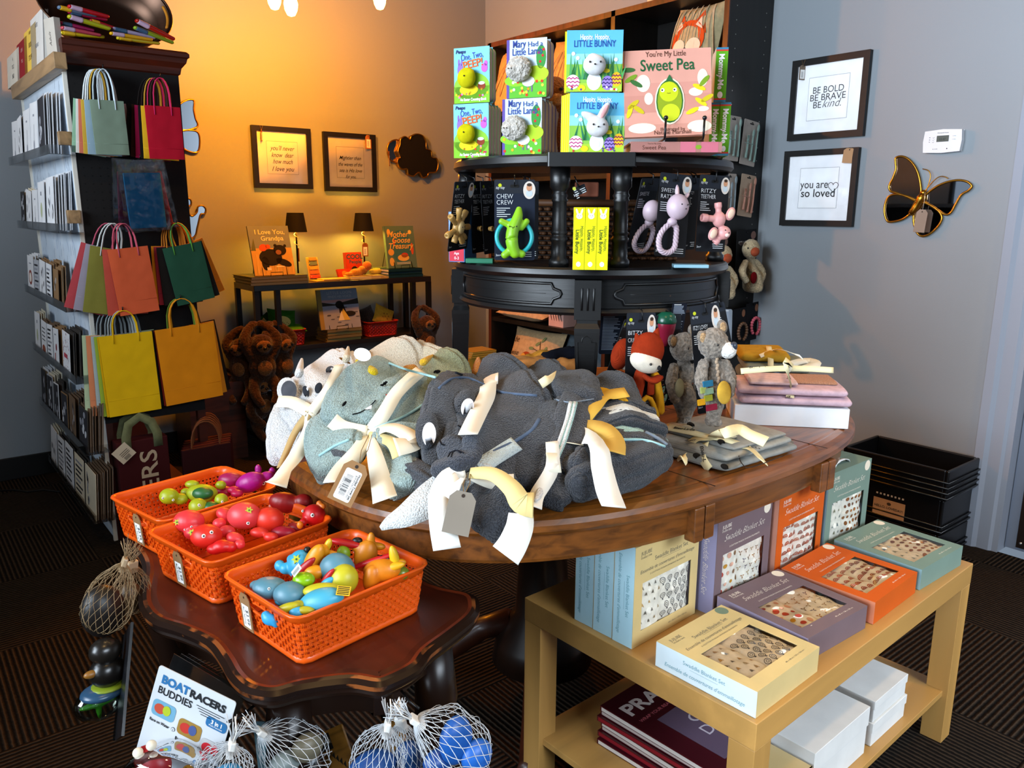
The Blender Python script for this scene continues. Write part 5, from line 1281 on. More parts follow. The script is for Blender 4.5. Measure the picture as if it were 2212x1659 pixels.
def art_peep(a, w, h):
    a.q(0, w, 0, h, M_('#7ecbe0'), 1); a.disc(w*.5, h*.3, w*.5, h*.25, M_('#8cc63a'), 2); a.q(0, w, 0, h*.3, M_('#7fc02e'), 2)
    a.text('Peeps', w*.2, h*.9, .010, M_('#24306a'), 4, bold=.03, shear=.2); a.text('One, Two,', w*.52, h*.79, .018, M_('#3a4aa8'), 4, bold=.005, width=w*.62, rot=.12); a.text('PEEP!', w*.55, h*.64, .022, M_('#e0602a'), 5, bold=.02, width=w*.55, rot=.14)
    a.disc(w*.18, h*.6, w*.08, h*.13, M_('#8a6ac0'), 3); a.disc(w*.14, h*.74, w*.025, h*.06, M_('#8a6ac0'), 3); a.disc(w*.22, h*.74, w*.025, h*.06, M_('#8a6ac0'), 3)
    a.disc(w*.86, h*.62, w*.09, h*.08, M_('#c060c8'), 3); a.disc(w*.9, h*.7, w*.05, h*.05, M_('#c060c8'), 3)
    a.disc(w*.78, h*.3, w*.11, h*.07, M_('#8a3a1c'), 4); a.disc(w*.78, h*.35, w*.09, h*.03, M_('#e8e8f0'), 5)
    a.disc(w*.42, h*.24, w*.26, h*.1, M_('#e8d818'), 4); flowers(a, w, h, ['#d83a2a', '#f0c020', '#e880c0'], 14, .02, .25)
    a.text('An Easter Counting Book', w*.55, h*.04, .008, M_('#ffffff'), 6, bold=.03, width=w*.75)
def art_lamb(a, w, h):
    a.q(0, w, 0, h, M_('#c4dcec'), 1); a.q(0, w*.07, 0, h, M_('#5c4a9a'), 2); a.q(w*.07, w, 0, h*.36, M_('#5cae32'), 2); a.disc(w*.75, h*.4, w*.3, h*.14, M_('#a8cc2a'), 3); a.disc(w*.25, h*.3, w*.3, h*.1, M_('#86c02c'), 3)
    a.disc(w*.86, h*.68, w*.12, h*.2, M_('#3a8a3a'), 3); a.q(w*.84, w*.88, h*.36, h*.55, M_('#6a3a1c'), 2)
    for x, z in ((.8, .75), (.9, .7), (.84, .6), (.92, .8)): a.disc(w*x, h*z, w*.03, w*.03, M_('#c8202a'), 4)
    a.text('Mary', w*.32, h*.86, .020, M_('#2c3f8c'), 5, bold=.008, width=w*.32); a.text('Had a', w*.72, h*.86, .014, M_('#2c3f8c'), 5); a.text('Little Lamb', w*.52, h*.73, .019, M_('#2c3f8c'), 5, bold=.008, width=w*.74)
    for x in (.52, .62): a.q(w*x, w*x+w*.04, h*.1, h*.24, M_('#6a6a74'), 4)
    a.disc(w*.55, h*.28, w*.16, h*.09, M_('#eef0ee'), 5); flowers(a, w, h, ['#e8a818', '#d83a1a', '#f0d040', '#ffffff'], 18, .03, .3, .035)
def art_bunny(a, w, h):
    a.q(0, w, 0, h, M_('#5fb6dc'), 1); a.disc(w*.5, h*.25, w*.6, h*.3, M_('#9cc840'), 2) if False else a.q(0, w, 0, h*.45, M_('#8ac04a'), 2); a.q(0, w, h*.45, h*.62, M_('#8fcfd8'), 2)
    for i in range(26): x = random.uniform(0, w); a.pf([(x-.003, h*.2), (x+.003, h*.2), (x+random.uniform(-.012, .012), h*random.uniform(.45, .66))], M_(random.choice(['#3a8a4a', '#4fa05a', '#2f7a58'])), 3)
    a.q(0, w, 0, h*.14, M_('#a8cc3a'), 4); a.text('Hippity, Hoppity,', w*.5, h*.85, .013, M_('#ffffff'), 5, bold=.012, width=w*.52); a.text('LITTLE BUNNY', w*.5, h*.73, .017, M_('#24489a'), 5, bold=.004, width=w*.74)
    a.disc(w*.5, h*.17, w*.13, h*.15, M_('#eef2f6'), 6); a.disc(w*.5, h*.14, w*.06, h*.08, M_('#dde0ea'), 7)
    egg(a, w*.12, h*.16, w*.12, h*.12, '#f0f0f4', '#c02a7a'); egg(a, w*.74, h*.14, w*.1, h*.12, '#9a80d0', '#3a2a6a'); egg(a, w*.9, h*.2, w*.09, h*.12, '#e8b820', '#8a1a5a'); a.disc(w*.28, h*.06, w*.07, h*.05, M_('#e8d020'), 6); a.disc(w*.72, h*.34, w*.06, h*.035, M_('#e8d828'), 6)
    flowers(a, w, h, ['#ffffff', '#c82a3a', '#5a4a8a'], 8, .02, .08, .02, 7)
    for x, z in ((.88, .52), (.2, .55), (.12, .62)): a.disc(w*x, h*z, w*.035, w*.035, M_('#ffffff'), 5, n=8)
def art_pea(a, w, h):
    a.q(0, w, 0, h, M_('#d89a88'), 1); a.q(0, w, h*.28, h*.48, M_('#c88878'), 2); a.q(0, w, h*.0, h*.14, M_('#cc8e7c'), 2); a.q(0, w, h*.48, h*.62, M_('#d09080'), 2)
    a.text("You're My Little", w*.48, h*.92, .014, M_('#5a3428'), 4, width=w*.46); a.text('Sweet Pea', w*.5, h*.76, .030, M_('#1f5a34'), 4, bold=.01, width=w*.62)
    for x, z, rx, rz in ((.22, .62, .08, .1), (.9, .66, .06, .1), (.82, .5, .08, .05), (.28, .44, .05, .07), (.2, .1, .16, .06), (.86, .1, .14, .07), (.9, .3, .07, .03)): a.disc(w*x, h*z, w*rx, h*rz, M_('#e8dcc4'), 3)
    for x, z, r in ((.08, .68, .5), (.14, .62, -.5), (.92, .62, .8), (.86, .55, -.4), (.95, .42, .5), (.88, .38, -.6), (.05, .78, 0), (.1, .38, .6), (.16, .32, -.6), (.06, .3, 1.2), (.78, .28, .4)): a.disc(w*x, h*z, w*.08, h*.028, M_(random.choice(['#c8b41c', '#3a6a34', '#7a9a24', '#e0c820'])), 4, r)
    a.disc(w*.52, h*.40, w*.17, h*.27, M_('#e8d8c0'), 5); a.disc(w*.52, h*.40, w*.155, h*.25, M_('#2f6a2a'), 6); a.disc(w*.52, h*.40, w*.14, h*.23, M_('#8ea01c'), 7)
    a.disc(w*.51, h*.51, w*.11, h*.115, M_('#c4cc1c'), 8); a.disc(w*.53, h*.27, w*.105, h*.1, M_('#c8d024'), 8)
    for x in (.44, .58): a.disc(w*x, h*.53, w*.022, w*.022, M_('#f4f4e8'), 9); a.disc(w*(x-.006), h*.53, w*.01, w*.01, M_('#3a3a1a'), 10)
    a.line([(w*.49, h*.495), (w*.51, h*.49), (w*.53, h*.495)], .001, M_('#5a5a18'), 9); a.pf([(w*.48, h*.64), (w*.56, h*.64), (w*.52, h*.71)], M_('#2a6a3a'), 8)
    a.text('Illustrated by', w*.55, h*.06, .009, M_('#5a3428'), 5); a.text('Natalie Marshall', w*.55, h*.02, .011, M_('#5a3428'), 5)
RZL = radians(-62); RZF = radians(-43)
PG = '#bdb7aa'
# peep books (two tiers)
for k, (z, cnt) in enumerate(((TU_, 4), (TU_+.1135, 2))):
    for i in range(cnt):
        dv = V((sin(-RZL), cos(RZL), 0))*0 + V((-sin(RZL), cos(RZL), 0))*(.0165*i)
        p = Hd(981+2*k, 358, 1.80); p.z = z+.0005
        lab = ('front One, Two, PEEP! board book, %s row' % ['lower', 'upper'][k]) if i == 0 else '%s book behind the front PEEP! board book, %s row' % (ORD[i-1], ['lower', 'upper'][k])
        o = cover_book('board_book', lab, p+dv, RZL, .084, .112, .0158, '#79b83a', art_peep if i == 0 else (lambda a, w, h: a.q(0, w, 0, h, M_('#7ecbe0'), 1)), .0, PG, 'board books on the upper shelf, left', rnd_=.01)
        if i == 0:
            mb = MB(); w, h = .084, .112; yel = mat('#c8c010', 'cloth')
            mb.ell((w*.42, -.012, h*.44), (.021, .014, .021), yel); mb.ell((w*.52, -.014, h*.5), (.012, .010, .012), yel)
            mb.build('finger_puppet', o, mods=[REM(.002, 3)]); MB().ell((w*.44, -.027, h*.46), .0016, mat(BLACK, 'gloss'), n=8, k=6).build('eye', o)
# lamb books
for k, (z, cnt, bx, hd) in enumerate(((TU_, 5, 1085, 1.72), (TU_+.1145, 2, 1094, 1.72))):
    for i in range(cnt):
        p = Hd(bx, 345, hd); p.z = z+.0005; dv = V((-sin(RZL), cos(RZL), 0))*(.0205*i)
        lab = ('front Mary Had a Little Lamb board book, %s row' % ['lower', 'upper'][k]) if i == 0 else '%s book behind the front Little Lamb board book, %s row' % (ORD[i-1], ['lower', 'upper'][k])
        o = cover_book('board_book', lab, p+dv, RZL, .088, .113, .0195, '#5c4a9a', art_lamb if i == 0 else (lambda a, w, h: a.q(0, w, 0, h, M_('#c4dcec'), 1)), .0, PG, 'board books on the upper shelf, left', rnd_=.012)
        if i == 0:
            mb = MB(); w, h = .088, .113; fw_ = mat('#b9b4ac', 'fur', s=200)
            mb.ell((w*.36, -.012, h*.48), (.028, .016, .025), fw_); mb.ell((w*.26, -.02, h*.44), (.015, .012, .014), fw_)
            mb.ell((w*.45, -.016, h*.6), (.012, .006, .008), fw_); mb.build('finger_puppet', o, mods=[REM(.0025, 2), DIS(.006, .006)])
            for dx in (.2, .27): MB().ell((w*dx, -.033, h*.47), .0013, mat(BLACK, 'gloss'), n=8, k=6).build('eye', o)
# bunny books
for k, (z, cnt, bx) in enumerate(((TU_, 5, 1229), (TU_+.1115, 2, 1220))):
    for i in range(cnt):
        p = Hd(bx, 335, 1.60); p.z = z+.0005; rz_ = RZF+(.06 if k == 0 else 0); dv = V((-sin(rz_), cos(rz_), 0))*(.0105*i) - V((cos(rz_), sin(rz_), 0))*(.0036*i)
        lab = ('front Little Bunny board book, %s row' % ['lower', 'upper'][k]) if i == 0 else '%s book behind the front Little Bunny board book, %s row' % (ORD[i-1], ['lower', 'upper'][k])
        o = cover_book('board_book', lab, p+dv, rz_, .106, .110, .010, '#e0dc1a' if i else '#5fb6dc', art_bunny if i == 0 else (lambda a, w, h: a.q(0, w, 0, h, M_('#e4dc20'), 1)), .0, PG, 'bunny board books on the upper shelf', rnd_=.010, spine_col='#e0dc1a')
        if i == 0:
            mb = MB(); w, h = .106, .110; sv = mat('#d8d8da', 'cloth')
            mb.ell((w*.5, -.012, h*.42), (.022, .014, .019), sv); mb.ell((w*.47, -.013, h*.5), (.013, .01, .012), sv)
            if k == 0: mb.ell((w*.6, -.012, h*.66), (.008, .006, .022), sv, Euler((0, .5, 0))); mb.ell((w*.38, -.012, h*.58), (.022, .006, .008), sv, Euler((0, .4, 0)))
            mb.build('finger_puppet', o, mods=[REM(.002, 3)])
            for dx in (-.009, .011): MB().ell((w*.5+dx, -.0262, h*.45), .0019, mat(BLACK, 'gloss'), n=8, k=6).build('eye', o)
            MB().ell((w*.505, -.0275, h*.41), (.002, .001, .0015), mat(BLACK, 'gloss'), n=8, k=6).build('nose', o)
            if k == 0: MB().ell((w*.605, -.018, h*.66), (.004, .002, .015), mat('#e0a8a8', 'cloth'), Euler((0, .5, 0))).build('inner_ear', o)
# sweet pea book on its easel, flat copies below
RZP = radians(-40)
base = Hd(1362, 340, 1.60); base.z = TU_
for i in range(1):
    o = cuboid_book('board_book', 'pink Sweet Pea board book lying flat under the upright one', (base.x, base.y, TU_+.0005), RZP, .175, .15, .0195, '#d49a90', '#cfcac0', 'sweet pea books')
mb = MB(); mb.q(0, .175, 0, .0195, mat('#d8a8a0', 'paper'), 0); mb.q(.095, .125, 0, .0195, mat('#c06878', 'paper'), 1); mb.q(.135, .168, 0, .0195, mat('#c06878', 'paper'), 1)
mb.disc(.13, .0098, .006, .004, M_('#7a9a24'), 2); mb.text('Sweet Pea', .045, .005, .011, M_('#5a3428'), 2); mb.text("You're My Little", .045, .0145, .004, M_('#5a3428'), 2); mb.build('spine_print', o)
p = base+V((-.012*cos(RZP), -.012*sin(RZP), 0)); p.z = TU_+.027
sw = cover_book('board_book', "large pink You're My Little Sweet Pea board book standing on a black easel", p, RZP, .166, .160, .016, '#d89a88', art_pea, .12, '#d8d4ca', 'sweet pea books', rnd_=.014)
sw.rotation_euler = (-.10, radians(-2.5), RZP)
t = thing('book_easel', 'small black easel with two ball-tipped hooks holding the Sweet Pea book', 'book stand', (base.x, base.y, TU_+.02), RZP)
for x in (.062, .135):
    MB().tube([(x, .10, .003), (x, -.012, .004), (x, -.016, .008), (x, -.018, .04)], .0022, mat(BLACK, 'plain', .3), 8).build('hook', t); MB().ell((x, -.018, .042), .0045, mat(BLACK, 'gloss')).build('ball_tip', t)
# green spines
def spine_book(label, px, py, hd, z, rz, th, h, d, col, draw, group):
    p = Hd(px, py, hd); p.z = z
    t = thing('board_book', label, 'book', p, rz, group=group)
    mb = MB(); c = mat(col, 'gloss'); mb.box(0, th, 0, .002, 0, h, c); mb.box(0, .002, 0, d, 0, h, mat('#c9c8c0', 'gloss')); mb.box(th-.002, th, 0, d, 0, h, c); mb.box(.002, th-.002, .002, d-.003, .002, h-.002, mat('#d8d4ca', 'paper')); mb.build('book_block', t)
    a = MB(); draw(a, th, h); a.build('spine_print', t); return t
def d_mom(a, w, h):
    a.q(0, w, 0, h, M_('#5ea81c'), 1); a.q(0, w, 0, .004, M_('#3a7a9a'), 2); a.q(0, w, h-.004, h, M_('#3a7a9a'), 2); a.q(0, w, .004, .007, M_('#c83a2a'), 2); a.q(0, w, h-.007, h-.004, M_('#c83a2a'), 2)
    a.text('Mommy', w*.28, h*.66, .015, M_('#ffffff'), 3, rot=-pi/2, bold=.03, width=.045); a.text('and', w*.32, h*.43, .008, M_('#ffffff'), 3, rot=-pi/2); a.text('Me', w*.28, h*.32, .015, M_('#ffffff'), 3, rot=-pi/2, bold=.03); a.disc(w*.5, h*.13, w*.22, w*.28, M_('#ffffff'), 3)
spine_book('green Mommy and Me board book spine, upper one', 1534, 345, 1.72, TU_+.1045, radians(-48), .0235, .103, .10, '#5ea81c', d_mom, 'mommy and me books')
spine_book('green Mommy and Me board book spine, lower left one', 1529, 345, 1.72, TU_+.0005, radians(-46), .0195, .103, .10, '#5ea81c', d_mom, 'mommy and me books')
spine_book('green Mommy and Me board book spine, lower right one', 1550, 345, 1.72, TU_+.0005, radians(-46), .0205, .103, .10, '#5ea81c', d_mom, 'mommy and me books')
# small books seen behind, on the upper shelf
for i, (px, w_, h_, c, lab) in enumerate(((1205, .05, .14, '#2f78b8', 'blue book partly seen left behind the upper Little Bunny book'), (1345, .09, .172, '#b8d8e8', 'pale blue book with a red bow top behind the Sweet Pea book'))):
    p = Hd(px, 330, 1.80); p.z = TU_
    cover_book('board_book', lab, p, RZF, w_, h_, .012, c, (lambda a, w, h: (a.q(0, w, h*.9, h, M_('#dfe8ee'), 1), a.text('Mommy', w*.6, h*.92, .012, M_('#2f78b8'), 2))), .0)
t = thing('plush_toy', 'brown teddy face soft toy seen between the lamb and bunny books', 'soft toy', (Hd(1195, 330, 1.80).xy.to_3d()+V((0, 0, TU_))), RZF)
MB().ell((0, 0, .05), (.035, .03, .05), mat('#8a4a1c', 'fur')).build('body', t, mods=[DIS(.003, .01)]); MB().ell((0, -.01, .13), (.036, .034, .04), mat('#9a5a24', 'fur')).build('head', t); MB().ell((.006, -.038, .12), (.016, .01, .013), mat('#c98a4a', 'fur')).build('muzzle', t)
for x in (-.008, .016): MB().ell((x, -.043, .14), .004, mat(BLACK, 'gloss')).build('eye', t)

# ---- three yellow spines on the lower top
def d_bun(a, w, h):
    a.q(0, w, 0, h, M_('#d8d80a'), 1); a.disc(w*.5, h*.86, w*.27, w*.24, M_('#f4f4f4'), 2)
    for s in (-1, 1): a.disc(w*(.5+s*.2), h*.93, w*.09, h*.05, M_('#f4f4f4'), 2, -s*.3); a.disc(w*(.5+s*.1), h*.865, w*.03, w*.03, M_(BLACK), 3)
    a.disc(w*.5, h*.84, w*.03, w*.02, M_(BLACK), 3)
    a.text('Hippity, Hoppity,', w*.62, h*.5, .0085, M_('#3a4a1a'), 3, rot=-pi/2, width=.048); a.text('Little Bunny', w*.22, h*.45, .0095, M_('#3a4a1a'), 3, rot=-pi/2, bold=.02, width=.046); a.disc(w*.5, h*.09, w*.2, w*.22, M_('#f4f4f4'), 2)
for i in range(3):
    p = Hd(1237, 567, 1.555); p.z = TL_+.0005; p += V((cos(RZF), sin(RZF), 0))*(.0228*i)
    spine_book('yellow Little Bunny board book spine on the lower top, %s' % ['left', 'middle', 'right'][i], 1237, 567, 1.555, TL_+.0005, RZF, .0222, .119, .08, '#d8d80a', d_bun, 'three yellow book spines').location = p
# wicker basket with wrapped things at the back
wb = thing('wicker_basket', 'dark brown wicker basket at the back of the lower top, between the spindles', 'basket', (DC.x-.07*sin(-DRZ)*1.0, DC.y-.07*cos(DRZ), TL_+.0005), DRZ)
mb = MB(); wk = mat('#4a2c14', 'wicker')
for j in range(11):
    for k_ in range(40):
        x0 = -.2+.01*k_; o = .0025*(1 if (k_+j) % 2 else -1)
        mb.tube([(x0, o, .006+.011*j), (x0+.005, o*1.4, .006+.011*j), (x0+.01, o*-1+o, .006+.011*j)], .0042, wk, 5)
mb.build('woven_front', wb)
MB().tube([(-.205, -.003, .13), (.205, -.003, .13)], .008, wk, 8).build('braided_rim', wb)
MB().box(-.2, .2, .006, .012, 0, .125, mat('#1a0e06', 'plain')).build('back_lining', wb)
# ---- hanging cards
DK = mat('#0d0f14', 'paper'); DKt = mat('#1b2029', 'paper'); CW = mat('#cfd3d8', 'paper')
def hang_card(label, quad, hds, title, tsz=.011, name='hanging_toy', cat='baby toy', group='carded baby toys', back=False, col=DK, hooky=True, photo=True, name2='card'):
    (TLp, TRp, BLp) = quad; a, b_, c = hds
    TLw = Hd(*TLp, a); TRw = Hd(*TRp, b_); BLw = Hd(*BLp, c)
    M, w, h = frame3(BLw, BLw+(TRw-TLw), TLw)
    t = placed(name, label, cat, M, group); L_ = Loc(M)
    mb = MB(); P = rrect(w, h, .004)
    mb.prism(P, 0, .0012, col, ax='y')
    edge_ = mat('#5a6068', 'paper')
    if not back:
        mb.prism([(p[0], p[1]) for p in rrect(w, h*.17, .003, z0=h*.83)], -.0003, 0, DKt, ax='y')
        mb.prism(rrect(w*.22, .006, .0025, x0=w*.39, z0=h*.9), -.0008, -.0002, mat('#000000'), ax='y')
        mb.disc(w*.14, h*.93, .0035, .0035, M_('#b8c020'), 3); mb.text('itzy ritzy', w*.15, h*.885, .0075, CW, 3, shear=.3, width=w*.22)
        for i, s in enumerate(title): mb.text(s, w*.06, h*(.80-.075*i)-tsz*.4, tsz, CW, 3, al='l', width=min(w*.5, len(s)*tsz*.62), bold=-.01)
        for i in range(5): mb.q(w*.06, w*random.uniform(.25, .42), h*(.80-.075*len(title))-.004*i-.001, h*(.80-.075*len(title))-.004*i+.0003, CW, 2)
        for i in range(3): mb.q(w*random.uniform(.5, .62), w*.92, h*.045+.004*i, h*.045+.004*i+.0013, CW, 2)
        mb.text('3m+', w*.1, h*.05, .006, CW, 2)
        if photo:
            mb.disc(w*.86, h*.87, w*.15, h*.11, M_('#cfc6bd'), 4); mb.disc(w*.86, h*.90, w*.07, h*.045, M_('#c08a68'), 5); mb.disc(w*.86, h*.935, w*.06, h*.02, M_('#3a2a20'), 6); mb.disc(w*.86, h*.83, w*.08, h*.04, M_('#b8c4cc'), 5)
    else:
        for i in range(26): mb.q(w*.1, w*random.uniform(.6, .92), h*(.92-i*.033), h*(.92-i*.033)+.0016, mat('#8a96a8', 'paper'), 1)
        mb.q(w*.1, w*.6, h*.955, h*.975, CW, 1)
    mb.build(name2, t)
    if hooky: MB().tube([(w*.5, .012, h*.93+.022), (w*.5, -.004, h*.93+.018), (w*.5, -.006, h*.925), (w*.5, .001, h*.92)], .0013, mat(BLACK, 'plain', .2), 6).build('wire_hook', t)
    return t, L_, w, h
def nub(mb, c, d, r, ln, m, hole=True):
    d = V(d).normalized(); c = V(c); q = d.to_track_quat('Z', 'Y').to_matrix()
    prof = [(r*.8, 0), (r*.8, ln*.5), (r, ln*.6), (r, ln*.95), (r*.85, ln)]+([(r*.5, ln), (r*.45, ln*.6)] if hole else [])
    n = 14; vs = []
    for (rr_, z) in prof:
        for i in range(n): a = 2*pi*i/n; vs.append(c+q @ V((rr_*cos(a), rr_*sin(a), z)))
    mb.add(vs, [(j*n+i, j*n+(i+1) % n, (j+1)*n+(i+1) % n, (j+1)*n+i) for j in range(len(prof)-1) for i in range(n)]+[tuple((len(prof)-1)*n+i for i in range(n))], m)
# tan lion teether, left
for i in range(4):
    dx = 14*i
    t, L_, w, h = hang_card(('tan lion RITZY TEETHER on black card, front of the left bunch' if i == 0 else 'black card fanned out behind the lion teether, %s' % ORD[i-1]),
        ((999+dx, 392), (1040+dx, 390), (967+dx*1.9, 544+2*i)), (1.70, 1.76, 1.70) if i == 0 else (1.80, 1.86, 1.80), ['RITZY', 'TEETHER'], .0115, photo=(i == 0))
    m = mat('#b08a4c', 'rubber'); m2 = mat('#cdb078', 'rubber')
    if i == 0:
        c = L_(990, 492, -.018); mb = MB(); mb.ell(c, (.016, .010, .020), m)
        for (px, py) in ((992, 455), (1005, 460), (975, 470), (1010, 490), (968, 508), (1002, 512), (982, 520), (998, 520)):
            p = L_(px, py, -.018); nub(mb, c+(p-c)*.35, p-c, .0066, (p-c).length*.8, m)
        mb.build('nubby_body', t); MB().ell(c+V((0, -.008, .002)), (.0105, .005, .0135), m2).build('face', t)
        for dx2 in (-.004, .004): MB().ell(c+V((dx2, -.0135, .004)), .0012, mat(BLACK, 'gloss'), n=8, k=6).build('eye', t)
    else:
        mb = MB(); nub(mb, (w*.25, -.004, h*.35), (0, -1, 0), .006, .010, m); mb.build('nub', t)
# green cactus teether with teal ring
t, L_, w, h = hang_card('green smiling teether with teal ring on dark blue CHEW CREW card', ((1075, 388), (1163, 388), (1068, 562)), (1.60, 1.60, 1.585), ['CHEW', 'CREW'], .013, col=mat('#101a2c', 'paper'))
g = mat('#7cb41a', 'rubber'); mb = MB()
P = [L_(1121, 452, -.016), L_(1118, 470, -.018), L_(1107, 500, -.020), L_(1106, 525, -.020), L_(1113, 548, -.018)]
mb.loft([(P[0], .006, .006), (P[1], .011, .010), (P[2], .015, .012), (P[3], .0145, .012), (P[4], .012, .010)], g, n=18, e=2)
for a_, b2_, r in (((1098, 485), (1083, 478), .0065), ((1126, 492), (1138, 478), .0065), ((1104, 540), (1090, 551), .008), ((1116, 545), (1128, 549), .008)):
    mb.loft([(L_(*a_, -.018), r, r), (L_(*b2_, -.018), r*.95, r*.95)], g, n=12, e=2)
mb.build('silicone_body', t, mods=[REM(.0016, 4)])
mb = MB(); c = L_(1111, 512, -.014); R_ = (L_(1073, 512, -.014)-c).length; mb.tube([c+V((R_*cos(2*pi*i/40), 0, R_*.95*sin(2*pi*i/40))) for i in range(40)], .0042, mat('#18a0a8', 'rubber'), 12, closed=True); mb.build('ring', t)
for px in (1101, 1116): MB().ell(L_(px, 489, -.0325), .0014, mat(BLACK, 'gloss'), n=8, k=6).build('eye', t)
MB().tube([L_(1105, 489.5, -.033), L_(1108, 493, -.034), L_(1111, 489.5, -.034)], .0006, mat(BLACK)).build('mouth', t)
for i in range(3):
    hang_card('dark card fanned out behind the CHEW CREW card, %s' % ORD[i], ((1100+18*i, 392), (1164+3*i, 392), (1100+10*i, 560-2*i)), (1.66+.015*i, 1.66+.03*i, 1.66+.015*i), [''], photo=False, group='dark cards behind the green teether')
# lavender bunny rattles
lav = mat('#b9a4b0', 'rubber'); lav2 = mat('#c9a8a8', 'rubber')
def rattle(t, L_, hx, hy, r, loop, ears):
    c = L_(hx, hy, -.022); MB().ell(c, (r, r*.9, r*1.12), lav, n=24, k=14).build('head', t)
    for e0, e1 in ears:
        a, b_ = L_(*e0, -.02), L_(*e1, -.018); d = b_-a; q = d.to_track_quat('Z', 'Y').to_euler()
        o = MB(); o.ell((0, 0, 0), (.0055, .0035, d.length*.62), lav); o = o.build('ear', t); o.location = (a+b_)/2; o.rotation_euler = q
        o2 = MB(); o2.ell((0, 0, 0), (.0032, .002, d.length*.45), lav2); o2 = o2.build('inner_ear', o); o2.location = q.to_matrix().inverted() @ V((0, -.0028, 0))
    for dx in (-.004, .010): MB().ell(c+V((dx, -r*.86, .004)), .0015, mat(BLACK, 'gloss'), n=8, k=6).build('eye', t)
    MB().ell(c+V((.006, -r*.9, -.004)), (.002, .001, .0015), mat('#4a3a40', 'gloss'), n=8, k=6).build('nose', t)
    a = L_(*loop[0], -.02); MB().ell(a, (.010, .009, .008), lav).build('neck', t)
    pts = closed_curve([L_(x, y, -.016) for x, y in loop[1]], 12); mb = MB()
    for ph in (0, 2*pi/3, 4*pi/3):
        q = []; N_ = len(pts)
        for i, p in enumerate(pts):
            tt = (pts[(i+1) % N_]-pts[i-1]).normalized(); s = tt.cross(V((0, 1, 0))); an = ph+i*2*pi*8/N_
            q.append(p+s*.0028*cos(an)+V((0, 1, 0))*.0022*sin(an))
        mb.tube(q, .0032, lav, 8, closed=True)
    mb.build('braided_ring', t)
t, L_, w, h = hang_card('front lavender bunny SWEETIE RATTLE on black card', ((1405, 369), (1473, 377), (1413, 552)), (1.60, 1.64, 1.60), ['SWEETIE', 'RATTLE'], .0115)
rattle(t, L_, 1464, 447, .0225, ((1452, 479), [(1447, 484), (1430, 500), (1423, 520), (1427, 540), (1442, 546), (1456, 536), (1460, 512), (1460, 490)]), (((1463, 428), (1463, 402)), ((1478, 430), (1487, 418))))
t, L_, w, h = hang_card('second lavender bunny rattle on a leaning card, left behind the front one', ((1402, 385), (1440, 385), (1352, 545)), (1.66, 1.72, 1.66), ['SWEETIE'], .011, photo=False)
rattle(t, L_, 1408, 456, .020, ((1402, 480), [(1398, 486), (1380, 502), (1370, 525), (1376, 540), (1392, 540), (1405, 520), (1410, 495)]), ())
# pink elephant teether
t, L_, w, h = hang_card('pink elephant RITZY TEETHER on black card at the right', ((1503, 376), (1567, 380), (1502, 543)), (1.66, 1.70, 1.66), ['RITZY', 'TEETHER'], .0115)
pk = mat('#d89a98', 'rubber'); mb = MB(); c = L_(1553, 474, -.02)
mb.ell(c, (.014, .012, .016), pk); hd_ = L_(1563, 503, -.022); mb.ell(hd_, (.015, .013, .014), pk, n=20)
for (px, py), r in (((1551, 440), .0075), ((1518, 470), .0085), ((1545, 524), .0075), ((1571, 468), .006)):
    p = L_(px, py, -.018); s = hd_ if py > 500 else c; nub(mb, s+(p-s)*.3, p-s, r, (p-s).length*.78, pk)
mb.build('nubby_body', t, mods=[REM(.0015, 2)])
for a_, b2_ in (((1578, 462), (1574, 478)), ((1540, 505), (1545, 488))):
    p = L_(*a_, -.026); MB().ell(p, (.010, .003, .014), pk, Euler((0, .5, 0))).build('ear', t); MB().ell(p+V((0, -.002, 0)), (.007, .0025, .010), mat('#e8c8b0', 'rubber'), Euler((0, .5, 0))).build('inner_ear', t)
for px, py in ((1567, 497), (1575, 503)): MB().ell(L_(px, py, -.0355), .0014, mat(BLACK, 'gloss'), n=8, k=6).build('eye', t)
MB().ell(L_(1571, 508, -.034), (.005, .003, .004), mat('#e8c8c0', 'rubber')).build('muzzle', t)
for i in range(2): hang_card('dark card fanned out left behind the pink elephant card, %s' % ORD[i], ((1498-3*i, 384), (1520, 384), (1478-14*i, 540)), (1.74, 1.76, 1.74), ['RITZY'], .009, photo=False, group='dark cards behind the pink elephant')
# small tilted card and wrapped things behind the yellow spines
hang_card('small tilted dark card above the yellow spines', ((1236, 408), (1262, 397), (1243, 425)), (1.64, 1.64, 1.64), [''], photo=False, group='dark cards behind the yellow spines')
t = thing('swaddle_pack', 'pink toned wrapped pack behind the yellow spines', 'baby goods', Hd(1262, 425, 1.70)); t.rotation_euler = (0, 0, RZF)
MB().box(-.02, .03, 0, .012, -.0, .03, mat('#9a5a44', 'paper')).build('pack_body', t, mods=[BEV(.003)])
t = thing('toy_box', 'small teal box on the lower top behind the lion cards', 'box', (Hd(1035, 556, 1.74).xy.to_3d()+V((0, 0, TL_)))); t.rotation_euler = (0, 0, RZL+.3)
MB().box(-.03, .03, 0, .03, 0, .010, mat('#2a7a5c', 'gloss')).build('box_body', t, mods=[BEV(.001)])
t = thing('toy_box', 'pale blue flat box on the lower top between rattle and elephant cards', 'box', (Hd(1490, 545, 1.66).xy.to_3d()+V((0, 0, TL_)))); t.rotation_euler = (0, 0, RZF)
MB().box(-.03, .04, 0, .04, 0, .007, mat('#8ab4c4', 'gloss')).build('box_body', t, mods=[BEV(.001)])
t = thing('toy_box', 'small blue and white box reading Age 0-3 at the left end of the lower top', 'box', (Hd(978, 556, 1.78).xy.to_3d()+V((0, 0, TL_)))); t.rotation_euler = (0, 0, RZL)
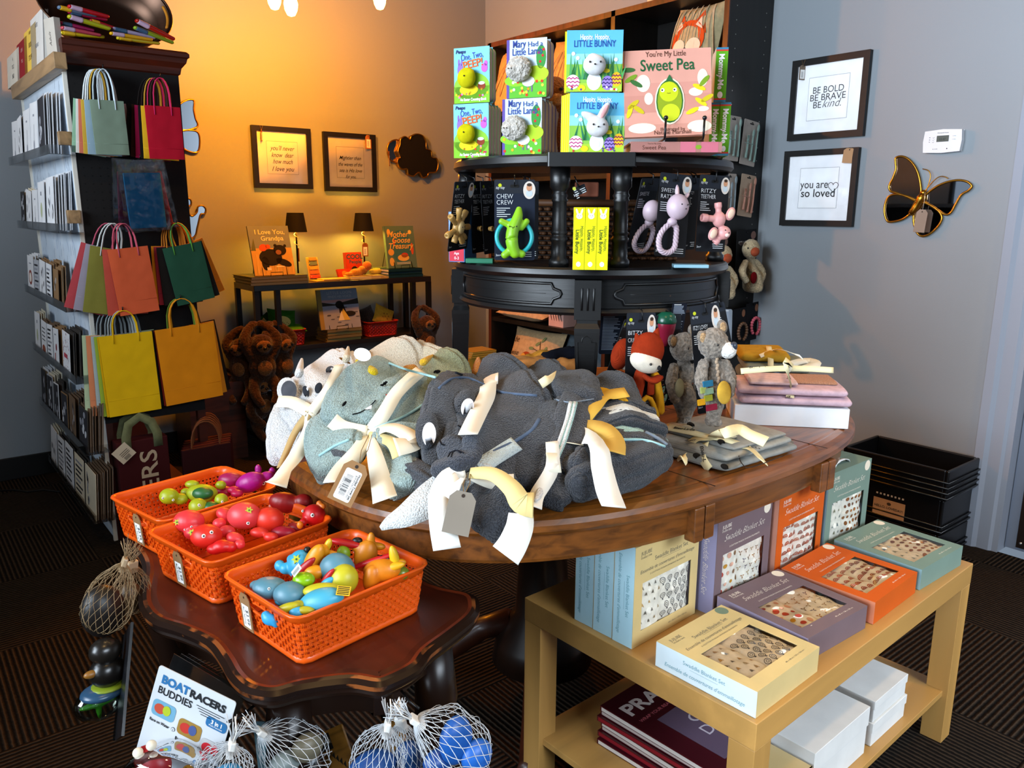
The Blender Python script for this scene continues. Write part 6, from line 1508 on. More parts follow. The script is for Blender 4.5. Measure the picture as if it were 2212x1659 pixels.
MB().box(-.01, .03, 0, .06, 0, .11, mat('#2a6aa8', 'gloss')).build('box_body', t, mods=[BEV(.001)])
mb = MB(Matrix.Translation((0, -.0005, 0))); mb.q(-.008, .028, .002, .03, M_('#c8384a'), 1); mb.text('Age', .01, .017, .008, M_('#fff'+'fff'), 2); mb.text('0-3', .01, .006, .009, M_('#ffffff'), 2); mb.build('box_print', t)

# ================================================================ under the apron: carded soft toys standing on the oak table
rust = mat('#8a2a10', 'knit', s=200); wht = mat('#d8cdbc', 'knit', s=220); ylw = mat('#c98f1c', 'cloth')
t, L_, w, h = hang_card('rust fox soft toy on black BITZY CRINKLE card', ((1357, 676), (1419, 675), (1348, 885)), (1.545, 1.57, 1.535), ['BITZY', 'CRINKLE'], .012)
c = L_(1399, 757, -.03)
MB().ell(c, (.033, .026, .036), rust, Euler((0, .25, 0)), n=24, k=16).build('head', t)
MB().ell(L_(1395, 781, -.036), (.033, .024, .022), wht, Euler((0, .35, 0)), n=24, k=16).build('white_cheeks', t)
for px, py, a in ((1379, 737, -.35), (1416, 726, .3)):
    mb = MB(); mb.lathe([(.010, -.012), (.009, 0), (.005, .010), (.001, .017)], rust, 14); o = mb.build('ear', t); o.location = L_(px, py, -.026); o.rotation_euler = (0, a, 0)
MB().ell(L_(1406, 787, -.0615), .0026, mat('#1a1a1c', 'gloss')).build('eye', t); MB().ell(L_(1424, 795, -.056), (.004, .003, .005), mat('#262628', 'cloth')).build('nose', t)
mb = MB(); P = [L_(1385, 802, -.02), L_(1377, 835, -.022), L_(1374, 870, -.022)]; mb.loft([(P[0], .012, .008), (P[1], .018, .010), (P[2], .02, .010)], rust, n=18, e=2, amp=.002, sc=60); mb.build('crinkle_wing', t)
mb = MB(); P = [L_(1415, 812, -.018), L_(1420, 845, -.02), L_(1423, 885, -.02)]; mb.loft([(P[0], .012, .009), (P[1], .017, .010), (P[2], .016, .010)], mat('#c98c18', 'knit', s=40), n=18, e=2)
for k in range(9):
    z = P[0].lerp(P[2], k/8.0); mb.tube([z+V((-.016*cos(a), -.0105*sin(a), 0)) for a in [pi*i/8 for i in range(9)]], .0009, mat('#5a2410'), 5)
mb.build('striped_body', t)
MB().loft([(L_(1392, 812, -.036), .008, .005), (L_(1408, 822, -.04), .016, .006), (L_(1424, 815, -.034), .010, .005)], rust, n=14, e=2.2, amp=.001, sc=80).build('scarf', t)
MB().loft([(L_(1407, 822, -.038), .007, .004), (L_(1405, 850, -.036), .008, .004)], rust, n=12, e=2.2).build('scarf_end', t)
MB().loft([(L_(1356, 828, -.02), .008, .006), (L_(1360, 848, -.02), .010, .007), (L_(1358, 858, -.02), .006, .005)], ylw, n=12, e=2).build('hand', t)
MB().tube([L_(x, y, -.036) for x, y in ((1384, 878), (1388, 866), (1397, 858), (1405, 862), (1411, 874), (1417, 890), (1420, 900))], .0052, ylw, 10).build('yellow_loop', t)
for px, py in ((1431, 845), (1436, 862)): MB().ell(L_(px, py, -.014), (.004, .0015, .011), mat('#6f8a78', 'cloth'), Euler((0, .35, 0))).build('leaf_tab', t)
t2, L2, w, h = hang_card('second fox card leaning behind the front fox, left', ((1352, 690), (1372, 690), (1302, 830)), (1.62, 1.66, 1.62), [''], photo=False)
MB().ell(L2(1342, 765, -.02), (.022, .02, .034), rust).build('fox_head', t2); MB().ell(L2(1350, 785, -.03), (.012, .012, .014), wht).build('fox_cheek', t2); MB().ell(L2(1335, 830, -.015), (.02, .012, .03), rust).build('fox_body', t2)
hang_card('dark blue printed card back hanging left of the fox', ((1306, 668), (1353, 668), (1293, 765)), (1.70, 1.72, 1.70), [''], back=True, photo=False, col=mat('#0c1626', 'paper'), hooky=False, group='printed card backs under the apron')
hang_card('printed card back with barcode hanging between the fox and the bear', ((1466, 655), (1497, 655), (1440, 745)), (1.68, 1.70, 1.68), [''], back=True, photo=False, col=mat('#0c1220', 'paper'), hooky=False, group='printed card backs under the apron')
t = thing('strawberry_teether', 'dark red strawberry shaped teether with green top behind the fox', 'baby toy', Hd(1438, 712, 1.66)); t.rotation_euler = (0, 0, RZF)
MB().lathe([(.004, -.035), (.013, -.02), (.019, .0), (.021, .014), (.018, .024)], mat('#8a1a34', 'gloss'), 20).build('red_body', t); MB().lathe([(.0215, .014), (.022, .018), (.019, .03), (.01, .037)], mat('#14503a', 'gloss'), 20).build('green_cap', t)
# grey bears
bg = mat('#7f766c', 'fur', s=170); bw = mat('#d4d2cf', 'fur', s=200); byl = mat('#c99f3c', 'cloth')
def bear(t, L_, main=True):
    k = (lambda x, y: (x, y)) if main else (lambda x, y: (x-64, y+8))
    mb = MB()
    mb.ell(L_(*k(1541, 742), -.034), (.030, .027, .031), bg); mb.ell(L_(*k(1560, 752), -.045), (.018, .02, .018), bg)
    P = [L_(*k(1541, 775), -.022), L_(*k(1541, 820), -.026), L_(*k(1545, 865), -.026), L_(*k(1541, 900), -.022)]
    mb.loft([(P[0], .014, .012), (P[1], .026, .016), (P[2], .028, .018), (P[3], .017, .013)], bg, n=18, e=2)
    mb.loft([(L_(*k(1520, 785), -.034), .011, .010), (L_(*k(1514, 820), -.042), .013, .011), (L_(*k(1522, 855), -.044), .012, .010)], bg, n=12, e=2)
    mb.loft([(L_(*k(1566, 785), -.034), .011, .010), (L_(*k(1577, 815), -.042), .013, .011), (L_(*k(1574, 850), -.044), .013, .010)], bg, n=12, e=2)
    mb.ell(L_(*k(1535, 908), -.024), (.012, .012, .012), bg); mb.ell(L_(*k(1549, 912), -.024), (.010, .012, .010), bg)
    mb.build('furry_body', t, mods=[REM(.0028, 4), DIS(.0045, .006)])
    for px, py in ((1517, 729), (1560, 706)):
        MB().ell(L_(*k(px, py), -.036), (.011, .006, .014), bg, Euler((0, -.3, 0))).build('ear', t); MB().ell(L_(*k(px+2, py+1), -.041), (.007, .003, .010), mat('#b08f68', 'fur')).build('inner_ear', t)
    MB().ell(L_(*k(1573, 757), -.058), (.016, .016, .016), bw).build('muzzle', t, mods=[DIS(.003, .006)]); MB().ell(L_(*k(1585, 748), -.068), (.0075, .006, .009), mat('#2a3240', 'gloss')).build('nose', t)
    MB().ell(L_(*k(1551, 745), -.061), (.0016, .0014, .0028), mat(BLACK, 'gloss')).build('eye', t)
t, L_, w, h = hang_card('grey brown bear soft toy with yellow paw on black ITZY LOVEY card', ((1496, 661), (1558, 652), (1508, 895)), (1.565, 1.60, 1.555), ['ITZY LOVEY'], .012)
bear(t, L_)
MB().ell(L_(1564, 848, -.056), (.0155, .006, .023), byl).build('yellow_paw', t)
mb = MB()
for i in range(8): mb.ell(L_(1549-1*(i % 2)*2+.6*i, 775+i*7, -.046), (.0035, .003, .0045), mat('#a8927c', 'cloth'), n=8, k=6)
mb.build('braided_cord', t)
for (px, py, c_, wd) in ((1529, 829, '#2a6a8a', .011), (1531, 845, '#7f9a80', .010), (1519, 843, '#9aa45a', .006), (1530, 860, '#8a8a2a', .009), (1515, 869, '#c8901a', .008), (1537, 880, '#7a1c30', .012)):
    p = L_(px, py, -.054); MB().box(-wd, wd, -.002, .002, -.006, .006, mat(c_, 'cloth')).build('ribbon_tab', t, mods=[BEV(.001)]).location = p
t, L_, w, h = hang_card('second grey bear soft toy behind, its card edge left of the front bear', ((1438, 680), (1494, 675), (1415, 880)), (1.66, 1.70, 1.64), ['ITZY LO'], .012, photo=False)
bear(t, L_, False); MB().ell(L_(1468, 838, -.056), (.011, .005, .020), mat('#8a8468', 'cloth')).build('grey_paw', t)
hang_card('glossy black card with rounded edge right behind the front bear', ((1560, 652), (1580, 648), (1566, 770)), (1.72, 1.72, 1.72), [''], .01, photo=False, group='dark cards behind the bear')
hang_card('white backed clear card beside the bear card', ((1552, 668), (1572, 668), (1560, 760)), (1.76, 1.76, 1.76), [''], .01, photo=False, back=True, col=mat('#8a94a0', 'paper'), hooky=False, group='dark cards behind the bear')

# ================================================================ bookcase: pillows, books, hanging goods on its side panel
def wpos(x, y, z): return V((x, y, z))
def art_fox(a, w, h):
    for i in range(7): a.disc(w*(-.42+.14*i), 0, w*.03, h*.46, M_('#b8a888'), 1, .05*i-.15)
    o = M_('#c04a14'); a.disc(0, h*.02, w*.33, h*.25, o, 3); a.pf([(-w*.34, h*.08), (-w*.2, h*.36), (-w*.05, h*.2)], o, 3); a.pf([(w*.34, h*.08), (w*.22, h*.38), (w*.05, h*.2)], o, 3)
    a.pf([(-w*.27, h*.14), (-w*.2, h*.28), (-w*.13, h*.2)], M_('#d8c8b0'), 4); a.pf([(w*.27, h*.14), (w*.21, h*.3), (w*.13, h*.2)], M_('#d8c8b0'), 4)
    a.disc(-w*.15, -h*.06, w*.14, h*.1, M_('#e0d4bc'), 4); a.disc(w*.15, -h*.06, w*.14, h*.1, M_('#e0d4bc'), 4); a.disc(0, -h*.1, w*.04, h*.03, M_(BLACK), 5)
pillow('throw_pillow', 'cream pillow with a big orange fox face in the upper right of the bookcase', 'pillow', (2.93, 2.37, 1.78+.17), (-.15, .05, -pi/2-.15), .30, .34, .12, '#b8a880', art_fox)
def art_owl(a, w, h):
    a.text('be', -w*.33, h*.18, .05, M_('#3a3028'), 2, shear=.3); a.text('wise', -w*.3, -h*.08, .045, M_('#3a3028'), 2, shear=.3)
    a.disc(-w*.04, -h*.18, w*.13, h*.2, M_('#9a3e14'), 2); a.disc(-w*.1, -h*.16, w*.06, h*.14, M_('#d09a3a'), 3); a.disc(w*.03, -h*.16, w*.06, h*.14, M_('#d09a3a'), 3)
    a.line([(w*.1, -h*.1), (w*.2, h*.05), (w*.15, h*.25)], .006, M_('#5a4028'), 2); a.line([(w*.2, h*.05), (w*.05, h*.1)], .005, M_('#5a4028'), 2)
    for x, z, r in ((.02, .1, .1), (.12, .2, .6), (.28, .12, 1.3), (.36, .0, .5), (.2, .3, 1.0)): a.disc(w*x, h*z, w*.045, h*.03, M_('#6f8054'), 3, r)
pillow('throw_pillow', 'cream be wise owl pillow on the lower bookcase shelf, seen between the table legs', 'pillow', (2.92, 3.42, .27+.155), (-.35, 0, -pi/2+.05), .42, .30, .10, '#c0a47c', art_owl)
pillow('throw_pillow', 'grey blue pillow behind the owl pillow in the lower bookcase', 'pillow', (3.03, 3.16, .27+.165), (-.15, .12, -pi/2-.1), .42, .32, .10, '#59646c')
pillow('throw_pillow', 'cream pillow with brown leaf shapes on the middle bookcase shelf, left', 'pillow', (2.95, 3.47, .62+.06), (-1.35, 0, -pi/2), .42, .24, .10, '#bfa07c')
def art_pale(a, w, h):
    for i in range(5): a.disc(w*(-.3+.15*i), 0, w*.05, h*.3, M_('#9a7a4a'), 1, .3*i-.6)
pillow('throw_pillow', 'pale yellow pillow behind the PEEP books at the upper left of the bookcase', 'pillow', (2.93, 3.60, 1.78+.17), (-.2, 0, -pi/2+.1), .34, .34, .12, '#c9a05c', art_pale)
pillow('throw_pillow', 'pale yellow pillow behind the Little Lamb books in the bookcase', 'pillow', (2.95, 3.17, 1.78+.17), (-.2, 0, -pi/2), .36, .34, .12, '#c49a58', art_pale)
t = thing('gift_box', 'pink box with a brush lettered print and white pompon on the middle bookcase shelf', 'box', (2.87, 3.25, .6205), -pi/2)
MB().box(0, .12, 0, .1, 0, .13, mat('#c49a90', 'paper')).build('box_body', t, mods=[BEV(.002)]); mb = MB()
for i in range(5): mb.disc(.02+.02*i, .06, .004, .03, M_('#5a4038'), 1, .3)
mb.build('box_print', t); MB().ell((.10, -.02, .10), (.035, .03, .03), mat('#b8c4d4', 'fur')).build('pompon', t)
t = thing('patterned_box', 'cream box with orange and red leaf pattern lying on top of the bookcase', 'box', (2.88, 2.62, BZ), -pi/2)
mb = MB(); mb.box(0, .40, 0, .2, 0, .14, mat('#d8c098', 'paper')); random.seed(5)
for i in range(70): mb.disc(random.uniform(.01, .39), random.uniform(.01, .13), .010, .003, M_(random.choice(['#b85a1c', '#a83a20', '#c99a3a', '#8a8a4a'])), 1, random.uniform(0, 3), 7)
mb.build('box_body', t)
# cutlery cards hanging on the side panel (front faces -y)
SY = BY0-.03
def at_side(px, py, off=.0): return PL(px, py, (0, SY-off, 0), (0, 1, 0))
def cutlery(label, TLp, TRp, BLp, col, bcol):
    TLw, TRw, BLw = at_side(*TLp), at_side(*TRp), at_side(*BLp)
    M, w, h = frame3(BLw, BLw+(TRw-TLw), TLw); t = placed('cutlery_card', label, 'baby cutlery', M, 'carded cutlery on the bookcase side'); L_ = Loc(M)
    mb = MB(); mb.prism(rrect(w, h, .005), 0, .0015, mat(bcol, 'paper'), ax='y'); rnd = random.Random(2)
    for i in range(90): mb.disc(rnd.uniform(.003, w-.003), rnd.uniform(.003, h-.003), .0011, .0011, M_('#8f7f70'), 1, n=5)
    mb.prism(rrect(w*.26, .005, .002, x0=w*.38, z0=h*.91), -.0005, 0, mat(BLACK), ax='y'); mb.build('card', t)
    m = mat(col, 'rubber')
    for k, (x, z0, z1, kind) in enumerate(((.26, .12, .50, 'fork'), (.56, .08, .64, 'spoon'), (.84, .07, .78, 'spoon'))):
        mb = MB(); xx = w*x
        mb.loft([(V((xx, -.008, h*z0+.008)), .0062, .005), (V((xx, -.009, h*(z0+.18))), .0055, .0045), (V((xx+.001, -.009, h*z1)), .0032, .003)], m, n=12, e=2)
        if kind == 'spoon': mb.ell((xx+.001, -.010, h*z1+.014), (.0075, .004, .017), m)
        else:
            mb.ell((xx+.001, -.009, h*z1+.008), (.0075, .003, .008), m)
            for q in (-.005, -.0015, .002, .0055): mb.tube([(xx+.001+q, -.009, h*z1+.010), (xx+.001+q, -.009, h*z1+.028)], .0013, m, 6)
        mb.build(kind, t)
    MB().box(w*.05, w*.62, -.014, -.012, h*.46, h*.475, m).build('holding_band', t)
    MB().tube([(w*.5, .028, h*.97), (w*.5, -.003, h*.955), (w*.5, -.006, h*.93)], .0018, mat(BLACK, 'plain', .2), 6).build('wire_hook', t)
cutlery('sage green cutlery on a dotted card, upper left on the bookcase side', (1569, 247), (1601, 253), (1562, 345), '#7f9a90', '#b4aaa0')
cutlery('sage green cutlery on a dotted card, upper right on the bookcase side', (1604, 254), (1636, 264), (1597, 353), '#7f9a90', '#b4aaa0')
cutlery('blue grey cutlery on a dotted card, lower left on the bookcase side', (1565, 374), (1594, 376), (1556, 470), '#7f8f96', '#b4aaa0')
cutlery('peach cutlery on a dotted card, lower right on the bookcase side', (1598, 373), (1629, 380), (1592, 465), '#b8806a', '#c0a890')
def cow(label, cx, cy, s=1.0, crd=True):
    TLw, TRw, BLw = at_side(cx-28, cy-60), at_side(cx+14, cy-64), at_side(cx-34, cy+50)
    M, w, h = frame3(BLw, BLw+(TRw-TLw), TLw); t = placed('plush_lovey', label, 'soft toy', M, 'cow soft toys on the bookcase side'); L_ = Loc(M)
    mb = MB(); mb.prism(rrect(w, h, .004), 0, .0015, DK, ax='y'); mb.text('ITZY LOVEY', w*.1, h*.74, .014, CW, 2, al='l', width=w*.55); mb.disc(w*.85, h*.88, w*.13, h*.08, M_('#8a6a60'), 1); mb.build('card', t); MB().tube([(w*.5, .03, h*.97), (w*.5, -.003, h*.955), (w*.5, -.006, h*.93)], .0018, mat(BLACK, 'plain', .2), 6).build('wire_hook', t)
    wf = mat('#c0ae8c', 'fur', s=150); mb = MB()
    mb.ell(L_(cx, cy-20, -.035), (.042, .036, .044), wf); P = [L_(cx, cy+5, -.025), L_(cx+2, cy+30, -.03), L_(cx+4, cy+62, -.03)]
    mb.loft([(P[0], .03, .02), (P[1], .045, .026), (P[2], .05, .028)], wf, n=16, e=2)
    for sx in (-1, 1): mb.loft([(L_(cx+sx*12, cy+8, -.045), .014, .013), (L_(cx+sx*22+3, cy+30, -.055), .017, .015), (L_(cx+sx*16+5, cy+48, -.06), .016, .014)], wf, n=12, e=2)
    mb.build('furry_body', t, mods=[REM(.004, 4), DIS(.005, .008)])
    MB().ell(L_(cx+9, cy-14, -.065), (.024, .016, .020), mat('#b8583a', 'cloth')).build('muzzle', t); MB().ell(L_(cx-6, cy-22, -.073), .004, mat(BLACK, 'gloss')).build('eye', t)
    MB().ell(L_(cx-20, cy-32, -.03), (.014, .006, .008), mat('#2a1a12', 'fur')).build('ear', t)
    MB().ell(L_(cx+6, cy+42, -.064), (.022, .008, .026), mat('#7a0c14', 'cloth')).build('red_heart_patch', t)
cow('cow soft toy with orange muzzle and red patch hanging on the bookcase side, right one', 1622, 558)
cow('cow soft toy half hidden behind the black table edge, left one', 1562, 572)
for i, (px, py, c_) in enumerate(((1612, 672, '#c8586a'), (1584, 684, '#6a4a34'))):
    TLw, TRw, BLw = at_side(px-14, py-12), at_side(px+14, py-18), at_side(px-2, py+66)
    M, w, h = frame3(BLw, BLw+(TRw-TLw), TLw); t = placed('bead_teether', ['pink bead ring teether on a black card, lowest on the bookcase side', 'brown bead ring teether on a black card, left of the pink one'][i], 'baby toy', M, 'bead teethers on the bookcase side'); L_ = Loc(M)
    mb = MB(); mb.prism(rrect(w, h, .004), 0, .0015, DK, ax='y'); mb.disc(w*.8, h*.85, w*.13, h*.1, M_('#9a6a50'), 1); mb.build('card', t); MB().tube([(w*.5, .03, h*.97), (w*.5, -.003, h*.955), (w*.5, -.006, h*.93)], .0018, mat(BLACK, 'plain', .2), 6).build('wire_hook', t)
    mb = MB(); c = (w*.55, -.015, h*.38)
    for k in range(16): a = 2*pi*k/18-pi/2+.3; mb.ell((c[0]+w*.33*cos(a), c[1], c[2]+h*.22*sin(a)), .0078, mat(c_, 'rubber'), n=10, k=8)
    mb.build('bead_ring', t, label='ring of %s beads' % ('pink' if i == 0 else 'brown'))
# ================================================================ towels and blankets on the oak table
TW = lambda c: mat(c, 'terry')
DKG, MINT, AQ, WT, CR = '#383b42', '#9aaeaa', '#a3cdd0', '#e2e0de', '#e4dcc6'
PIPE = '#56657c'
class Towel:
    def __init__(s, label, loc, group='hooded towel bundles on the oak table'):
        s.r = thing('hooded_towel', label, 'towel', loc, group=group); s.o = V(loc); s.bv = []; s.seed = random.random()*50
    def slab(s, pts, col, amp=.004, sc=22, e=3.3, kind='terry', n=72, name='towel_fold', up=None):
        mb = MB(); st = [(D(p[0], p[1], p[2])-s.o, p[3], p[4]) for p in pts]
        mb.loft(st, mat(col, kind), n=n, e=e, amp=amp, sc=sc, seed=s.seed+len(s.bv), up=up or (-_F.x, -_F.y, -_F.z), lay=0 if name == 'trunk' else (3 if kind == 'terry' else 2))
        s.bv.append(BVHTree.FromPolygons([v+s.o for v in mb.v], mb.f)); mb.build(name, s.r); return s
    def on(s, px, py, off=.0015, fd=None):
        d = ray(px, py); best = None
        for b in s.bv:
            h = b.ray_cast(CAM, d)
            if h[0] is not None and (best is None or h[3] < best[2]): best = (h[0], h[1], h[3])
        if best is None: return (D(px, py, fd or 1.35)-s.o, -_F)
        n = best[1] if best[1].dot(d) < 0 else -best[1]
        return (best[0]+n*off-s.o, n)
    def patch(s, px, py, rx, ry, col, rot=0, kind='cloth', off=.0075, name='eye', th=.0016, pts=None):
        q = pts or [(px+rx*cos(a)*cos(rot)-ry*sin(a)*sin(rot), py+rx*cos(a)*sin(rot)+ry*sin(a)*cos(rot)) for a in [2*pi*i/22 for i in range(22)]]
        cx = sum(a for a, _ in q)/len(q); cy = sum(b for _, b in q)/len(q)
        ns = [s.on(cx+(x-cx)*f, cy+(y-cy)*f)[1] for (x, y) in q[::3] for f in (.4, .9)]; n = sum(ns, V((0, 0, 0))).normalized(); n = (n-_F*.5).normalized()
        c = s.on(cx, cy, off+th)[0]; pc = c+s.o-n*th; mb = MB(); ring1 = []; mid = []
        def near(x, y, o_):
            d = ray(x, y); a = PL(x, y, pc+n*(o_-off), n); b = s.on(x, y, o_)[0]+s.o; h = any(t_.ray_cast(CAM, d)[0] is not None for t_ in s.bv)
            return (b if h and (b-CAM).length < (a-CAM).length else a)-s.o
        c = near(cx, cy, off+th)
        for (x, y) in q:
            ring1.append(near(x, y, off)); mid.append(near(cx+(x-cx)*.6, cy+(y-cy)*.6, off+th))
        N_ = len(q); mb.add(ring1+mid+[c], [(i, (i+1) % N_, N_+(i+1) % N_, N_+i) for i in range(N_)]+[(N_+i, N_+(i+1) % N_, 2*N_) for i in range(N_)], mat(col, kind)); mb.build(name, s.r); return s
    def line(s, pts, r, col, kind='cloth', off=.001, name='piping', k=6):
        out = []
        for a, b in zip(pts, pts[1:]):
            for i in range(k): out.append((a[0]+(b[0]-a[0])*i/k, a[1]+(b[1]-a[1])*i/k))
        out.append(pts[-1]); P = [s.on(x, y, off)[0] for x, y in out]
        for _ in range(5): P = [P[0]]+[(P[i-1]+P[i]*2+P[i+1])/4 for i in range(1, len(P)-1)]+[P[-1]]
        MB().tube(P, r*.72, mat(col, kind), 8).build(name, s.r); return s
    def rib(s, pts, hw, col=CR, name='ribbon', kind='cloth', off=.0125, k=5, tw=0.0):
        """2-tuples lie on the towel, 3-tuples hang free at that distance"""
        K = []; NR = []; nb = (-_F+V((0, 0, .55))).normalized()
        for p in pts:
            if len(p) > 2: K.append(D(p[0], p[1], p[2])-s.o); NR.append(nb+_R*random.uniform(-.35, .35))
            else: q_, n_ = s.on(p[0], p[1], off); K.append(q_); NR.append((n_+nb*.6).normalized())
        P = []
        for i in range(len(K)-1):
            p0, p1, p2, p3 = K[max(i-1, 0)], K[i], K[i+1], K[min(i+2, len(K)-1)]
            for j in range(k): u = j/k; P.append(0.5*((2*p1)+(p2-p0)*u+(2*p0-5*p1+4*p2-p3)*u*u+(3*p1-p0-3*p2+p3)*u**3))
        P.append(K[-1]); Nn = []
        for i in range(len(P)):
            Nn.append(NR[i//k] if i//k+1 >= len(NR) else NR[i//k].lerp(NR[i//k+1], (i % k)/k))
        hws = hw if isinstance(hw, (list, tuple)) else [hw, hw]
        W_ = [hws[0]+(hws[-1]-hws[0])*i/(len(P)-1) for i in range(len(P))]
        MB().strip(P, Nn, W_, mat(col, 'plain' if kind == 'cloth' else kind, .95), .0012).build(name, s.r); return s
    def knot(s, px, py, r=.008, col=CR, fd=None):
        p = s.on(px, py, .006, fd)[0]; MB().ell(p, (r, r*.8, r*1.2), mat(col, 'cloth', s=60)).build('ribbon_knot', s.r); return s
    def cone(s, a, b, r0, col, name='horn'):
        A = s.on(a[0], a[1], -.004)[0] if len(a) < 3 else D(*a)-s.o; B_ = D(*b)-s.o
        MB().loft([(A, r0, r0*.8), (A.lerp(B_, .55), r0*.75, r0*.6), (B_, r0*.3, r0*.3)], mat(col, 'terry'), n=16, e=2, up=(-_F.x, -_F.y, -_F.z)).build(name, s.r); return s
def bowtag(t, px, py, fd, rot, w, h, col, label, txt=True, top=None):
    c = D(px, py, fd)-t.o; M = Matrix.Translation(c) @ Matrix.Rotation(YAW-pi/2, 4, 'Z') @ Matrix.Rotation(-.45, 4, 'X') @ Matrix.Rotation(rot, 4, 'Y')
    mb = MB(M); pts = [(-w/2, -h), (w/2, -h), (w/2, -h*.16), (w*.28, 0), (-w*.28, 0), (-w/2, -h*.16)]
    mb.add([(x, 0, z) for x, z in pts]+[(x, .0012, z) for x, z in pts], [(0, 1, 2, 3, 4, 5), (11, 10, 9, 8, 7, 6)]+[(i, 6+i, 6+(i+1) % 6, (i+1) % 6) for i in range(6)], mat(col, 'paper'), True)
    mb.disc(0, -h*.1, w*.07, w*.07, mat('#2a1c12'), 1)
    if txt:
        mb.pf(rrect(w*.66, h*.74, w*.08, x0=-w*.33, z0=-h*.93), mat('#ecebe8', 'paper'), 1)
        for i in range(22): mb.q(-w*.20, w*.06, -h*.82+i*h*.023, -h*.82+i*h*.023+h*.023*random.choice([.4, .7, .3]), mat(BLACK), 2)
        mb.text('Hooded Towel Set', w*.22, -h*.56, .0052, mat(BLACK), 2, rot=-pi/2, width=h*.62, bold=.02); mb.text('$39.99 EACH LD 001', w*.13, -h*.56, .0038, mat(BLACK), 2, rot=-pi/2, width=h*.55); mb.text('00011456', -w*.27, -h*.56, .0035, mat(BLACK), 2, rot=-pi/2, width=h*.3)
    mb.build('price_tag', t.r, label=label)
    if top:
        k = D(*top)-t.o
        for dx in (-.003, .003): MB().tube([k+V((dx, 0, 0)), k.lerp(c, .5)+V((dx*2, 0, -.002)), c+V((0, 0, -h*.08))], .0006, mat('#7a5c34')).build('tag_string', t.r)
# --- T2 cream towel at the back with one grey ear
T = Towel('cream hooded towel with one grey ear, rearmost of the white bundles', D(800, 800, 1.60))
T.slab([(790, 850, 1.56, .125, .032), (800, 815, 1.62, .125, .032), (795, 788, 1.68, .10, .024)], '#d8cdb8').slab([(925, 815, 1.62, .07, .03), (890, 790, 1.66, .06, .03)], '#d4c5a8')
T.cone((748, 775), (752, 750, 1.66), .008, '#d8c9ac', 'ear').patch(783, 766, 19, 14, WT, .3, name='ear_edge').patch(788, 766, 12, 12, DKG, .2, name='grey_ear', off=.014).patch(768, 784, 11, 7, '#4a2c12', .1, name='eye').patch(745, 779, 14, 3, '#6a4218', .5, name='brow')
# --- T1 white koala
T = Towel('white hooded towel with round grey ear and eyes, at the left table end', D(680, 900, 1.5))
T.slab([(650, 975, 1.47, .062, .022), (652, 935, 1.50, .066, .03), (668, 900, 1.54, .07, .03)], WT).slab([(655, 965, 1.44, .045, .016), (648, 945, 1.46, .055, .018)], WT)
T.slab([(745, 900, 1.44, .055, .03), (740, 850, 1.50, .06, .035), (730, 800, 1.58, .05, .03)], WT)
T.slab([(692, 898, 1.46, .060, .026), (688, 850, 1.52, .078, .034), (690, 815, 1.58, .074, .026), (690, 795, 1.64, .060, .018)], WT, amp=.005)
T.cone((646, 806), (652, 776, 1.62), .009, WT, 'ear_tip')
T.patch(620, 843, 22, 28, WT, .0, 'terry', .004, 'ear_edge', .005).patch(624, 843, 17, 21, '#4a4c52', 0, name='grey_ear', off=.018).patch(661, 846, 7, 13, '#2a2d33', -.25).patch(664, 840, 2, 4, '#cfd3da', -.25, off=.0105, name='eye_glint').patch(688, 838, 8, 12, '#2a2d33', .3, name='nose').patch(713, 799, 10, 8, '#4a4c52', -.5).patch(717, 797, 3, 3, '#cfd3da', 0, off=.0105, name='eye_glint')
T.rib([(612, 872), (640, 878), (672, 890)], .012).rib([(740, 800), (715, 850), (678, 893)], .010).rib([(676, 895), (668, 940), (640, 985, 1.36), (610, 1025, 1.27), (596, 1048, 1.22)], [.010, .017]).rib([(672, 896), (645, 935), (615, 985, 1.38), (603, 1010, 1.33)], [.008, .004], col='#b89a68').knot(676, 893)
# --- T4 green monster behind
T = Towel('green grey hooded towel with yellow horn behind the mint smiling one', D(930, 810, 1.58))
T.slab([(935, 850, 1.50, .065, .03), (942, 818, 1.56, .072, .03), (930, 798, 1.62, .055, .02)], '#8a8f6a').cone((915, 782), (934, 768, 1.60), .008, '#d8a818').cone((890, 800), (868, 800, 1.57), .016, '#c8861c', 'crest').patch(944, 803, 8, 4, BLACK, -.2)
# --- T3 mint monster
T = Towel('mint green hooded towel with stitched smile, white tooth and yellow horn', D(800, 920, 1.4))
T.slab([(735, 1000, 1.33, .050, .022), (725, 965, 1.36, .055, .03), (740, 925, 1.41, .06, .03)], MINT).slab([(870, 1050, 1.22, .030, .018), (862, 1000, 1.28, .042, .028), (870, 950, 1.34, .05, .03)], MINT)
T.slab([(715, 985, 1.34, .02, .012), (752, 1000, 1.31, .02, .010)], '#4a4e52').slab([(850, 935, 1.38, .075, .025), (890, 880, 1.44, .072, .028), (925, 845, 1.50, .055, .02)], MINT)
T.slab([(775, 915, 1.38, .070, .024), (810, 860, 1.44, .080, .030), (850, 815, 1.51, .062, .025)], MINT, amp=.0045)
T.slab([(685, 1020, 1.33, .010, .006), (715, 1012, 1.32, .012, .006)], WT, name='hem')
T.line([(797, 930), (840, 915), (890, 892), (935, 860), (950, 838)], .0035, AQ).line([(690, 985), (720, 965), (755, 950)], .0035, AQ).line([(840, 785), (880, 800), (940, 815)], .003, AQ)
T.line([(761, 896), (776, 893), (793, 884), (806, 872), (811, 866)], .0014, BLACK, name='smile', off=.0015).patch(0, 0, 0, 0, '#e8ecf0', name='tooth', pts=[(787, 884), (803, 874), (803, 884), (794, 889)])
T.patch(829, 832, 8, 3, BLACK, .05).patch(744, 872, 3, 7, BLACK, .7).patch(836, 853, 3, 2, '#a83a3a', name='cheek')
T.cone((805, 805), (772, 780, 1.50), .013, '#e0c414')
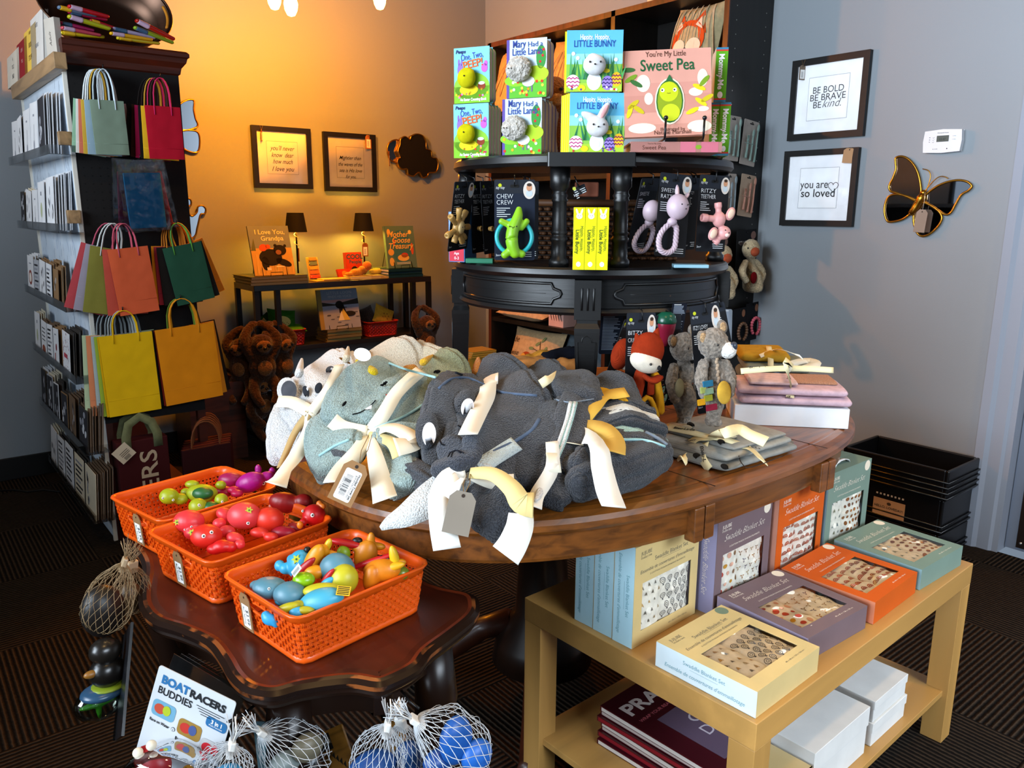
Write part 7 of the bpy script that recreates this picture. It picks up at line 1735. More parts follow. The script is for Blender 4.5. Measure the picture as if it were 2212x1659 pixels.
T.rib([(903, 812), (880, 832), (853, 863), (828, 900), (806, 930)], .0125).rib([(722, 905), (750, 918), (795, 932)], .0135).rib([(795, 935), (770, 975), (745, 1010, 1.27), (722, 1042, 1.22)], [.010, .018]).rib([(803, 940), (818, 990), (822, 1035, 1.22), (832, 1080, 1.17)], [.010, .019]).rib([(803, 936), (845, 938), (885, 955), (893, 975), (860, 978)], [.008, .020]).rib([(800, 936), (845, 955, 1.27), (865, 985, 1.25)], [.006, .014], col='#d8c48a').knot(799, 935)
bowtag(T, 775, 1000, 1.20, .42, .040, .066, '#8f6a44', 'kraft price tag with barcode label', True, (800, 940, 1.27))
# --- dark heaps at the back (behind the elephant)
T = Towel('charcoal hooded towel folded right behind the elephant bundle', D(1090, 840, 1.5))
T.slab([(1065, 870, 1.45, .085, .03), (1055, 840, 1.52, .085, .026), (1030, 818, 1.58, .06, .018)], DKG).line([(985, 805), (1030, 822), (1080, 850)], .003, '#23262c')
T = Towel('charcoal hooded towel with small yellow beak and horn, at the back middle', D(1140, 820, 1.55))
T.slab([(1150, 870, 1.44, .07, .035), (1150, 835, 1.52, .075, .032), (1140, 818, 1.60, .06, .018)], DKG).slab([(1175, 815, 1.58, .03, .02), (1180, 800, 1.62, .028, .018)], DKG).cone((1120, 832), (1142, 826, 1.44), .013, '#c8902c', 'beak')
T.cone((1033, 805, 1.56), (1033, 775, 1.58), .013, '#c8761c')
# --- T6
T = Towel('charcoal towel bundle with white and mint stripes, right of the elephant bundle', D(1220, 930, 1.4))
T.slab([(1195, 1075, 1.21, .028, .02), (1208, 1000, 1.28, .036, .035), (1232, 920, 1.37, .045, .04), (1255, 860, 1.45, .045, .035)], DKG, amp=.005)
T.slab([(1240, 868, 1.41, .050, .03), (1238, 840, 1.46, .052, .03), (1232, 822, 1.5, .04, .022)], DKG, amp=.004)
for i, (c, r) in enumerate((('#e4e6e6', .005), ('#8fbab4', .004), ('#e8ecec', .005), (AQ, .004), ('#23262c', .003))):
    T.line([(1232+i*4, 872), (1222+i*4, 915), (1204+i*4, 965), (1186+i*4, 1010)], r, c, 'terry', name='stripe', off=.002)
T.rib([(1196, 965), (1186, 1020), (1160, 1070, 1.18), (1152, 1095, 1.15)], [.010, .013], '#e0ddd4').rib([(1180, 1010), (1205, 1012)], .018, '#ded9c6').rib([(1168, 830), (1185, 818), (1205, 815)], .008, '#d8c9a0').line([(1195, 862), (1230, 872), (1282, 862)], .002, '#7c8896')
T.cone((1172, 1050), (1158, 1080, 1.16), .009, WT, 'loop_end')
# --- T9 far dark with yellow
T = Towel('charcoal towel with yellow trim at the far right of the pile', D(1320, 850, 1.5))
T.slab([(1330, 890, 1.45, .05, .03), (1320, 855, 1.5, .055, .03), (1300, 835, 1.55, .04, .022)], DKG).patch(1310, 848, 24, 9, '#c9901c', .35, name='yellow_trim').patch(1345, 862, 14, 6, '#c9901c', .5, name='yellow_trim')
# --- T8 right pile: alternating layers
T = Towel('charcoal towel bundle with wide white and mint layers and a yellow ribbon, at the right', D(1340, 960, 1.35))
T.slab([(1245, 1045, 1.21, .02, .028), (1300, 1030, 1.24, .032, .032), (1370, 1005, 1.29, .034, .036), (1425, 985, 1.34, .024, .03)], DKG, up=(0, 0, 1), e=2.4)
T.slab([(1250, 1015, 1.24, .028, .026), (1262, 1000, 1.26, .028, .026)], DKG)
T.slab([(1275, 985, 1.29, .03, .024), (1340, 965, 1.33, .035, .03), (1415, 965, 1.37, .025, .022)], DKG, up=(0, 0, 1))
T.slab([(1290, 948, 1.34, .03, .014), (1350, 938, 1.36, .032, .016), (1432, 957, 1.38, .014, .010)], '#a8cfc8', up=(0, 0, 1), name='mint_fold')
T.slab([(1280, 925, 1.36, .035, .018), (1345, 908, 1.39, .04, .022), (1420, 930, 1.41, .022, .018)], DKG, up=(0, 0, 1))
T.slab([(1282, 905, 1.38, .03, .013), (1345, 890, 1.41, .034, .014), (1412, 908, 1.42, .016, .010)], '#dfe0dc', up=(0, 0, 1), name='white_fold')
T.slab([(1300, 885, 1.42, .03, .014), (1350, 872, 1.45, .036, .014), (1405, 892, 1.45, .018, .012)], DKG, up=(0, 0, 1))
T.line([(1395, 935), (1425, 950), (1440, 962)], .0045, '#7c8896').line([(1335, 950), (1390, 950), (1435, 965)], .0035, AQ)
T.rib([(1355, 862), (1310, 870), (1280, 895), (1262, 915)], [.016, .020], '#c9a040').rib([(1262, 925), (1300, 940), (1322, 965), (1320, 990)], [.014, .020], '#c9a24c').rib([(1262, 932), (1290, 962, 1.22), (1300, 1010, 1.19), (1312, 1060, 1.16), (1326, 1096, 1.13)], [.014, .019], '#e2dfd6').rib([(1256, 930), (1245, 955), (1240, 975)], [.012, .014], '#ddd5bc').patch(1216, 1020, 7, 7, '#1c2128', name='eye')
# --- T5 elephant in front
T = Towel('charcoal elephant hooded towel with white ears and trunk, front centre', D(1030, 960, 1.25))
T.slab([(1148, 1040, 1.24, .04, .022), (1155, 960, 1.31, .055, .035), (1150, 900, 1.38, .06, .03)], DKG)
T.slab([(1040, 1035, 1.23, .075, .03), (1075, 960, 1.30, .094, .036), (1085, 890, 1.38, .090, .030), (1070, 845, 1.45, .078, .020)], DKG, amp=.0055, sc=18)
T.slab([(955, 1010, 1.24, .03, .02), (958, 940, 1.30, .045, .032), (985, 870, 1.37, .055, .032), (1000, 830, 1.43, .045, .022)], DKG, amp=.005)
T.slab([(880, 1015, 1.27, .018, .024), (905, 1030, 1.23, .022, .024), (945, 1050, 1.19, .018, .018)], DKG, up=(0, 0, 1)).slab([(1045, 1065, 1.19, .034, .024), (1075, 1105, 1.155, .042, .032), (1090, 1130, 1.14, .034, .028)], DKG)
T.slab([(1000, 1045, 1.20, .045, .02), (1050, 1040, 1.20, .03, .02)], '#dde3e4', name='white_terry_fold')
T.rib([(985, 1050, 1.165), (930, 1080, 1.15), (880, 1112, 1.14), (845, 1128, 1.135), (822, 1142, 1.13)], [.034, .003], '#e2e4e2', 'white_terry_corner', 'terry')
T.line([(860, 1090), (900, 1072), (950, 1050), (985, 1035)], .004, PIPE).line([(948, 840), (972, 818), (1010, 815), (1045, 832), (1085, 850), (1160, 855)], .0035, PIPE).line([(1165, 905), (1150, 930), (1110, 955), (1065, 975), (1028, 1000)], .0045, PIPE, off=.0)
T.rib([(1115, 960), (1075, 985), (1035, 1010)], .014, '#d4e4e8', 'pale_lining', 'terry', off=.002)
for (cx, cy, rx, ry, a, wx, wy, wr) in ((922, 930, 25, 43, .05, 927, 938, (15, 26)), (1003, 868, 22, 30, .5, 1010, 880, (14, 20))):
    T.patch(cx, cy, rx, ry, DKG, a, 'terry', .004, 'ear', .012).patch(wx, wy, wr[0], wr[1], '#e0e0e4', a*.5, 'cloth', .023, 'white_ear_patch')
T.slab([(950, 1012, 1.17, .02, .014), (985, 1000, 1.165, .026, .018), (1015, 985, 1.17, .02, .016), (1018, 955, 1.185, .015, .013)], '#3a3e48', up=(0, 0, 1), name='trunk', e=2.1)
T.slab([(975, 965, 1.20, .022, .016), (985, 990, 1.175, .026, .014)], '#3a3e48', name='trunk', e=2.1)
for r in (10, 17): T.line([(985-r, 988), (983-r*.6, 978), (985+r*.2, 973), (985+r, 980)], .0011, '#1c2028', name='trunk_stitch')
T.line([(990, 920), (998, 926), (1010, 920), (1014, 914)], .0016, '#14161a', name='closed_eye').line([(951, 952), (954, 960), (961, 962)], .0015, '#14161a', name='closed_eye')
T.rib([(1085, 828), (1062, 838), (1044, 865), (1030, 905), (1014, 950)], .0145, '#e6e2d6').rib([(1005, 1022, 1.145), (968, 1030, 1.135), (950, 1075, 1.11), (955, 1130, 1.10), (966, 1186, 1.10)], [.010, .021], '#e8e4da').rib([(1015, 1022, 1.145), (1065, 1025, 1.13), (1105, 1055, 1.11), (1125, 1085, 1.105), (1152, 1092, 1.11)], [.008, .019], '#d8c384').rib([(1018, 1026, 1.145), (1060, 1040, 1.15), (1110, 1045, 1.16)], [.008, .015], '#e8e2d2').rib([(1125, 1110, 1.10), (1122, 1140, 1.095), (1108, 1175, 1.09), (1092, 1200, 1.09)], [.018, .022], '#e8e4da').knot(1010, 1022, .009, '#e8e2d2', 1.15)
T.rib([(968, 1030, 1.14), (975, 1050, 1.12), (992, 1060, 1.12)], [.012, .020], '#efece4')
bowtag(T, 1003, 1062, 1.10, .20, .038, .060, '#7d7468', 'grey kraft tag without a label', False, (1012, 1025, 1.14))
# --- folded garments behind
T = Towel('peach and orange folded baby clothes heaped at the back of the oak table', D(1130, 790, 1.72), None)
T.r['category'] = 'clothes'; T.r.name = 'folded_clothes'
T.slab([(1060, 800, 1.66, .02, .018), (1120, 790, 1.70, .026, .02), (1190, 795, 1.70, .024, .02), (1240, 800, 1.68, .02, .02)], '#b87a40', kind='cloth', up=(0, 0, 1), amp=.009, sc=30)
T.slab([(1060, 790, 1.68, .02, .014), (1095, 800, 1.66, .02, .012)], '#8a7c64', kind='cloth', up=(0, 0, 1), amp=.006, sc=30).slab([(1180, 778, 1.72, .02, .018), (1240, 770, 1.74, .03, .024)], '#11131c', kind='cloth', up=(0, 0, 1), amp=.006)
T.slab([(1130, 778, 1.74, .012, .010), (1170, 772, 1.74, .016, .014), (1205, 785, 1.72, .012, .012)], '#c8862c', kind='cloth', up=(0, 0, 1), amp=.006, sc=40)
# --- grey Bleu La La blanket
def printed_ribbon(t, pts, hw, txts, off=.004, col='#d8cba0'):
    t.rib(pts, hw, col, 'printed_ribbon', off=off)
    for (px, py, s, sz, rot) in txts:
        p, n = t.on(px, py, off+.002); z = (_U-n*_U.dot(n)).normalized(); y = -n; x = y.cross(z).normalized(); M = Matrix((x, y, z)).transposed().to_4x4(); M.translation = p
        mb = MB(M); mb.text(s, 0, 0, sz, mat('#1a1a1c', 'paper'), 2, rot=rot, bold=.02); mb.build('ribbon_lettering', t.r)
T = Towel('grey knitted baby blanket with printed cream ribbon lying at the front right', V((1.30, .94, .76)), None)
T.r.name = 'folded_blanket'; T.r['category'] = 'blanket'
def flat(T, x0, x1, y0, y1, z0, z1, col, kind='knit', amp=.0025, rz=.0, name='blanket_fold'):
    c = V(((x0+x1)/2, (y0+y1)/2, (z0+z1)/2)); h = (x1-x0)/2; r = (z1-z0)/2
    st = [(c+V((cos(rz)*s*(h-r), sin(rz)*s*(h-r), 0))-T.o, (y1-y0)/2, r) for s in (-1, -.33, .33, 1)]
    mb = MB(); mb.loft(st, mat(col, kind), n=34, e=3.2, amp=amp, sc=20, seed=len(T.bv)); T.bv.append(BVHTree.FromPolygons([v+T.o for v in mb.v], mb.f)); mb.build(name, T.r)
bl = '#8f8f8a'
flat(T, 1.185, 1.425, .835, 1.06, .7625, .782, bl); flat(T, 1.19, 1.41, .84, 1.055, .780, .797, '#9a9a94'); flat(T, 1.225, 1.40, .85, 1.05, .795, .806, bl); flat(T, 1.34, 1.45, .86, 1.03, .764, .779, '#7c7468')
T.line([(1595, 985), (1600, 1000), (1612, 1012), (1640, 1005), (1690, 985)], .0012, '#3a2c24', name='edge_stitch')
for px, py in ((1492, 918), (1558, 955), (1505, 985), (1565, 1008)): T.patch(px, py, 9, 6, '#23211f', .4, name='dark_lamb_print')
for px, py in ((1485, 926), (1580, 945)): T.patch(px, py, 13, 8, '#c8c2ac', .2, name='pale_lamb_print')
printed_ribbon(T, [(1440, 925), (1480, 935), (1530, 948), (1570, 955), (1620, 975), (1650, 1000)], .0085, [(1478, 934, 'Bleu-La-La', .011, -.15), (1615, 972, 'Bleu-La-La', .011, -.5)])
printed_ribbon(T, [(1575, 930), (1540, 948), (1500, 955), (1478, 985), (1475, 995)], .0095, [(1500, 958, 'Bleu-La', .013, .5)])
printed_ribbon(T, [(1540, 948), (1560, 938, 1.33), (1595, 928, 1.34), (1620, 940, 1.33), (1655, 955, 1.31)], .010, [(1588, 936, 'Ble', .016, .1)]); T.knot(1540, 948, .007, '#d8cba0')
printed_ribbon(T, [(1525, 955), (1520, 985), (1535, 1010)], .0095, [(1520, 980, 'Bleu-L', .012, -1.4)])
# --- white box with the pink towel
a, rz, wd = base2((1585, 916), (1832, 927), OZ+.0005)
t = thing('white_box', 'plain white cardboard box under the pink towel at the right table end', 'box', a, rz)
MB().box(0, wd, 0, .17, 0, .046, mat('#e2e2e4', 'paper')).build('box_body', t, mods=[BEV(.001)])
dx = V((cos(rz), sin(rz), 0)); dy = V((-sin(rz), cos(rz), 0)); zb = OZ+.0475
T = Towel('pale pink folded towel with printed ribbon on the white box', a+V((0, 0, .047)), None); T.r.name = 'folded_towel'
def flat2(T, u0, u1, v0, v1, z0, z1, col, kind='knit', amp=.0015, name='towel_fold'):
    c = a+dx*(u0+u1)/2+dy*(v0+v1)/2; c.z = (z0+z1)/2; h = (u1-u0)/2; r = (z1-z0)/2
    mb = MB(); mb.loft([(c+dx*s*(h-r)-T.o, (v1-v0)/2, r) for s in (-1, -.33, .33, 1)], mat(col, kind), n=34, e=3.4, amp=amp, sc=18, seed=len(T.bv)+3)
    T.bv.append(BVHTree.FromPolygons([v+T.o for v in mb.v], mb.f)); mb.build(name, T.r)
pkc = '#cfb0bc'
flat2(T, .008, wd+.006, -.004, .15, zb, zb+.023, pkc); flat2(T, .004, wd-.004, .0, .15, zb+.022, zb+.044, pkc); flat2(T, .03, wd*.55, .01, .12, zb+.044, zb+.056, '#d8bcc0'); flat2(T, wd*.5, wd*.92, .04, .14, zb+.043, zb+.052, '#c08a68', 'terry')
printed_ribbon(T, [(1705, 780), (1700, 800), (1706, 830), (1706, 862)], .009, [(1707, 822, 'Bleu', .014, 1.4), (1706, 852, 'La', .014, 1.5)])
printed_ribbon(T, [(1600, 802), (1650, 798), (1700, 796), (1750, 797), (1800, 800)], .005, [(1640, 799, 'Bleu-La-La', .008, 0)]); T.rib([(1700, 790), (1735, 780, 1.66), (1765, 785, 1.66), (1740, 797, 1.62)], [.006, .010], '#ddd6c4').knot(1703, 795, .007)
T = Towel('grey and mustard folded clothes with printed ribbon behind the pink towel', a+dy*.2+V((0, 0, .0)), None); T.r.name = 'folded_clothes'; T.r['category'] = 'clothes'
flat2(T, .03, wd*.92, .18, .36, OZ+.001, OZ+.05, '#5c5f56'); flat2(T, .035, wd*.86, .18, .35, OZ+.05, OZ+.085, '#6f7166'); flat2(T, .04, wd*.8, .18, .35, OZ+.085, OZ+.11, '#7a8078'); flat2(T, .03, wd*.62, .2, .36, OZ+.108, OZ+.135, '#b08a2c', 'cloth', .004)
printed_ribbon(T, [(1660, 752), (1664, 775), (1664, 793)], .007, [(1664, 780, 'Ble', .010, 1.5)]); T.rib([(1640, 770), (1680, 765), (1730, 772)], .005)
MB().box(0, .05, -.006, 0, 0, .02, mat('#4a6a88', 'cloth')).build('blue_cuff', T.r).location = dx*(wd*.42)+V((0, 0, .07))-dy*.028
# ================================================================ blanket boxes on the birch table
BT = .45
def swaddle_box(label, loc, rz, face, side, pat, flat=False, W=.2, H=.2, T=.048, ink='#e8dccc', circle='#e0d4c0', serif=False, handle=False, front=True, sideink=None):
    t = thing('blanket_box', label, 'gift box', loc, rot=(-pi/2, 0, rz) if flat else (0, 0, rz)); rnd = random.Random(len(label))
    f = mat(face, 'paper'); s = mat(side, 'paper'); mb = MB()
    wx0, wx1, wz0, wz1 = W*.12, W*.88, H*.14, H*.62
    if front:
        for a in ((0, wx0, 0, H), (wx1, W, 0, H), (wx0, wx1, 0, wz0), (wx0, wx1, wz1, H)): mb.box(a[0], a[1], 0, .0008, a[2], a[3], f)
        mb.box(wx0, wx1, .03, .031, wz0, wz1, mat('#3a3430', 'paper'))
    else: mb.box(0, W, 0, .0008, 0, H, f)
    mb.box(0, .0008, .0008, T, 0, H, s); mb.box(W-.0008, W, .0008, T, 0, H, f); mb.box(0, W, T-.0008, T, 0, H, f); mb.box(.0008, W-.0008, .0008, T-.0008, H-.0008, H, f); mb.box(.0008, W-.0008, .0008, T-.0008, 0, .0008, f)
    # tucked end flap edges
    mb.T = Matrix.Rotation(pi, 4, 'X'); mb.line([(W*.02, -T*.1), (W*.10, -T*.9)], .0008, s, 1); mb.T = Matrix.Identity(4)
    mb.build('carton', t)
    a = MB(); I = mat(ink, 'paper')
    a.text('JUJUBE', W*.08, H*.90, .0105, I, 1, al='l', width=W*.16); a.text('STUDIO ONE', W*.08, H*.865, .005, I, 1, al='l', width=W*.16)
    if serif:
        a.text('Swaddle Blanket Set', W*.55, H*.80, .012, I, 1, width=W*.52); a.q(W*.4, W*.7, H*.785, H*.788, I, 1); a.text("Ensemble de couvertures d'emmaillotage", W*.5, H*.72, .010, I, 1, width=W*.84, shear=.25)
    else: a.text('Swaddle Blanket Set', W*.5, H*.76, .020, I, 1, width=W*.74, shear=.55, bold=-.018)
    a.text('2 COTTON MUSLIN SWADDLE BLANKETS', W*.5, H*.675, .0045, I, 1, width=W*.55); a.text('48 x 48 in / 120 x 120 cm', W*.7, H*.06, .0045, I, 1, width=W*.3)
    a.disc(W*.9, H*.93, W*.065, W*.065, mat(circle, 'paper'), 1)
    a.build('front_print', t)
    b_ = MB(Matrix.Rotation(-pi/2, 4, 'Z') @ Matrix.Translation((-T, 0, 0))); J = mat(sideink or ink, 'paper')
    if serif: b_.text('Swaddle Blanket Set', T*.62, H*.5, .0105, J, 1, rot=-pi/2, width=H*.42); b_.q(T*.52, T*.53, H*.36, H*.64, J, 1); b_.text("Ensemble de couvertures d'emmaillotage", T*.22, H*.5, .0105, J, 1, rot=-pi/2, width=H*.8, shear=.25)
    else: b_.text('Swaddle Blanket Set', T*.38, H*.5, .018, J, 1, rot=-pi/2, width=H*.62, shear=.5, bold=-.015)
    b_.build('side_print', t)
    if front:
        xm = wx0+(wx1-wx0)*.42
        for k, (x0, x1) in enumerate(((wx0-.006, xm+.002), (xm-.002, wx1+.006))):
            def ys(x, z): u = 2*(x-x0)/(x1-x0)-1; return .0135-.0115*sqrt(max(0, 1-u*u))**.7+.0016*noise.noise(V((x*55+k*9, z*38, W*len(label))))+.0012*sin(z*150+x*40)
            mb = MB(); nx, nz = 22, 30; vs = [(x0+(x1-x0)*i/nx, ys(x0+(x1-x0)*i/nx, wz0-.006+(wz1-wz0+.012)*j/nz), wz0-.006+(wz1-wz0+.012)*j/nz) for j in range(nz+1) for i in range(nx+1)]
            mb.add(vs, [(j*(nx+1)+i, j*(nx+1)+i+1, (j+1)*(nx+1)+i+1, (j+1)*(nx+1)+i) for j in range(nz) for i in range(nx)], mat('#f4eee0', 'cloth'))
            def put(pts, c):
                mb.add([(x, ys(x, z)-.0007, z) for x, z in pts], [tuple(range(len(pts)))], mat(c, 'paper'), True)
            P = pat[k]
            def ring(cx, cz, r, c, th=.0011, a0=0, a1=2*pi, n=10):
                for i in range(n):
                    A = a0+(a1-a0)*i/n; B = a0+(a1-a0)*(i+1)/n
                    put([(cx+r*cos(A), cz+r*sin(A)), (cx+r*cos(B), cz+r*sin(B)), (cx+(r-th)*cos(B), cz+(r-th)*sin(B)), (cx+(r-th)*cos(A), cz+(r-th)*sin(A))], c)
            st = P[1]; row = 0; z = wz0+st*.5
            while z < wz1-st*.25:
                x = x0+.010+(st*.5 if row % 2 else 0)
                while x < x1-.008:
                    jx, jz = x+rnd.uniform(-1, 1)*st*.1, z+rnd.uniform(-1, 1)*st*.1; c = rnd.choice(P[2])
                    if P[0] == 'lion': ring(jx, jz, st*.34, c); ring(jx, jz, st*.16, c, .0008); put([(jx-.002, jz-st*.5), (jx+.002, jz-st*.5), (jx+.001, jz-st*.34), (jx-.001, jz-st*.34)], c)
                    elif P[0] == 'rainbow':
                        for r in (.44, .28, .13): ring(jx, jz, st*r, c, st*.09, 0, pi, 8)
                    elif P[0] == 'dot': r = st*rnd.uniform(.22, .36); put([(jx+r*cos(i*pi/5), jz+r*.85*sin(i*pi/5)) for i in range(10)], c)
                    elif P[0] == 'leaf':
                        for q in range(3): A = q*2.1+rnd.random(); put([(jx, jz), (jx+st*.2*cos(A-.35), jz+st*.2*sin(A-.35)), (jx+st*.34*cos(A), jz+st*.34*sin(A)), (jx+st*.2*cos(A+.35), jz+st*.2*sin(A+.35))], c)
                    else:   # sparse little animals and plants
                        h_ = st*rnd.uniform(.3, .5); put([(jx-h_*.4, jz), (jx+h_*.4, jz), (jx+h_*.3, jz+h_*.4), (jx, jz+h_*.9), (jx-h_*.3, jz+h_*.4)], c); put([(jx+h_*.35, jz-h_*.2), (jx+h_*.5, jz-h_*.2), (jx+h_*.45, jz+h_*.2)], c)
                    x += st
                z += st*.9; row += 1
            mb.build('folded_blanket', t)
        mb = MB(); mb.add([(wx0, .0009, wz0), (wx1, .0009, wz0), (wx1, .0009, wz1), (wx0, .0009, wz1)], [(0, 1, 2, 3)], mat('#fdfdfd', 'clear'), True); mb.build('window_film', t)
    if handle:
        P = [(W*.30, T*.5, H+.0002), (W*.33, T*.5, H+.007), (W*.42, T*.5, H+.011), (W*.52, T*.5, H+.011), (W*.61, T*.5, H+.007), (W*.64, T*.5, H+.0002)]
        MB().strip(P, [(0, -.0, 1)]*len(P), .0055, mat('#e2e4e6', 'plastic'), .0012).build('strap_handle', t)
    return t
LION = (('animal', .020, ['#6f6a60', '#a8906a', '#b8925a']), ('lion', .019, ['#4a4d52']))
FLOR = (('dot', .021, ['#b84a3a', '#c9922c', '#d8a890', '#8a6a4a']), ('leaf', .019, ['#7a5a3c', '#b07a3a', '#6f6478', '#a88a58']))
RAIN = (('rainbow', .021, ['#b8501c', '#a8441c']), ('rainbow', .019, ['#b04a1c', '#8f3a1a']))
DOTS = (('animal', .022, ['#6a7476', '#8a8a70', '#9aa09a']), ('dot', .017, ['#8a5326', '#9a6030', '#7a4820']))
C1 = dict(ink='#6f6a58', circle='#6f7f6a', serif=True, sideink='#5f8f9a'); LVC, ORC, SGC = '#6e5b5f', '#c05208', '#6f8478'
def at(x, y, dz=0): return (x, y, BT+.0005+dz)
swaddle_box('cream blanket box with lion print lying flat, nearest corner of the birch table', at(1.002, .622, .048), radians(3.0), '#c9b078', '#c8d4d8', LION, True, **C1)
swaddle_box('mauve blanket box lying flat between the cream and orange boxes', at(1.211, .660, .048), radians(-1.5), LVC, '#8a8098', FLOR, True)
swaddle_box('orange blanket box with rainbow print lying flat on the birch table', at(1.436, .652, .048), radians(3), ORC, '#c8795a', RAIN, True)
swaddle_box('sage green blanket box with brown dots lying flat at the far table end', at(1.655, .662, .048), radians(-.5), SGC, '#7f9fa4', DOTS, True)
for i in range(3):
    swaddle_box(['cream blanket box standing upright with its window showing, front of three', 'pale blue-sided box standing behind the upright cream box, middle of three', 'pale blue-sided box standing at the back of the three cream boxes'][i], at(.998-.002*i, .884+.0495*i), radians(4), '#c9b078', '#a9ccd6', LION, front=(i == 0), **C1)
for i in range(2):
    swaddle_box(['mauve blanket box standing upright between the cream and orange ones', 'second mauve blanket box standing behind the front upright one'][i], at(1.215, .868+.05*i), radians(3), LVC, '#8f8cae', FLOR, front=(i == 0))
    swaddle_box(['orange blanket box standing upright under the oak table edge', 'second orange blanket box standing behind the front upright one'][i], at(1.432, .872+.05*i), radians(3), ORC, '#c98a74', RAIN, front=(i == 0), handle=(i == 0))
    swaddle_box(['sage green blanket box standing upright with a white strap handle', 'second sage green blanket box standing behind the front upright one'][i], at(1.652, .885+.05*i), radians(1), SGC, '#7fa0ac', DOTS, front=(i == 0), handle=(i == 0))
# ---- lower shelf
SZ = .1355
for i in range(7):
    z = SZ+i*.0125
    o = MB(); o.box(0, .30, 0, .30, 0, .0118, mat('#4a0e18', 'gloss')); o.box(-.0005, .0, .004, .296, .002, .0098, mat(['#d8d0c8', '#8a1420', '#c9b8b0'][i % 3], 'paper'))
    if i == 6:
        o.T = Matrix.Translation((0, 0, .0118)) @ Matrix.Rotation(-pi/2, 4, 'X')
        o.q(.002, .298, .002, .298, mat('#3a0c16', 'gloss'), 1); o.text('PRANK', .02, .232, .05, mat('#cfc4c0', 'paper'), 2, al='l', bold=.03, width=.20); o.text('WRAP YOUR REAL GIFT IN THIS BOX', .02, .205, .012, mat('#c0606a', 'paper'), 2, al='l', width=.2)
        o.q(.05, .25, .03, .19, mat('#5a4a5c', 'gloss'), 2); o.text('Crib', .15, .13, .04, mat('#b8aeb8', 'paper'), 3, width=.10); o.text('Dribbler', .16, .09, .04, mat('#b8aeb8', 'paper'), 3, width=.14)
    o = o.build('gag_gift_box'); o.location = (LX+.10+.004*(i % 3), LY+.12+.003*((i*2) % 3), z); o.rotation_euler = (0, 0, LRZ+.05-.012*(i % 4))
    tag(o, 'flat dark red gag gift box on the lower birch shelf, %s' % ('topmost of its stack' if i == 6 else ORD[i]+' from the bottom'), 'box', 'dark red boxes on the lower shelf')
for i in range(9):
    cuboid_book('flat_booklet', 'thin red or cream carton beside the birch table leg, %s from the bottom' % ORD[i], (LX+.10+.003*(i % 4), LY+.022+.003*(i % 3), SZ+i*.0098), LRZ+.02*((i % 3)-1), .16, .095, .0094, ['#8a1420', '#d8ccb4', '#b8a070'][i % 3], '#d8ccb4', 'red and cream cartons on the lower shelf')
for (x, y, w, d, h, n, lab) in ((.27, .03, .22, .20, .11, 0, 'large white lidded box in the middle of the lower birch shelf'), (.52, .03, .16, .16, .055, 0, 'low white box at the right of the lower birch shelf, bottom of two'), (.522, .032, .155, .155, .05, .056, 'low white box at the right of the lower birch shelf, on top')):
    t = thing('white_box', lab, 'box', (LX+x, LY+y+x*.04, SZ+n), LRZ)
    m = mat('#cfcdc9', 'paper'); MB().box(0, w, 0, d, 0, h*.78, m).build('box_body', t, mods=[BEV(.001)]); MB().box(-.002, w+.002, -.002, d+.002, h*.6, h, m).build('box_lid', t, mods=[BEV(.001)])
# ================================================================ orange baskets with bath toys
OR = '#e4560a'
def bas_loc(near, rz): c, s = cos(rz), sin(rz); return (near[0]+.116*c-.097*s, near[1]+.116*s+.097*c, TZ+.0005)
BP = [((.377, .925), radians(8.6)), ((.344, 1.167), radians(12)), ((.333, 1.387), radians(12))]
B1 = thing('woven_basket', 'orange woven plastic basket of blue and yellow bath toys, nearest of three', 'basket', bas_loc(*BP[0]), BP[0][1], 'orange toy baskets')
basket(B1, .2325, .194, .081, OR, rows=8, pitch=.0084, r=.016, taper=.92)
B2 = dup(B1, bas_loc(*BP[1]), BP[1][1], 'orange woven plastic basket of red and pink bath toys, middle of three', 'orange toy baskets')
B3 = dup(B1, bas_loc(*BP[2]), BP[2][1], 'orange woven plastic basket of turtles and a magenta fish, farthest of three', 'orange toy baskets')
for B, yy, lab in ((B1, .045, 'nearest'), (B2, .0, 'middle'), (B3, -.01, 'farthest')):
    M = Matrix.Translation(B.location) @ Matrix.Rotation(B.rotation_euler.z, 4, 'Z') @ Matrix.Translation((-.121, yy*.775, .0705)) @ Matrix.Rotation(-pi/2, 4, 'Z') @ Matrix.Rotation(.08, 4, 'X')
    t = placed('price_tag_card', 'kraft tag reading $3.99 Bath Squirter tied to the %s orange basket' % lab, 'price tag', M, 'price tags on the orange baskets')
    kraft_tag(t, Matrix.Identity(4), .028, .06, '#8f6a44', txt=[('$3.99', (.02, -.62), .0112, -pi/2), ('Bath Squirter', (-.22, -.62), .0058, -pi/2)], name='tag_card')
    MB().tube([(0, .0, -.006), (.003, .002, .004), (0, .008, .010)], .0006, mat('#6a4a2c')).build('tag_string', t)
TOYB = {}
def on_toy(t, px, py, z):
    o = CAM-t.location; d = ray(px, py); best = None
    for b in TOYB.get(t.name, ()):
        h = b.ray_cast(o, d)
        if h[0] is not None and (best is None or h[3] < best[1]): best = (h[0], h[3])
    return best[0]-d*.0004 if best else Z(px, py, z)-t.location
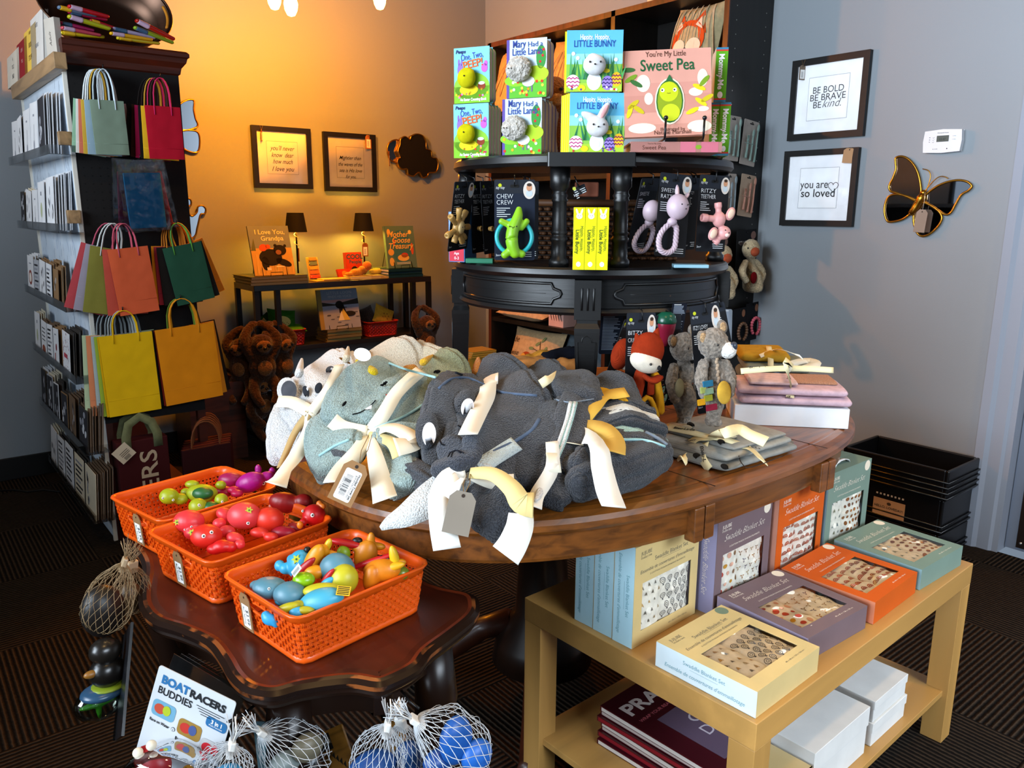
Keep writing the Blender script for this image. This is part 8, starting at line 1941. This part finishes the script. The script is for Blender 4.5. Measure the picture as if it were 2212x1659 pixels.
def toy(name, label, parts, eyes=(), group=None, vox=.0018, kind='rubber'):
    """parts: (px, py, z, (rx, ry, rz), colour, part name[, tilt]) ellipsoids melted together by colour"""
    c0 = Z(parts[0][0], parts[0][1], parts[0][2]); t = thing(name, label, 'bath toy', c0, group=group); by = {}
    for p in parts: by.setdefault((p[4], p[5]), []).append(p)
    q = Matrix.Rotation(YAW-pi/2, 4, 'Z').to_3x3()
    bv = []
    for (col, nm), ps in by.items():
        mb = MB()
        for p in ps: mb.ell(Z(p[0], p[1], p[2])-c0, [1.17*v for v in p[3]], mat(col, kind), (Matrix.Rotation(YAW-pi/2, 3, 'Z') @ Matrix.Rotation(p[6] if len(p) > 6 else 0, 3, 'Y')), n=18, k=12)
        bv.append(BVHTree.FromPolygons(mb.v, mb.f)); mb.build(nm, t, mods=[REM(vox, 4)] if len(ps) > 1 else ())
    TOYB[t.name] = bv
    for (px, py, z, r) in eyes:
        p = on_toy(t, px, py, z); d = (CAM-(p+c0)).normalized(); q2 = d.to_track_quat('Z', 'Y').to_euler()
        mb = MB(); mb.ell((0, 0, 0), (r, r*1.1, r*.4), mat('#e8e4dc', 'gloss'), n=12, k=8); mb.ell((0, 0, r*.3), (r*.5, r*.5, r*.3), mat(BLACK, 'gloss'), n=10, k=6); o = mb.build('eye', t); o.location = p; o.rotation_euler = q2
    return t
def star(t, px, py, z, r, col='#b8c41c'):
    p = on_toy(t, px, py, z); d = -ray(px, py); mb = MB(); pts = []
    for i in range(12): a = pi*i/6; k = r if i % 2 == 0 else r*.5; pts.append((k*cos(a), k*sin(a)))
    mb.prism(pts, -.0008, .0011, mat(col, 'rubber')); mb.ell((0, 0, .0016), (r*.22, r*.22, .001), mat('#3a6a2a', 'rubber'), n=8, k=6); o = mb.build('flower_mark', t); o.location = p; o.rotation_euler = d.to_track_quat('Z', 'Y').to_euler()
YG, DGN, MG, RD, PK, BL, GB, YL = '#98a410', '#1f5a28', '#a80a80', '#c01010', '#d83238', '#2f9ac0', '#4f7f90', '#d88a0a'
g3, g2, g1 = 'toys in the far basket', 'toys in the middle basket', 'toys in the near basket'
toy('bath_turtle', 'yellow green turtle bath toy with head at the left rim of the far basket', [(365, 1072, 0.707, (.0155, .0139, .0132), YG, 'head'), (390, 1078, 0.698, (.0124, .0109, .0093), YG, 'head')], [(352, 1076, 0.715, .0023), (374, 1080, 0.715, .0023)], g3)
toy('bath_turtle', 'turtle bath toy lying on its back with green belly in the far basket', [(436, 1066, 0.704, (.0264, .017, .0155), YG, 'skin'), (415, 1046, 0.709, (.0124, .0078, .007), YG, 'skin'), (477, 1048, 0.711, (.0093, .0078, .0078), YG, 'skin'), (402, 1064, 0.701, (.0093, .0078, .0078), YG, 'skin'), (478, 1080, 0.705, (.0109, .0109, .0109), YG, 'skin'), (438, 1066, 0.715, (.017, .0109, .0101), DGN, 'belly_shell')], [(480, 1084, 0.715, .0022)], g3)
toy('bath_turtle', 'yellow green turtle bath toy at the near rim of the far basket', [(428, 1094, 0.701, (.0147, .0132, .0132), YG, 'head'), (455, 1096, 0.698, (.0139, .0109, .0093), DGN, 'shell')], [(430, 1091, 0.715, .0025)], g3)
toy('bath_fish', 'bright magenta dolphin bath toy sticking out of the far basket', [(540, 1042, 0.709, (.0264, .017, .017), MG, 'body', -.4), (575, 1030, 0.717, (.0139, .0093, .0093), MG, 'body', -.3), (588, 1020, 0.722, (.0062, .0047, .0093), MG, 'body'), (558, 1014, 0.730, (.0062, .0039, .0093), MG, 'body'), (505, 1058, 0.704, (.0109, .0078, .0062), '#b80a48', 'fin'), (512, 1066, 0.701, (.0109, .0078, .0062), '#b80a48', 'fin')], [(569, 1044, 0.721, .0035)], g3)
toy('bath_fish', 'dark pink bath toy behind the magenta dolphin in the far basket', [(498, 1036, 0.701, (.0217, .0139, .0124), '#9a0a50', 'body'), (485, 1062, 0.694, (.0155, .0116, .0093), '#a80a38', 'body')], [], g3)
t = toy('bath_octopus', 'pink octopus bath toy with yellow star at the left of the middle basket', [(408, 1126, 0.705, (.0232, .0186, .017), PK, 'body'), (420, 1150, 0.690, (.0155, .0139, .0109), PK, 'body')], [(400, 1144, 0.717, .0023), (414, 1138, 0.718, .0023)], g2); star(t, 382, 1128, 0.718, .0062)
t = toy('bath_octopus', 'red octopus bath toy with two white eyes at the near rim, middle basket', [(446, 1158, 0.707, (.0225, .0186, .017), '#d02418', 'body'), (480, 1180, 0.698, (.0139, .0109, .0093), RD, 'body'), (498, 1182, 0.696, (.0093, .0078, .0078), RD, 'body'), (465, 1186, 0.694, (.0124, .0093, .0078), RD, 'body')], [(440, 1158, 0.725, .0033), (457, 1150, 0.725, .0031)], g2); star(t, 414, 1150, 0.721, .0062)
t = toy('bath_octopus', 'large pink octopus bath toy with yellow star, centre of the middle basket', [(528, 1114, 0.715, (.0256, .0202, .0202), '#e04044', 'body'), (488, 1112, 0.707, (.0155, .0109, .0101), PK, 'body', .4), (474, 1130, 0.704, (.0101, .0093, .0078), PK, 'body'), (490, 1148, 0.701, (.0124, .0093, .0093), PK, 'body'), (508, 1164, 0.699, (.0139, .0093, .0093), PK, 'body', .4), (518, 1176, 0.698, (.0078, .007, .007), PK, 'body')], [(536, 1130, 0.732, .0031)], g2); star(t, 538, 1102, 0.738, .007)
toy('bath_ball_toy', 'round coral red bath toy right of the large pink octopus', [(582, 1122, 0.707, (.0225, .017, .0186), '#d8301c', 'body'), (560, 1150, 0.698, (.0139, .0093, .0078), '#d02c20', 'body'), (585, 1160, 0.694, (.0109, .0078, .007), '#d02c20', 'body')], [], g2)
toy('bath_fish', 'dark red fish bath toy with yellow-rimmed eye at the back of the middle basket', [(618, 1086, 0.705, (.0279, .0155, .017), '#8a0c0c', 'body', .2), (655, 1085, 0.707, (.0155, .0124, .0139), '#8a0c0c', 'body')], [], g2)
t = toy('bath_bird', 'round red bath toy with white eye and orange crest at the right, middle basket', [(678, 1112, 0.708, (.0178, .0155, .0163), '#c00c10', 'body'), (655, 1128, 0.701, (.0062, .0062, .0062), '#c00c10', 'body'), (690, 1089, 0.725, (.0054, .0047, .0062), '#d8701c', 'crest'), (697, 1094, 0.722, (.0054, .0047, .0047), '#d8701c', 'crest'), (648, 1134, 0.701, (.0047, .0047, .0062), '#e07a10', 'beak')], [(675, 1113, 0.725, .0035), (654, 1104, 0.719, .0023)], g2)
toy('bath_fish', 'crimson bath toy low in the middle basket beside the coral ball', [(612, 1150, 0.690, (.0186, .0109, .0093), '#a01028', 'body'), (640, 1140, 0.690, (.0139, .0109, .0093), '#8a1018', 'body')], [], g2)
t = toy('bath_whale', 'light blue bath toy with yellow star at the left back of the near basket', [(652, 1222, 0.707, (.0186, .017, .0217), BL, 'body'), (632, 1208, 0.713, (.0078, .007, .007), BL, 'body'), (604, 1222, 0.705, (.007, .007, .0078), BL, 'body'), (618, 1228, 0.704, (.0093, .0078, .0078), BL, 'body')], [], g1); star(t, 640, 1208, 0.728, .0078)
toy('bath_whale', 'grey blue whale bath toy with small eye at the left rim of the near basket', [(584, 1270, 0.704, (.0225, .017, .0132), GB, 'body', .1), (555, 1264, 0.704, (.0093, .0078, .0062), GB, 'body')], [(581, 1272, 0.715, .002)], g1)
toy('bath_whale', 'round grey blue bath toy behind the near rim with yellow green flippers', [(626, 1284, 0.704, (.0202, .017, .0155), GB, 'body'), (610, 1298, 0.698, (.0093, .0078, .0062), BL, 'body'), (622, 1312, 0.704, (.0155, .0062, .0054), '#a8a018', 'flipper', -.3), (645, 1306, 0.705, (.0078, .0054, .0054), '#a8a018', 'flipper')], [], g1)
toy('bath_whale', 'light blue dolphin bath toy lying along the near rim with yellow back', [(695, 1296, 0.707, (.0279, .0155, .0139), '#3f9cb8', 'body', -.25), (725, 1285, 0.710, (.0093, .0078, .0078), '#3aa0cc', 'body'), (640, 1322, 0.698, (.0093, .0078, .0078), '#3aa0cc', 'body'), (694, 1274, 0.713, (.0232, .0109, .0078), '#b8b020', 'yellow_back', -.1), (660, 1318, 0.701, (.0109, .0054, .0047), '#a8a018', 'flipper')], [], g1)
toy('bath_shark', 'grey blue and yellow shark bath toy leaning in the middle of the near basket', [(728, 1232, 0.717, (.0232, .017, .0232), GB, 'body', .5), (742, 1252, 0.711, (.0186, .017, .0202), '#b8b020', 'yellow_belly', .4), (706, 1258, 0.713, (.0109, .0047, .0047), '#3aa0cc', 'fin', -.6), (722, 1212, 0.728, (.0039, .0047, .0093), '#8a9a20', 'fin')], [], g1)
toy('bath_kangaroo', 'yellow bath toy in a red canoe with white barcode sticker, near basket', [(678, 1208, 0.727, (.0109, .0093, .0232), YL, 'body', .5), (695, 1190, 0.736, (.0101, .0078, .0093), YL, 'body'), (708, 1178, 0.742, (.0047, .0047, .0101), '#e0b018', 'horn', .4), (715, 1196, 0.728, (.0139, .0054, .0047), YL, 'body', .3), (680, 1236, 0.717, (.0139, .0093, .0093), YL, 'body'), (655, 1228, 0.722, (.0217, .0047, .0054), '#a00c10', 'red_canoe', -.75), (706, 1248, 0.718, (.0155, .0039, .0039), '#b00c10', 'red_canoe', -.9), (664, 1188, 0.732, (.0047, .0039, .0047), BLACK, 'black_ear')], [], g1)
p = Z(640, 1232, 0.736); t = thing('barcode_sticker', 'small white barcode sticker on the red canoe toy in the near basket', 'sticker', p, rot=(-.7, -.9, YAW-pi/2)); mb = MB(); mb.box(-.009, .009, 0, .0006, -.005, .005, mat('#dcdcda', 'paper'))
for i in range(12): mb.q(-.0075+i*.0012, -.007+i*.0012, -.003, .002, mat(BLACK), 1)
mb.build('sticker', t)
toy('bath_dinosaur', 'orange yellow bath toy with raised tail at the back of the near basket', [(790, 1200, 0.715, (.0155, .0124, .0232), '#c8780c', 'body', .3), (800, 1172, 0.735, (.0062, .0054, .0155), '#d0820c', 'body', .15), (815, 1180, 0.728, (.0116, .0054, .0054), '#d0820c', 'body', .1), (775, 1182, 0.728, (.0093, .0078, .0078), '#c8780c', 'body'), (752, 1174, 0.735, (.0248, .0062, .0054), '#b00c10', 'red_canoe', .2), (772, 1168, 0.738, (.007, .0047, .0047), BLACK, 'black_mark'), (742, 1196, 0.721, (.0093, .0078, .0109), '#7a9a10', 'green_pouch')], [], g1)
toy('bath_dinosaur', 'orange yellow bath toy with bright yellow horn at the right of the near basket', [(825, 1232, 0.713, (.0248, .0139, .0155), '#d0780c', 'body', -.1), (852, 1205, 0.732, (.0062, .0054, .017), '#e0b010', 'yellow_horn', -.2), (848, 1225, 0.721, (.017, .0054, .0054), '#e0a010', 'body', -.3), (862, 1214, 0.725, (.0093, .0047, .0047), '#d8860c', 'body'), (802, 1250, 0.705, (.0109, .0093, .0186), '#d0780c', 'body', .2), (830, 1208, 0.728, (.0093, .0047, .0062), BLACK, 'black_mark'), (805, 1212, 0.725, (.0357, .0047, .0039), '#b00c10', 'red_canoe', -.35)], [], g1)
toy('bath_frog', 'glossy lime green bath toy in the middle of the near basket', [(656, 1252, 0.718, (.0139, .0109, .0093), '#7fae0c', 'body'), (640, 1262, 0.713, (.0093, .0078, .0062), '#5a6a30', 'body')], [], g1, kind='gloss')
toy('bath_frog', 'small olive bath toy at the right rim of the near basket', [(866, 1238, 0.705, (.0109, .0093, .0093), '#6f7a20', 'body'), (858, 1230, 0.710, (.0124, .0047, .0039), '#6a7468', 'body')], [], g1, kind='gloss')
toy('bath_whale', 'blue tail fin bath toy poking out through the handle hole of the near basket', [(583, 1338, 0.682, (.0101, .0062, .0078), '#2f9ad0', 'tail', .3), (592, 1342, 0.680, (.0047, .0047, .0093), '#2f9ad0', 'tail', -.4), (575, 1330, 0.686, (.0062, .0054, .0062), '#2f9ad0', 'tail')], [], g1)
p = Z(742, 1276, 0.727); t = thing('paper_label', 'small yellow printed safety label on the dolphin in the near basket', 'label', p, rot=(-.9, .1, YAW-pi/2)); mb = MB(); mb.box(-.0095, .0095, 0, .0006, -.007, .007, mat('#d8a820', 'paper'))
for i in range(5): mb.q(-.008, .008, -.0055+i*.0025, -.0043+i*.0025, mat(BLACK), 1)
mb.build('label_print', t)

# ================================================================ goods hanging under the scalloped table
def net_bag(label, top, c, R, col, fill, group, tuft=True, n=20, clip='#d8d6d0', loop=True):
    """top, c: (px,py,hd) clip and belly centre; R belly radii; fill: list of (dx,dz,dy,r,colour,name)"""
    R = [v*.775 for v in R]; A = Hd(*top); C_ = Hd(*c); t = thing('net_bag', label, 'toy net', A, group=group); m = mat(col, 'plain', .6)
    d = C_-A; H_ = d.length+R[2]; ax = d.normalized(); q = (-ax).to_track_quat('Z', 'Y').to_matrix(); mb = MB()
    def rad(u): return (.10+.90*min(1, (u/.42))**.8)*(1 if u < .72 else sqrt(max(0, 1-((u-.72)/.28)**2))) if u > 0 else .08
    for s in (-1, 1):
        for k in range(n):
            pts = []
            for j in range(17):
                u = j/16; a = 2*pi*k/n+s*u*1.5; r = rad(u)*(1+.06*sin(k*5+j)); pts.append(q @ V((R[0]*r*cos(a), R[1]*r*sin(a), -u*H_)))
            mb.tube(pts, .0005, m, 3)
    mb.build('netting', t)
    if tuft:
        mb = MB()
        for k in range(14): a = 2*pi*k/14; mb.tube([V((0, 0, 0)), q @ V((.005*cos(a), .005*sin(a), .016)), q @ V((.016*cos(a)*random.random()+.003, .016*sin(a), .03+.012*random.random()))], .0005, m, 3)
        mb.build('net_tuft', t)
    cm_ = mat(clip, 'plastic'); o = MB(); o.box(-.0085, .0085, -.004, .004, -.014, .009, cm_); o = o.build('plastic_clip', t, mods=[BEV(.002)]); o.rotation_euler = q.to_euler()
    if loop:
        mb = MB(); mb.tube([q @ V(p) for p in ((-.005, 0, .008), (-.007, 0, .024), (0, .005, .04), (.007, 0, .024), (.005, 0, .008))], .001, cm_, 6); mb.build('hanging_loop', t)
    for (dx, dz, dy, r, c_, nm) in fill: MB().ell(d+V((dx*_R.x, dx*_R.y, dz))*.775, [v*.775 for v in r], mat(c_, 'rubber')).build(nm, t)
    return t
net_bag('black netting bag of toys with cream tie at the left table corner', (268, 1216, 1.286), (232, 1310, 1.286), (.058, .045, .05), '#8a7454', [(-.01, -.01, 0, (.042, .034, .055), '#14100e', 'dark_toys')], 'net bags at the left corner', clip='#b09878', loop=False)
net_bag('second tan netting bag behind the black one at the left corner', (286, 1222, 1.333), (282, 1290, 1.349), (.04, .03, .04), '#8a7050', [(0, 0, 0.279, (.0232, .0202, .0349), '#4a3620', 'toys')], 'net bags at the left corner', clip='#b09878', loop=False)
Hk = [('white netting bag of blue toys with white clip, right of the blue net group', (898, 1557, 0.907), (985, 1610, 0.914), (.075, .05, .06), [(.0, .01, 0, (.032, .02, .045), '#14509c', 'blue_toy'), (.035, -.02, 0, (.03, .02, .03), '#1a5cb0', 'blue_toy'), (-.03, -.03, 0, (.03, .02, .02), '#123f80', 'blue_toy')]),
      ('white netting bag of blue toys, left of the blue net group', (836, 1570, 0.930), (815, 1650, 0.930), (.06, .045, .04), [(-.01, -.01, 0, (.045, .03, .03), '#12407c', 'blue_toy')]),
      ('white netting bag behind, between the two blue ones', (866, 1562, 0.953), (880, 1640, 0.961), (.04, .03, .04), [(0, 0, 0, (.03, .02, .035), '#164a8c', 'blue_toy')]),
      ('white netting bag of grey toys with white clip, right of the boat card', (566, 1583, 0.961), (640, 1625, 0.977), (.075, .05, .05), [(.02, .01, 0, (.028, .02, .026), '#6a6452', 'grey_toy'), (-.02, -.02, 0, (.03, .02, .02), '#7f8a88', 'grey_toy')]),
      ('white netting bag with white clip in front of the boat card', (500, 1612, 0.930), (485, 1668, 0.930), (.06, .045, .035), [(-.0, -.01, 0, (.03, .02, .02), '#2f7fa8', 'blue_toy')])]
for lab, a, b_, R, fl in Hk: net_bag(lab, a, b_, R, '#b8bcc0', fl, 'white net bags under the scalloped table')
for (p, q_) in (((905, 1530, 0.930), (862, 1505, 0.961)), ((492, 1560, 0.946), (560, 1535, 0.992))):
    tag(MB().tube([Hd(*p), Hd((p[0]+q_[0])/2, (p[1]+q_[1])/2-4, (p[2]+q_[2])/2), Hd(q_[0], q_[1]-20, q_[2]+.03)], .002, mat(BLACK, 'plain', .3), 6).build('display_hook'), 'black wire hook under the scalloped table holding the %s net bags' % ('blue' if p[0] > 700 else 'grey'), 'hook')
# boat racers card with blister
TLw, TRw, BLw = Hd(327, 1427, 1.054), Hd(492, 1508, 0.977), Hd(288, 1640, 1.054)
M, w, h = frame3(BLw, BLw+(TRw-TLw), TLw); t = placed('carded_toy', 'white BOAT RACERS BUDDIES card with small pictures and a red toy blister', 'toy pack', M); L_ = Loc(M)
mb = MB(); mb.prism(rrect(w, h, .004), 0, .0012, mat('#b8bcc0', 'paper'), ax='y'); mb.build('card', t)
a = MB(); dk_ = mat('#15181c', 'paper'); bl_ = mat('#1f5f8f', 'paper')
a.text('BOAT', w*.26, h*.85, .0155, bl_, 2, bold=.05, width=w*.36); a.text('RACERS', w*.68, h*.85, .0139, dk_, 2, bold=.05, width=w*.46); a.text('BUDDIES', w*.29, h*.745, .0139, dk_, 2, bold=.02, width=w*.44)
for i in range(4): a.q(w*.56+.003*i, w*(.92-.05*i), h*(.80-.022*i), h*(.806-.022*i), dk_, 2)
for (x, z, cs_, s, n_) in ((.20, .60, ('#5f90a8', '#a8402a', '#98a820'), 'Race on Water', '1'), (.56, .54, ('#8a6a2a', '#a82a20', '#3a4a7a'), 'Race On Land', '2'), (.87, .46, ('#a8a8a8', '#b01824', '#b01824'), 'Finger Puppet', '3')):
    a.pf(rrect(w*.30, h*.16, w*.05, x0=w*(x-.15), z0=h*(z-.08)), mat(cs_[0], 'paper'), 2); a.disc(w*(x-.05), h*z, w*.07, h*.05, mat(cs_[1], 'paper'), 3); a.disc(w*(x+.04), h*(z+.01), w*.05, h*.05, mat(cs_[2], 'paper'), 4)
    a.text(s, w*(x-.01), h*(z-.145), .0056, dk_, 2, bold=.03, width=w*.26); a.disc(w*(x+.17), h*(z-.13), w*.025, w*.025, dk_, 2); a.disc(w*(x+.17), h*(z-.13), w*.020, w*.020, mat('#b8bcc0', 'paper'), 3); a.text(n_, w*(x+.17), h*(z-.145), .0047, dk_, 4)
a.pf(rrect(w*.26, h*.1, w*.04, x0=w*.72, z0=h*.66), bl_, 2); a.text('3 in 1', w*.85, h*.70, .0078, mat('#e0e4e8', 'paper'), 3, bold=.03); a.text('Multi-Function', w*.85, h*.675, .0035, mat('#e0e4e8', 'paper'), 3)
a.disc(w*.70, h*.14, w*.09, w*.10, mat('#c8861c', 'paper'), 2); a.text('18+', w*.70, h*.135, .0101, dk_, 3, bold=.02); a.text('Months', w*.70, h*.095, .0047, dk_, 3); a.build('card_print', t)
MB().loft([(L_(300, 1685, -.0232), .0349, .0232), (L_(350, 1655, -.0271), .0388, .0271), (L_(415, 1665, -.0232), .0271, .0194)], mat('#f0f4f8', 'clear'), n=24, e=3, up=(0, 0, 1)).build('clear_blister', t)
mb = MB(); mb.ell(L_(330, 1645, -.03), (.0264, .017, .0202), mat('#98121a', 'rubber')); mb.build('red_toy', t)
for px, py in ((298, 1626), (327, 1610)): MB().ell(L_(px, py, -.042), .0066, mat('#d8d0bc', 'rubber')).build('toy_eye', t)
TLw, TRw, BLw = Hd(345, 1408, 1.085), Hd(500, 1500, 1.008), Hd(310, 1560, 1.085)
M, w, h = frame3(BLw, BLw+(TRw-TLw), TLw); t = placed('clear_hang_sleeve', 'clear plastic sleeve with hang holes behind the boat racers card', 'packaging', M)
for k in range(3): MB().box(.006*k, w-.004*k, .012+.008*k, .013+.008*k, 0, h, mat('#cfd4d8', 'smoke')).build('clear_sheet', t)
# dark pack edge, duck pack and propeller toy at the left corner
M, w, h = frame3(Hd(248, 1600, 1.224), Hd(262, 1590, 1.13), Hd(282, 1345, 1.224)); t = placed('carded_toy', 'tall dark carded toy seen edge-on at the left table corner', 'toy pack', M)
MB().box(0, w, 0, .004, 0, h, mat('#101216', 'gloss')).build('card', t); MB().box(0, .002, -.003, 0, 0, h, mat('#9aa0a4', 'clear')).build('clear_edge', t)
A = Hd(232, 1450, 1.255); t = thing('toy_duck', 'dark duck toy in a clear pack with blue and yellow base at the left corner', 'toy pack', A)
MB().ell((0, 0, .0349), (.0232, .0202, .0202), mat('#1c1814', 'gloss')).build('duck_head', t); MB().ell((0, 0, 0), (.0264, .0232, .0248), mat('#14110e', 'gloss')).build('duck_body', t); MB().ell((-.0232, -.0078, .0078), (.0109, .0062, .0062), mat('#8a5a1c', 'rubber')).build('beak', t)
MB().ell((-.0093, 0, -.031), (.0326, .0264, .0109), mat('#2a4a66', 'gloss')).build('blue_base', t); MB().ell((0, 0, -.0232), (.0264, .0232, .0054), mat('#7a8a1c', 'rubber')).build('yellow_ring', t)
A = Hd(212, 1520, 1.255); t = thing('toy_propeller', 'bright green toy propeller in clear plastic at the lower left', 'toy', A)
mb = MB(); mb.ell((0, 0, 0), (.0279, .0062, .0054), mat('#3f9a1c', 'rubber')); mb.ell((0, 0, 0), (.0047, .0054, .0279), mat('#4fae20', 'rubber')); mb.build('blades', t, mods=[REM(.002)]); MB().ell((.0, 0, .0), (.0349, .0232, .0271), mat('#c8d0c8', 'clear')).build('clear_shell', t)
# wood print packs and teal printed bag behind the nets
for (q_, c_, lab) in ((((868, 1478, 1.039), (912, 1462, 0.992), (840, 1660, 1.039)), '#a8742c', 'yellow wood print toy pack hanging right, behind the blue nets'), (((745, 1560, 1.023), (800, 1535, 0.992), (720, 1690, 1.023)), '#8a5c20', 'wood print toy pack hanging low in the middle under the table')):
    M, w, h = frame3(Hd(*q_[2]), Hd(*q_[2])+(Hd(*q_[1])-Hd(*q_[0])), Hd(*q_[0])); t = placed('carded_toy', lab, 'toy pack', M)
    mb = MB(); mb.prism(rrect(w, h, .003), 0, .003, mat(c_, 'wood', axis=0, s=40), ax='y'); mb.q(0, w*.45, h*.62, h*.95, M_('#15120f'), 1); mb.text('WASH', w*.2, h*.8, .0078, M_('#b8a888'), 2); mb.text('& WEAR', w*.2, h*.74, .0078, M_('#b8a888'), 2)
    for i in range(5): mb.pf([(w*(.3+.1*i), h*(.5-.08*i)), (w*(.42+.1*i), h*(.55-.08*i)), (w*(.38+.1*i), h*(.40-.08*i))], M_('#1a140c'), 1)
    mb.build('pack', t)
M, w, h = frame3(Hd(560, 1680, 1.008), Hd(640, 1680, 0.984), Hd(588, 1560, 1.008)); t = placed('carded_toy', 'teal printed Family pack with small red play button behind the grey net', 'toy pack', M)
mb = MB(); mb.prism(rrect(w, h, .003), 0, .003, mat('#5a7a84', 'paper'), ax='y'); mb.text('Family', w*.45, h*.7, .0124, M_('#8a1c2c'), 1, bold=.03); mb.disc(w*.75, h*.9, .005, .005, M_('#a8202c'), 1); mb.build('pack', t)
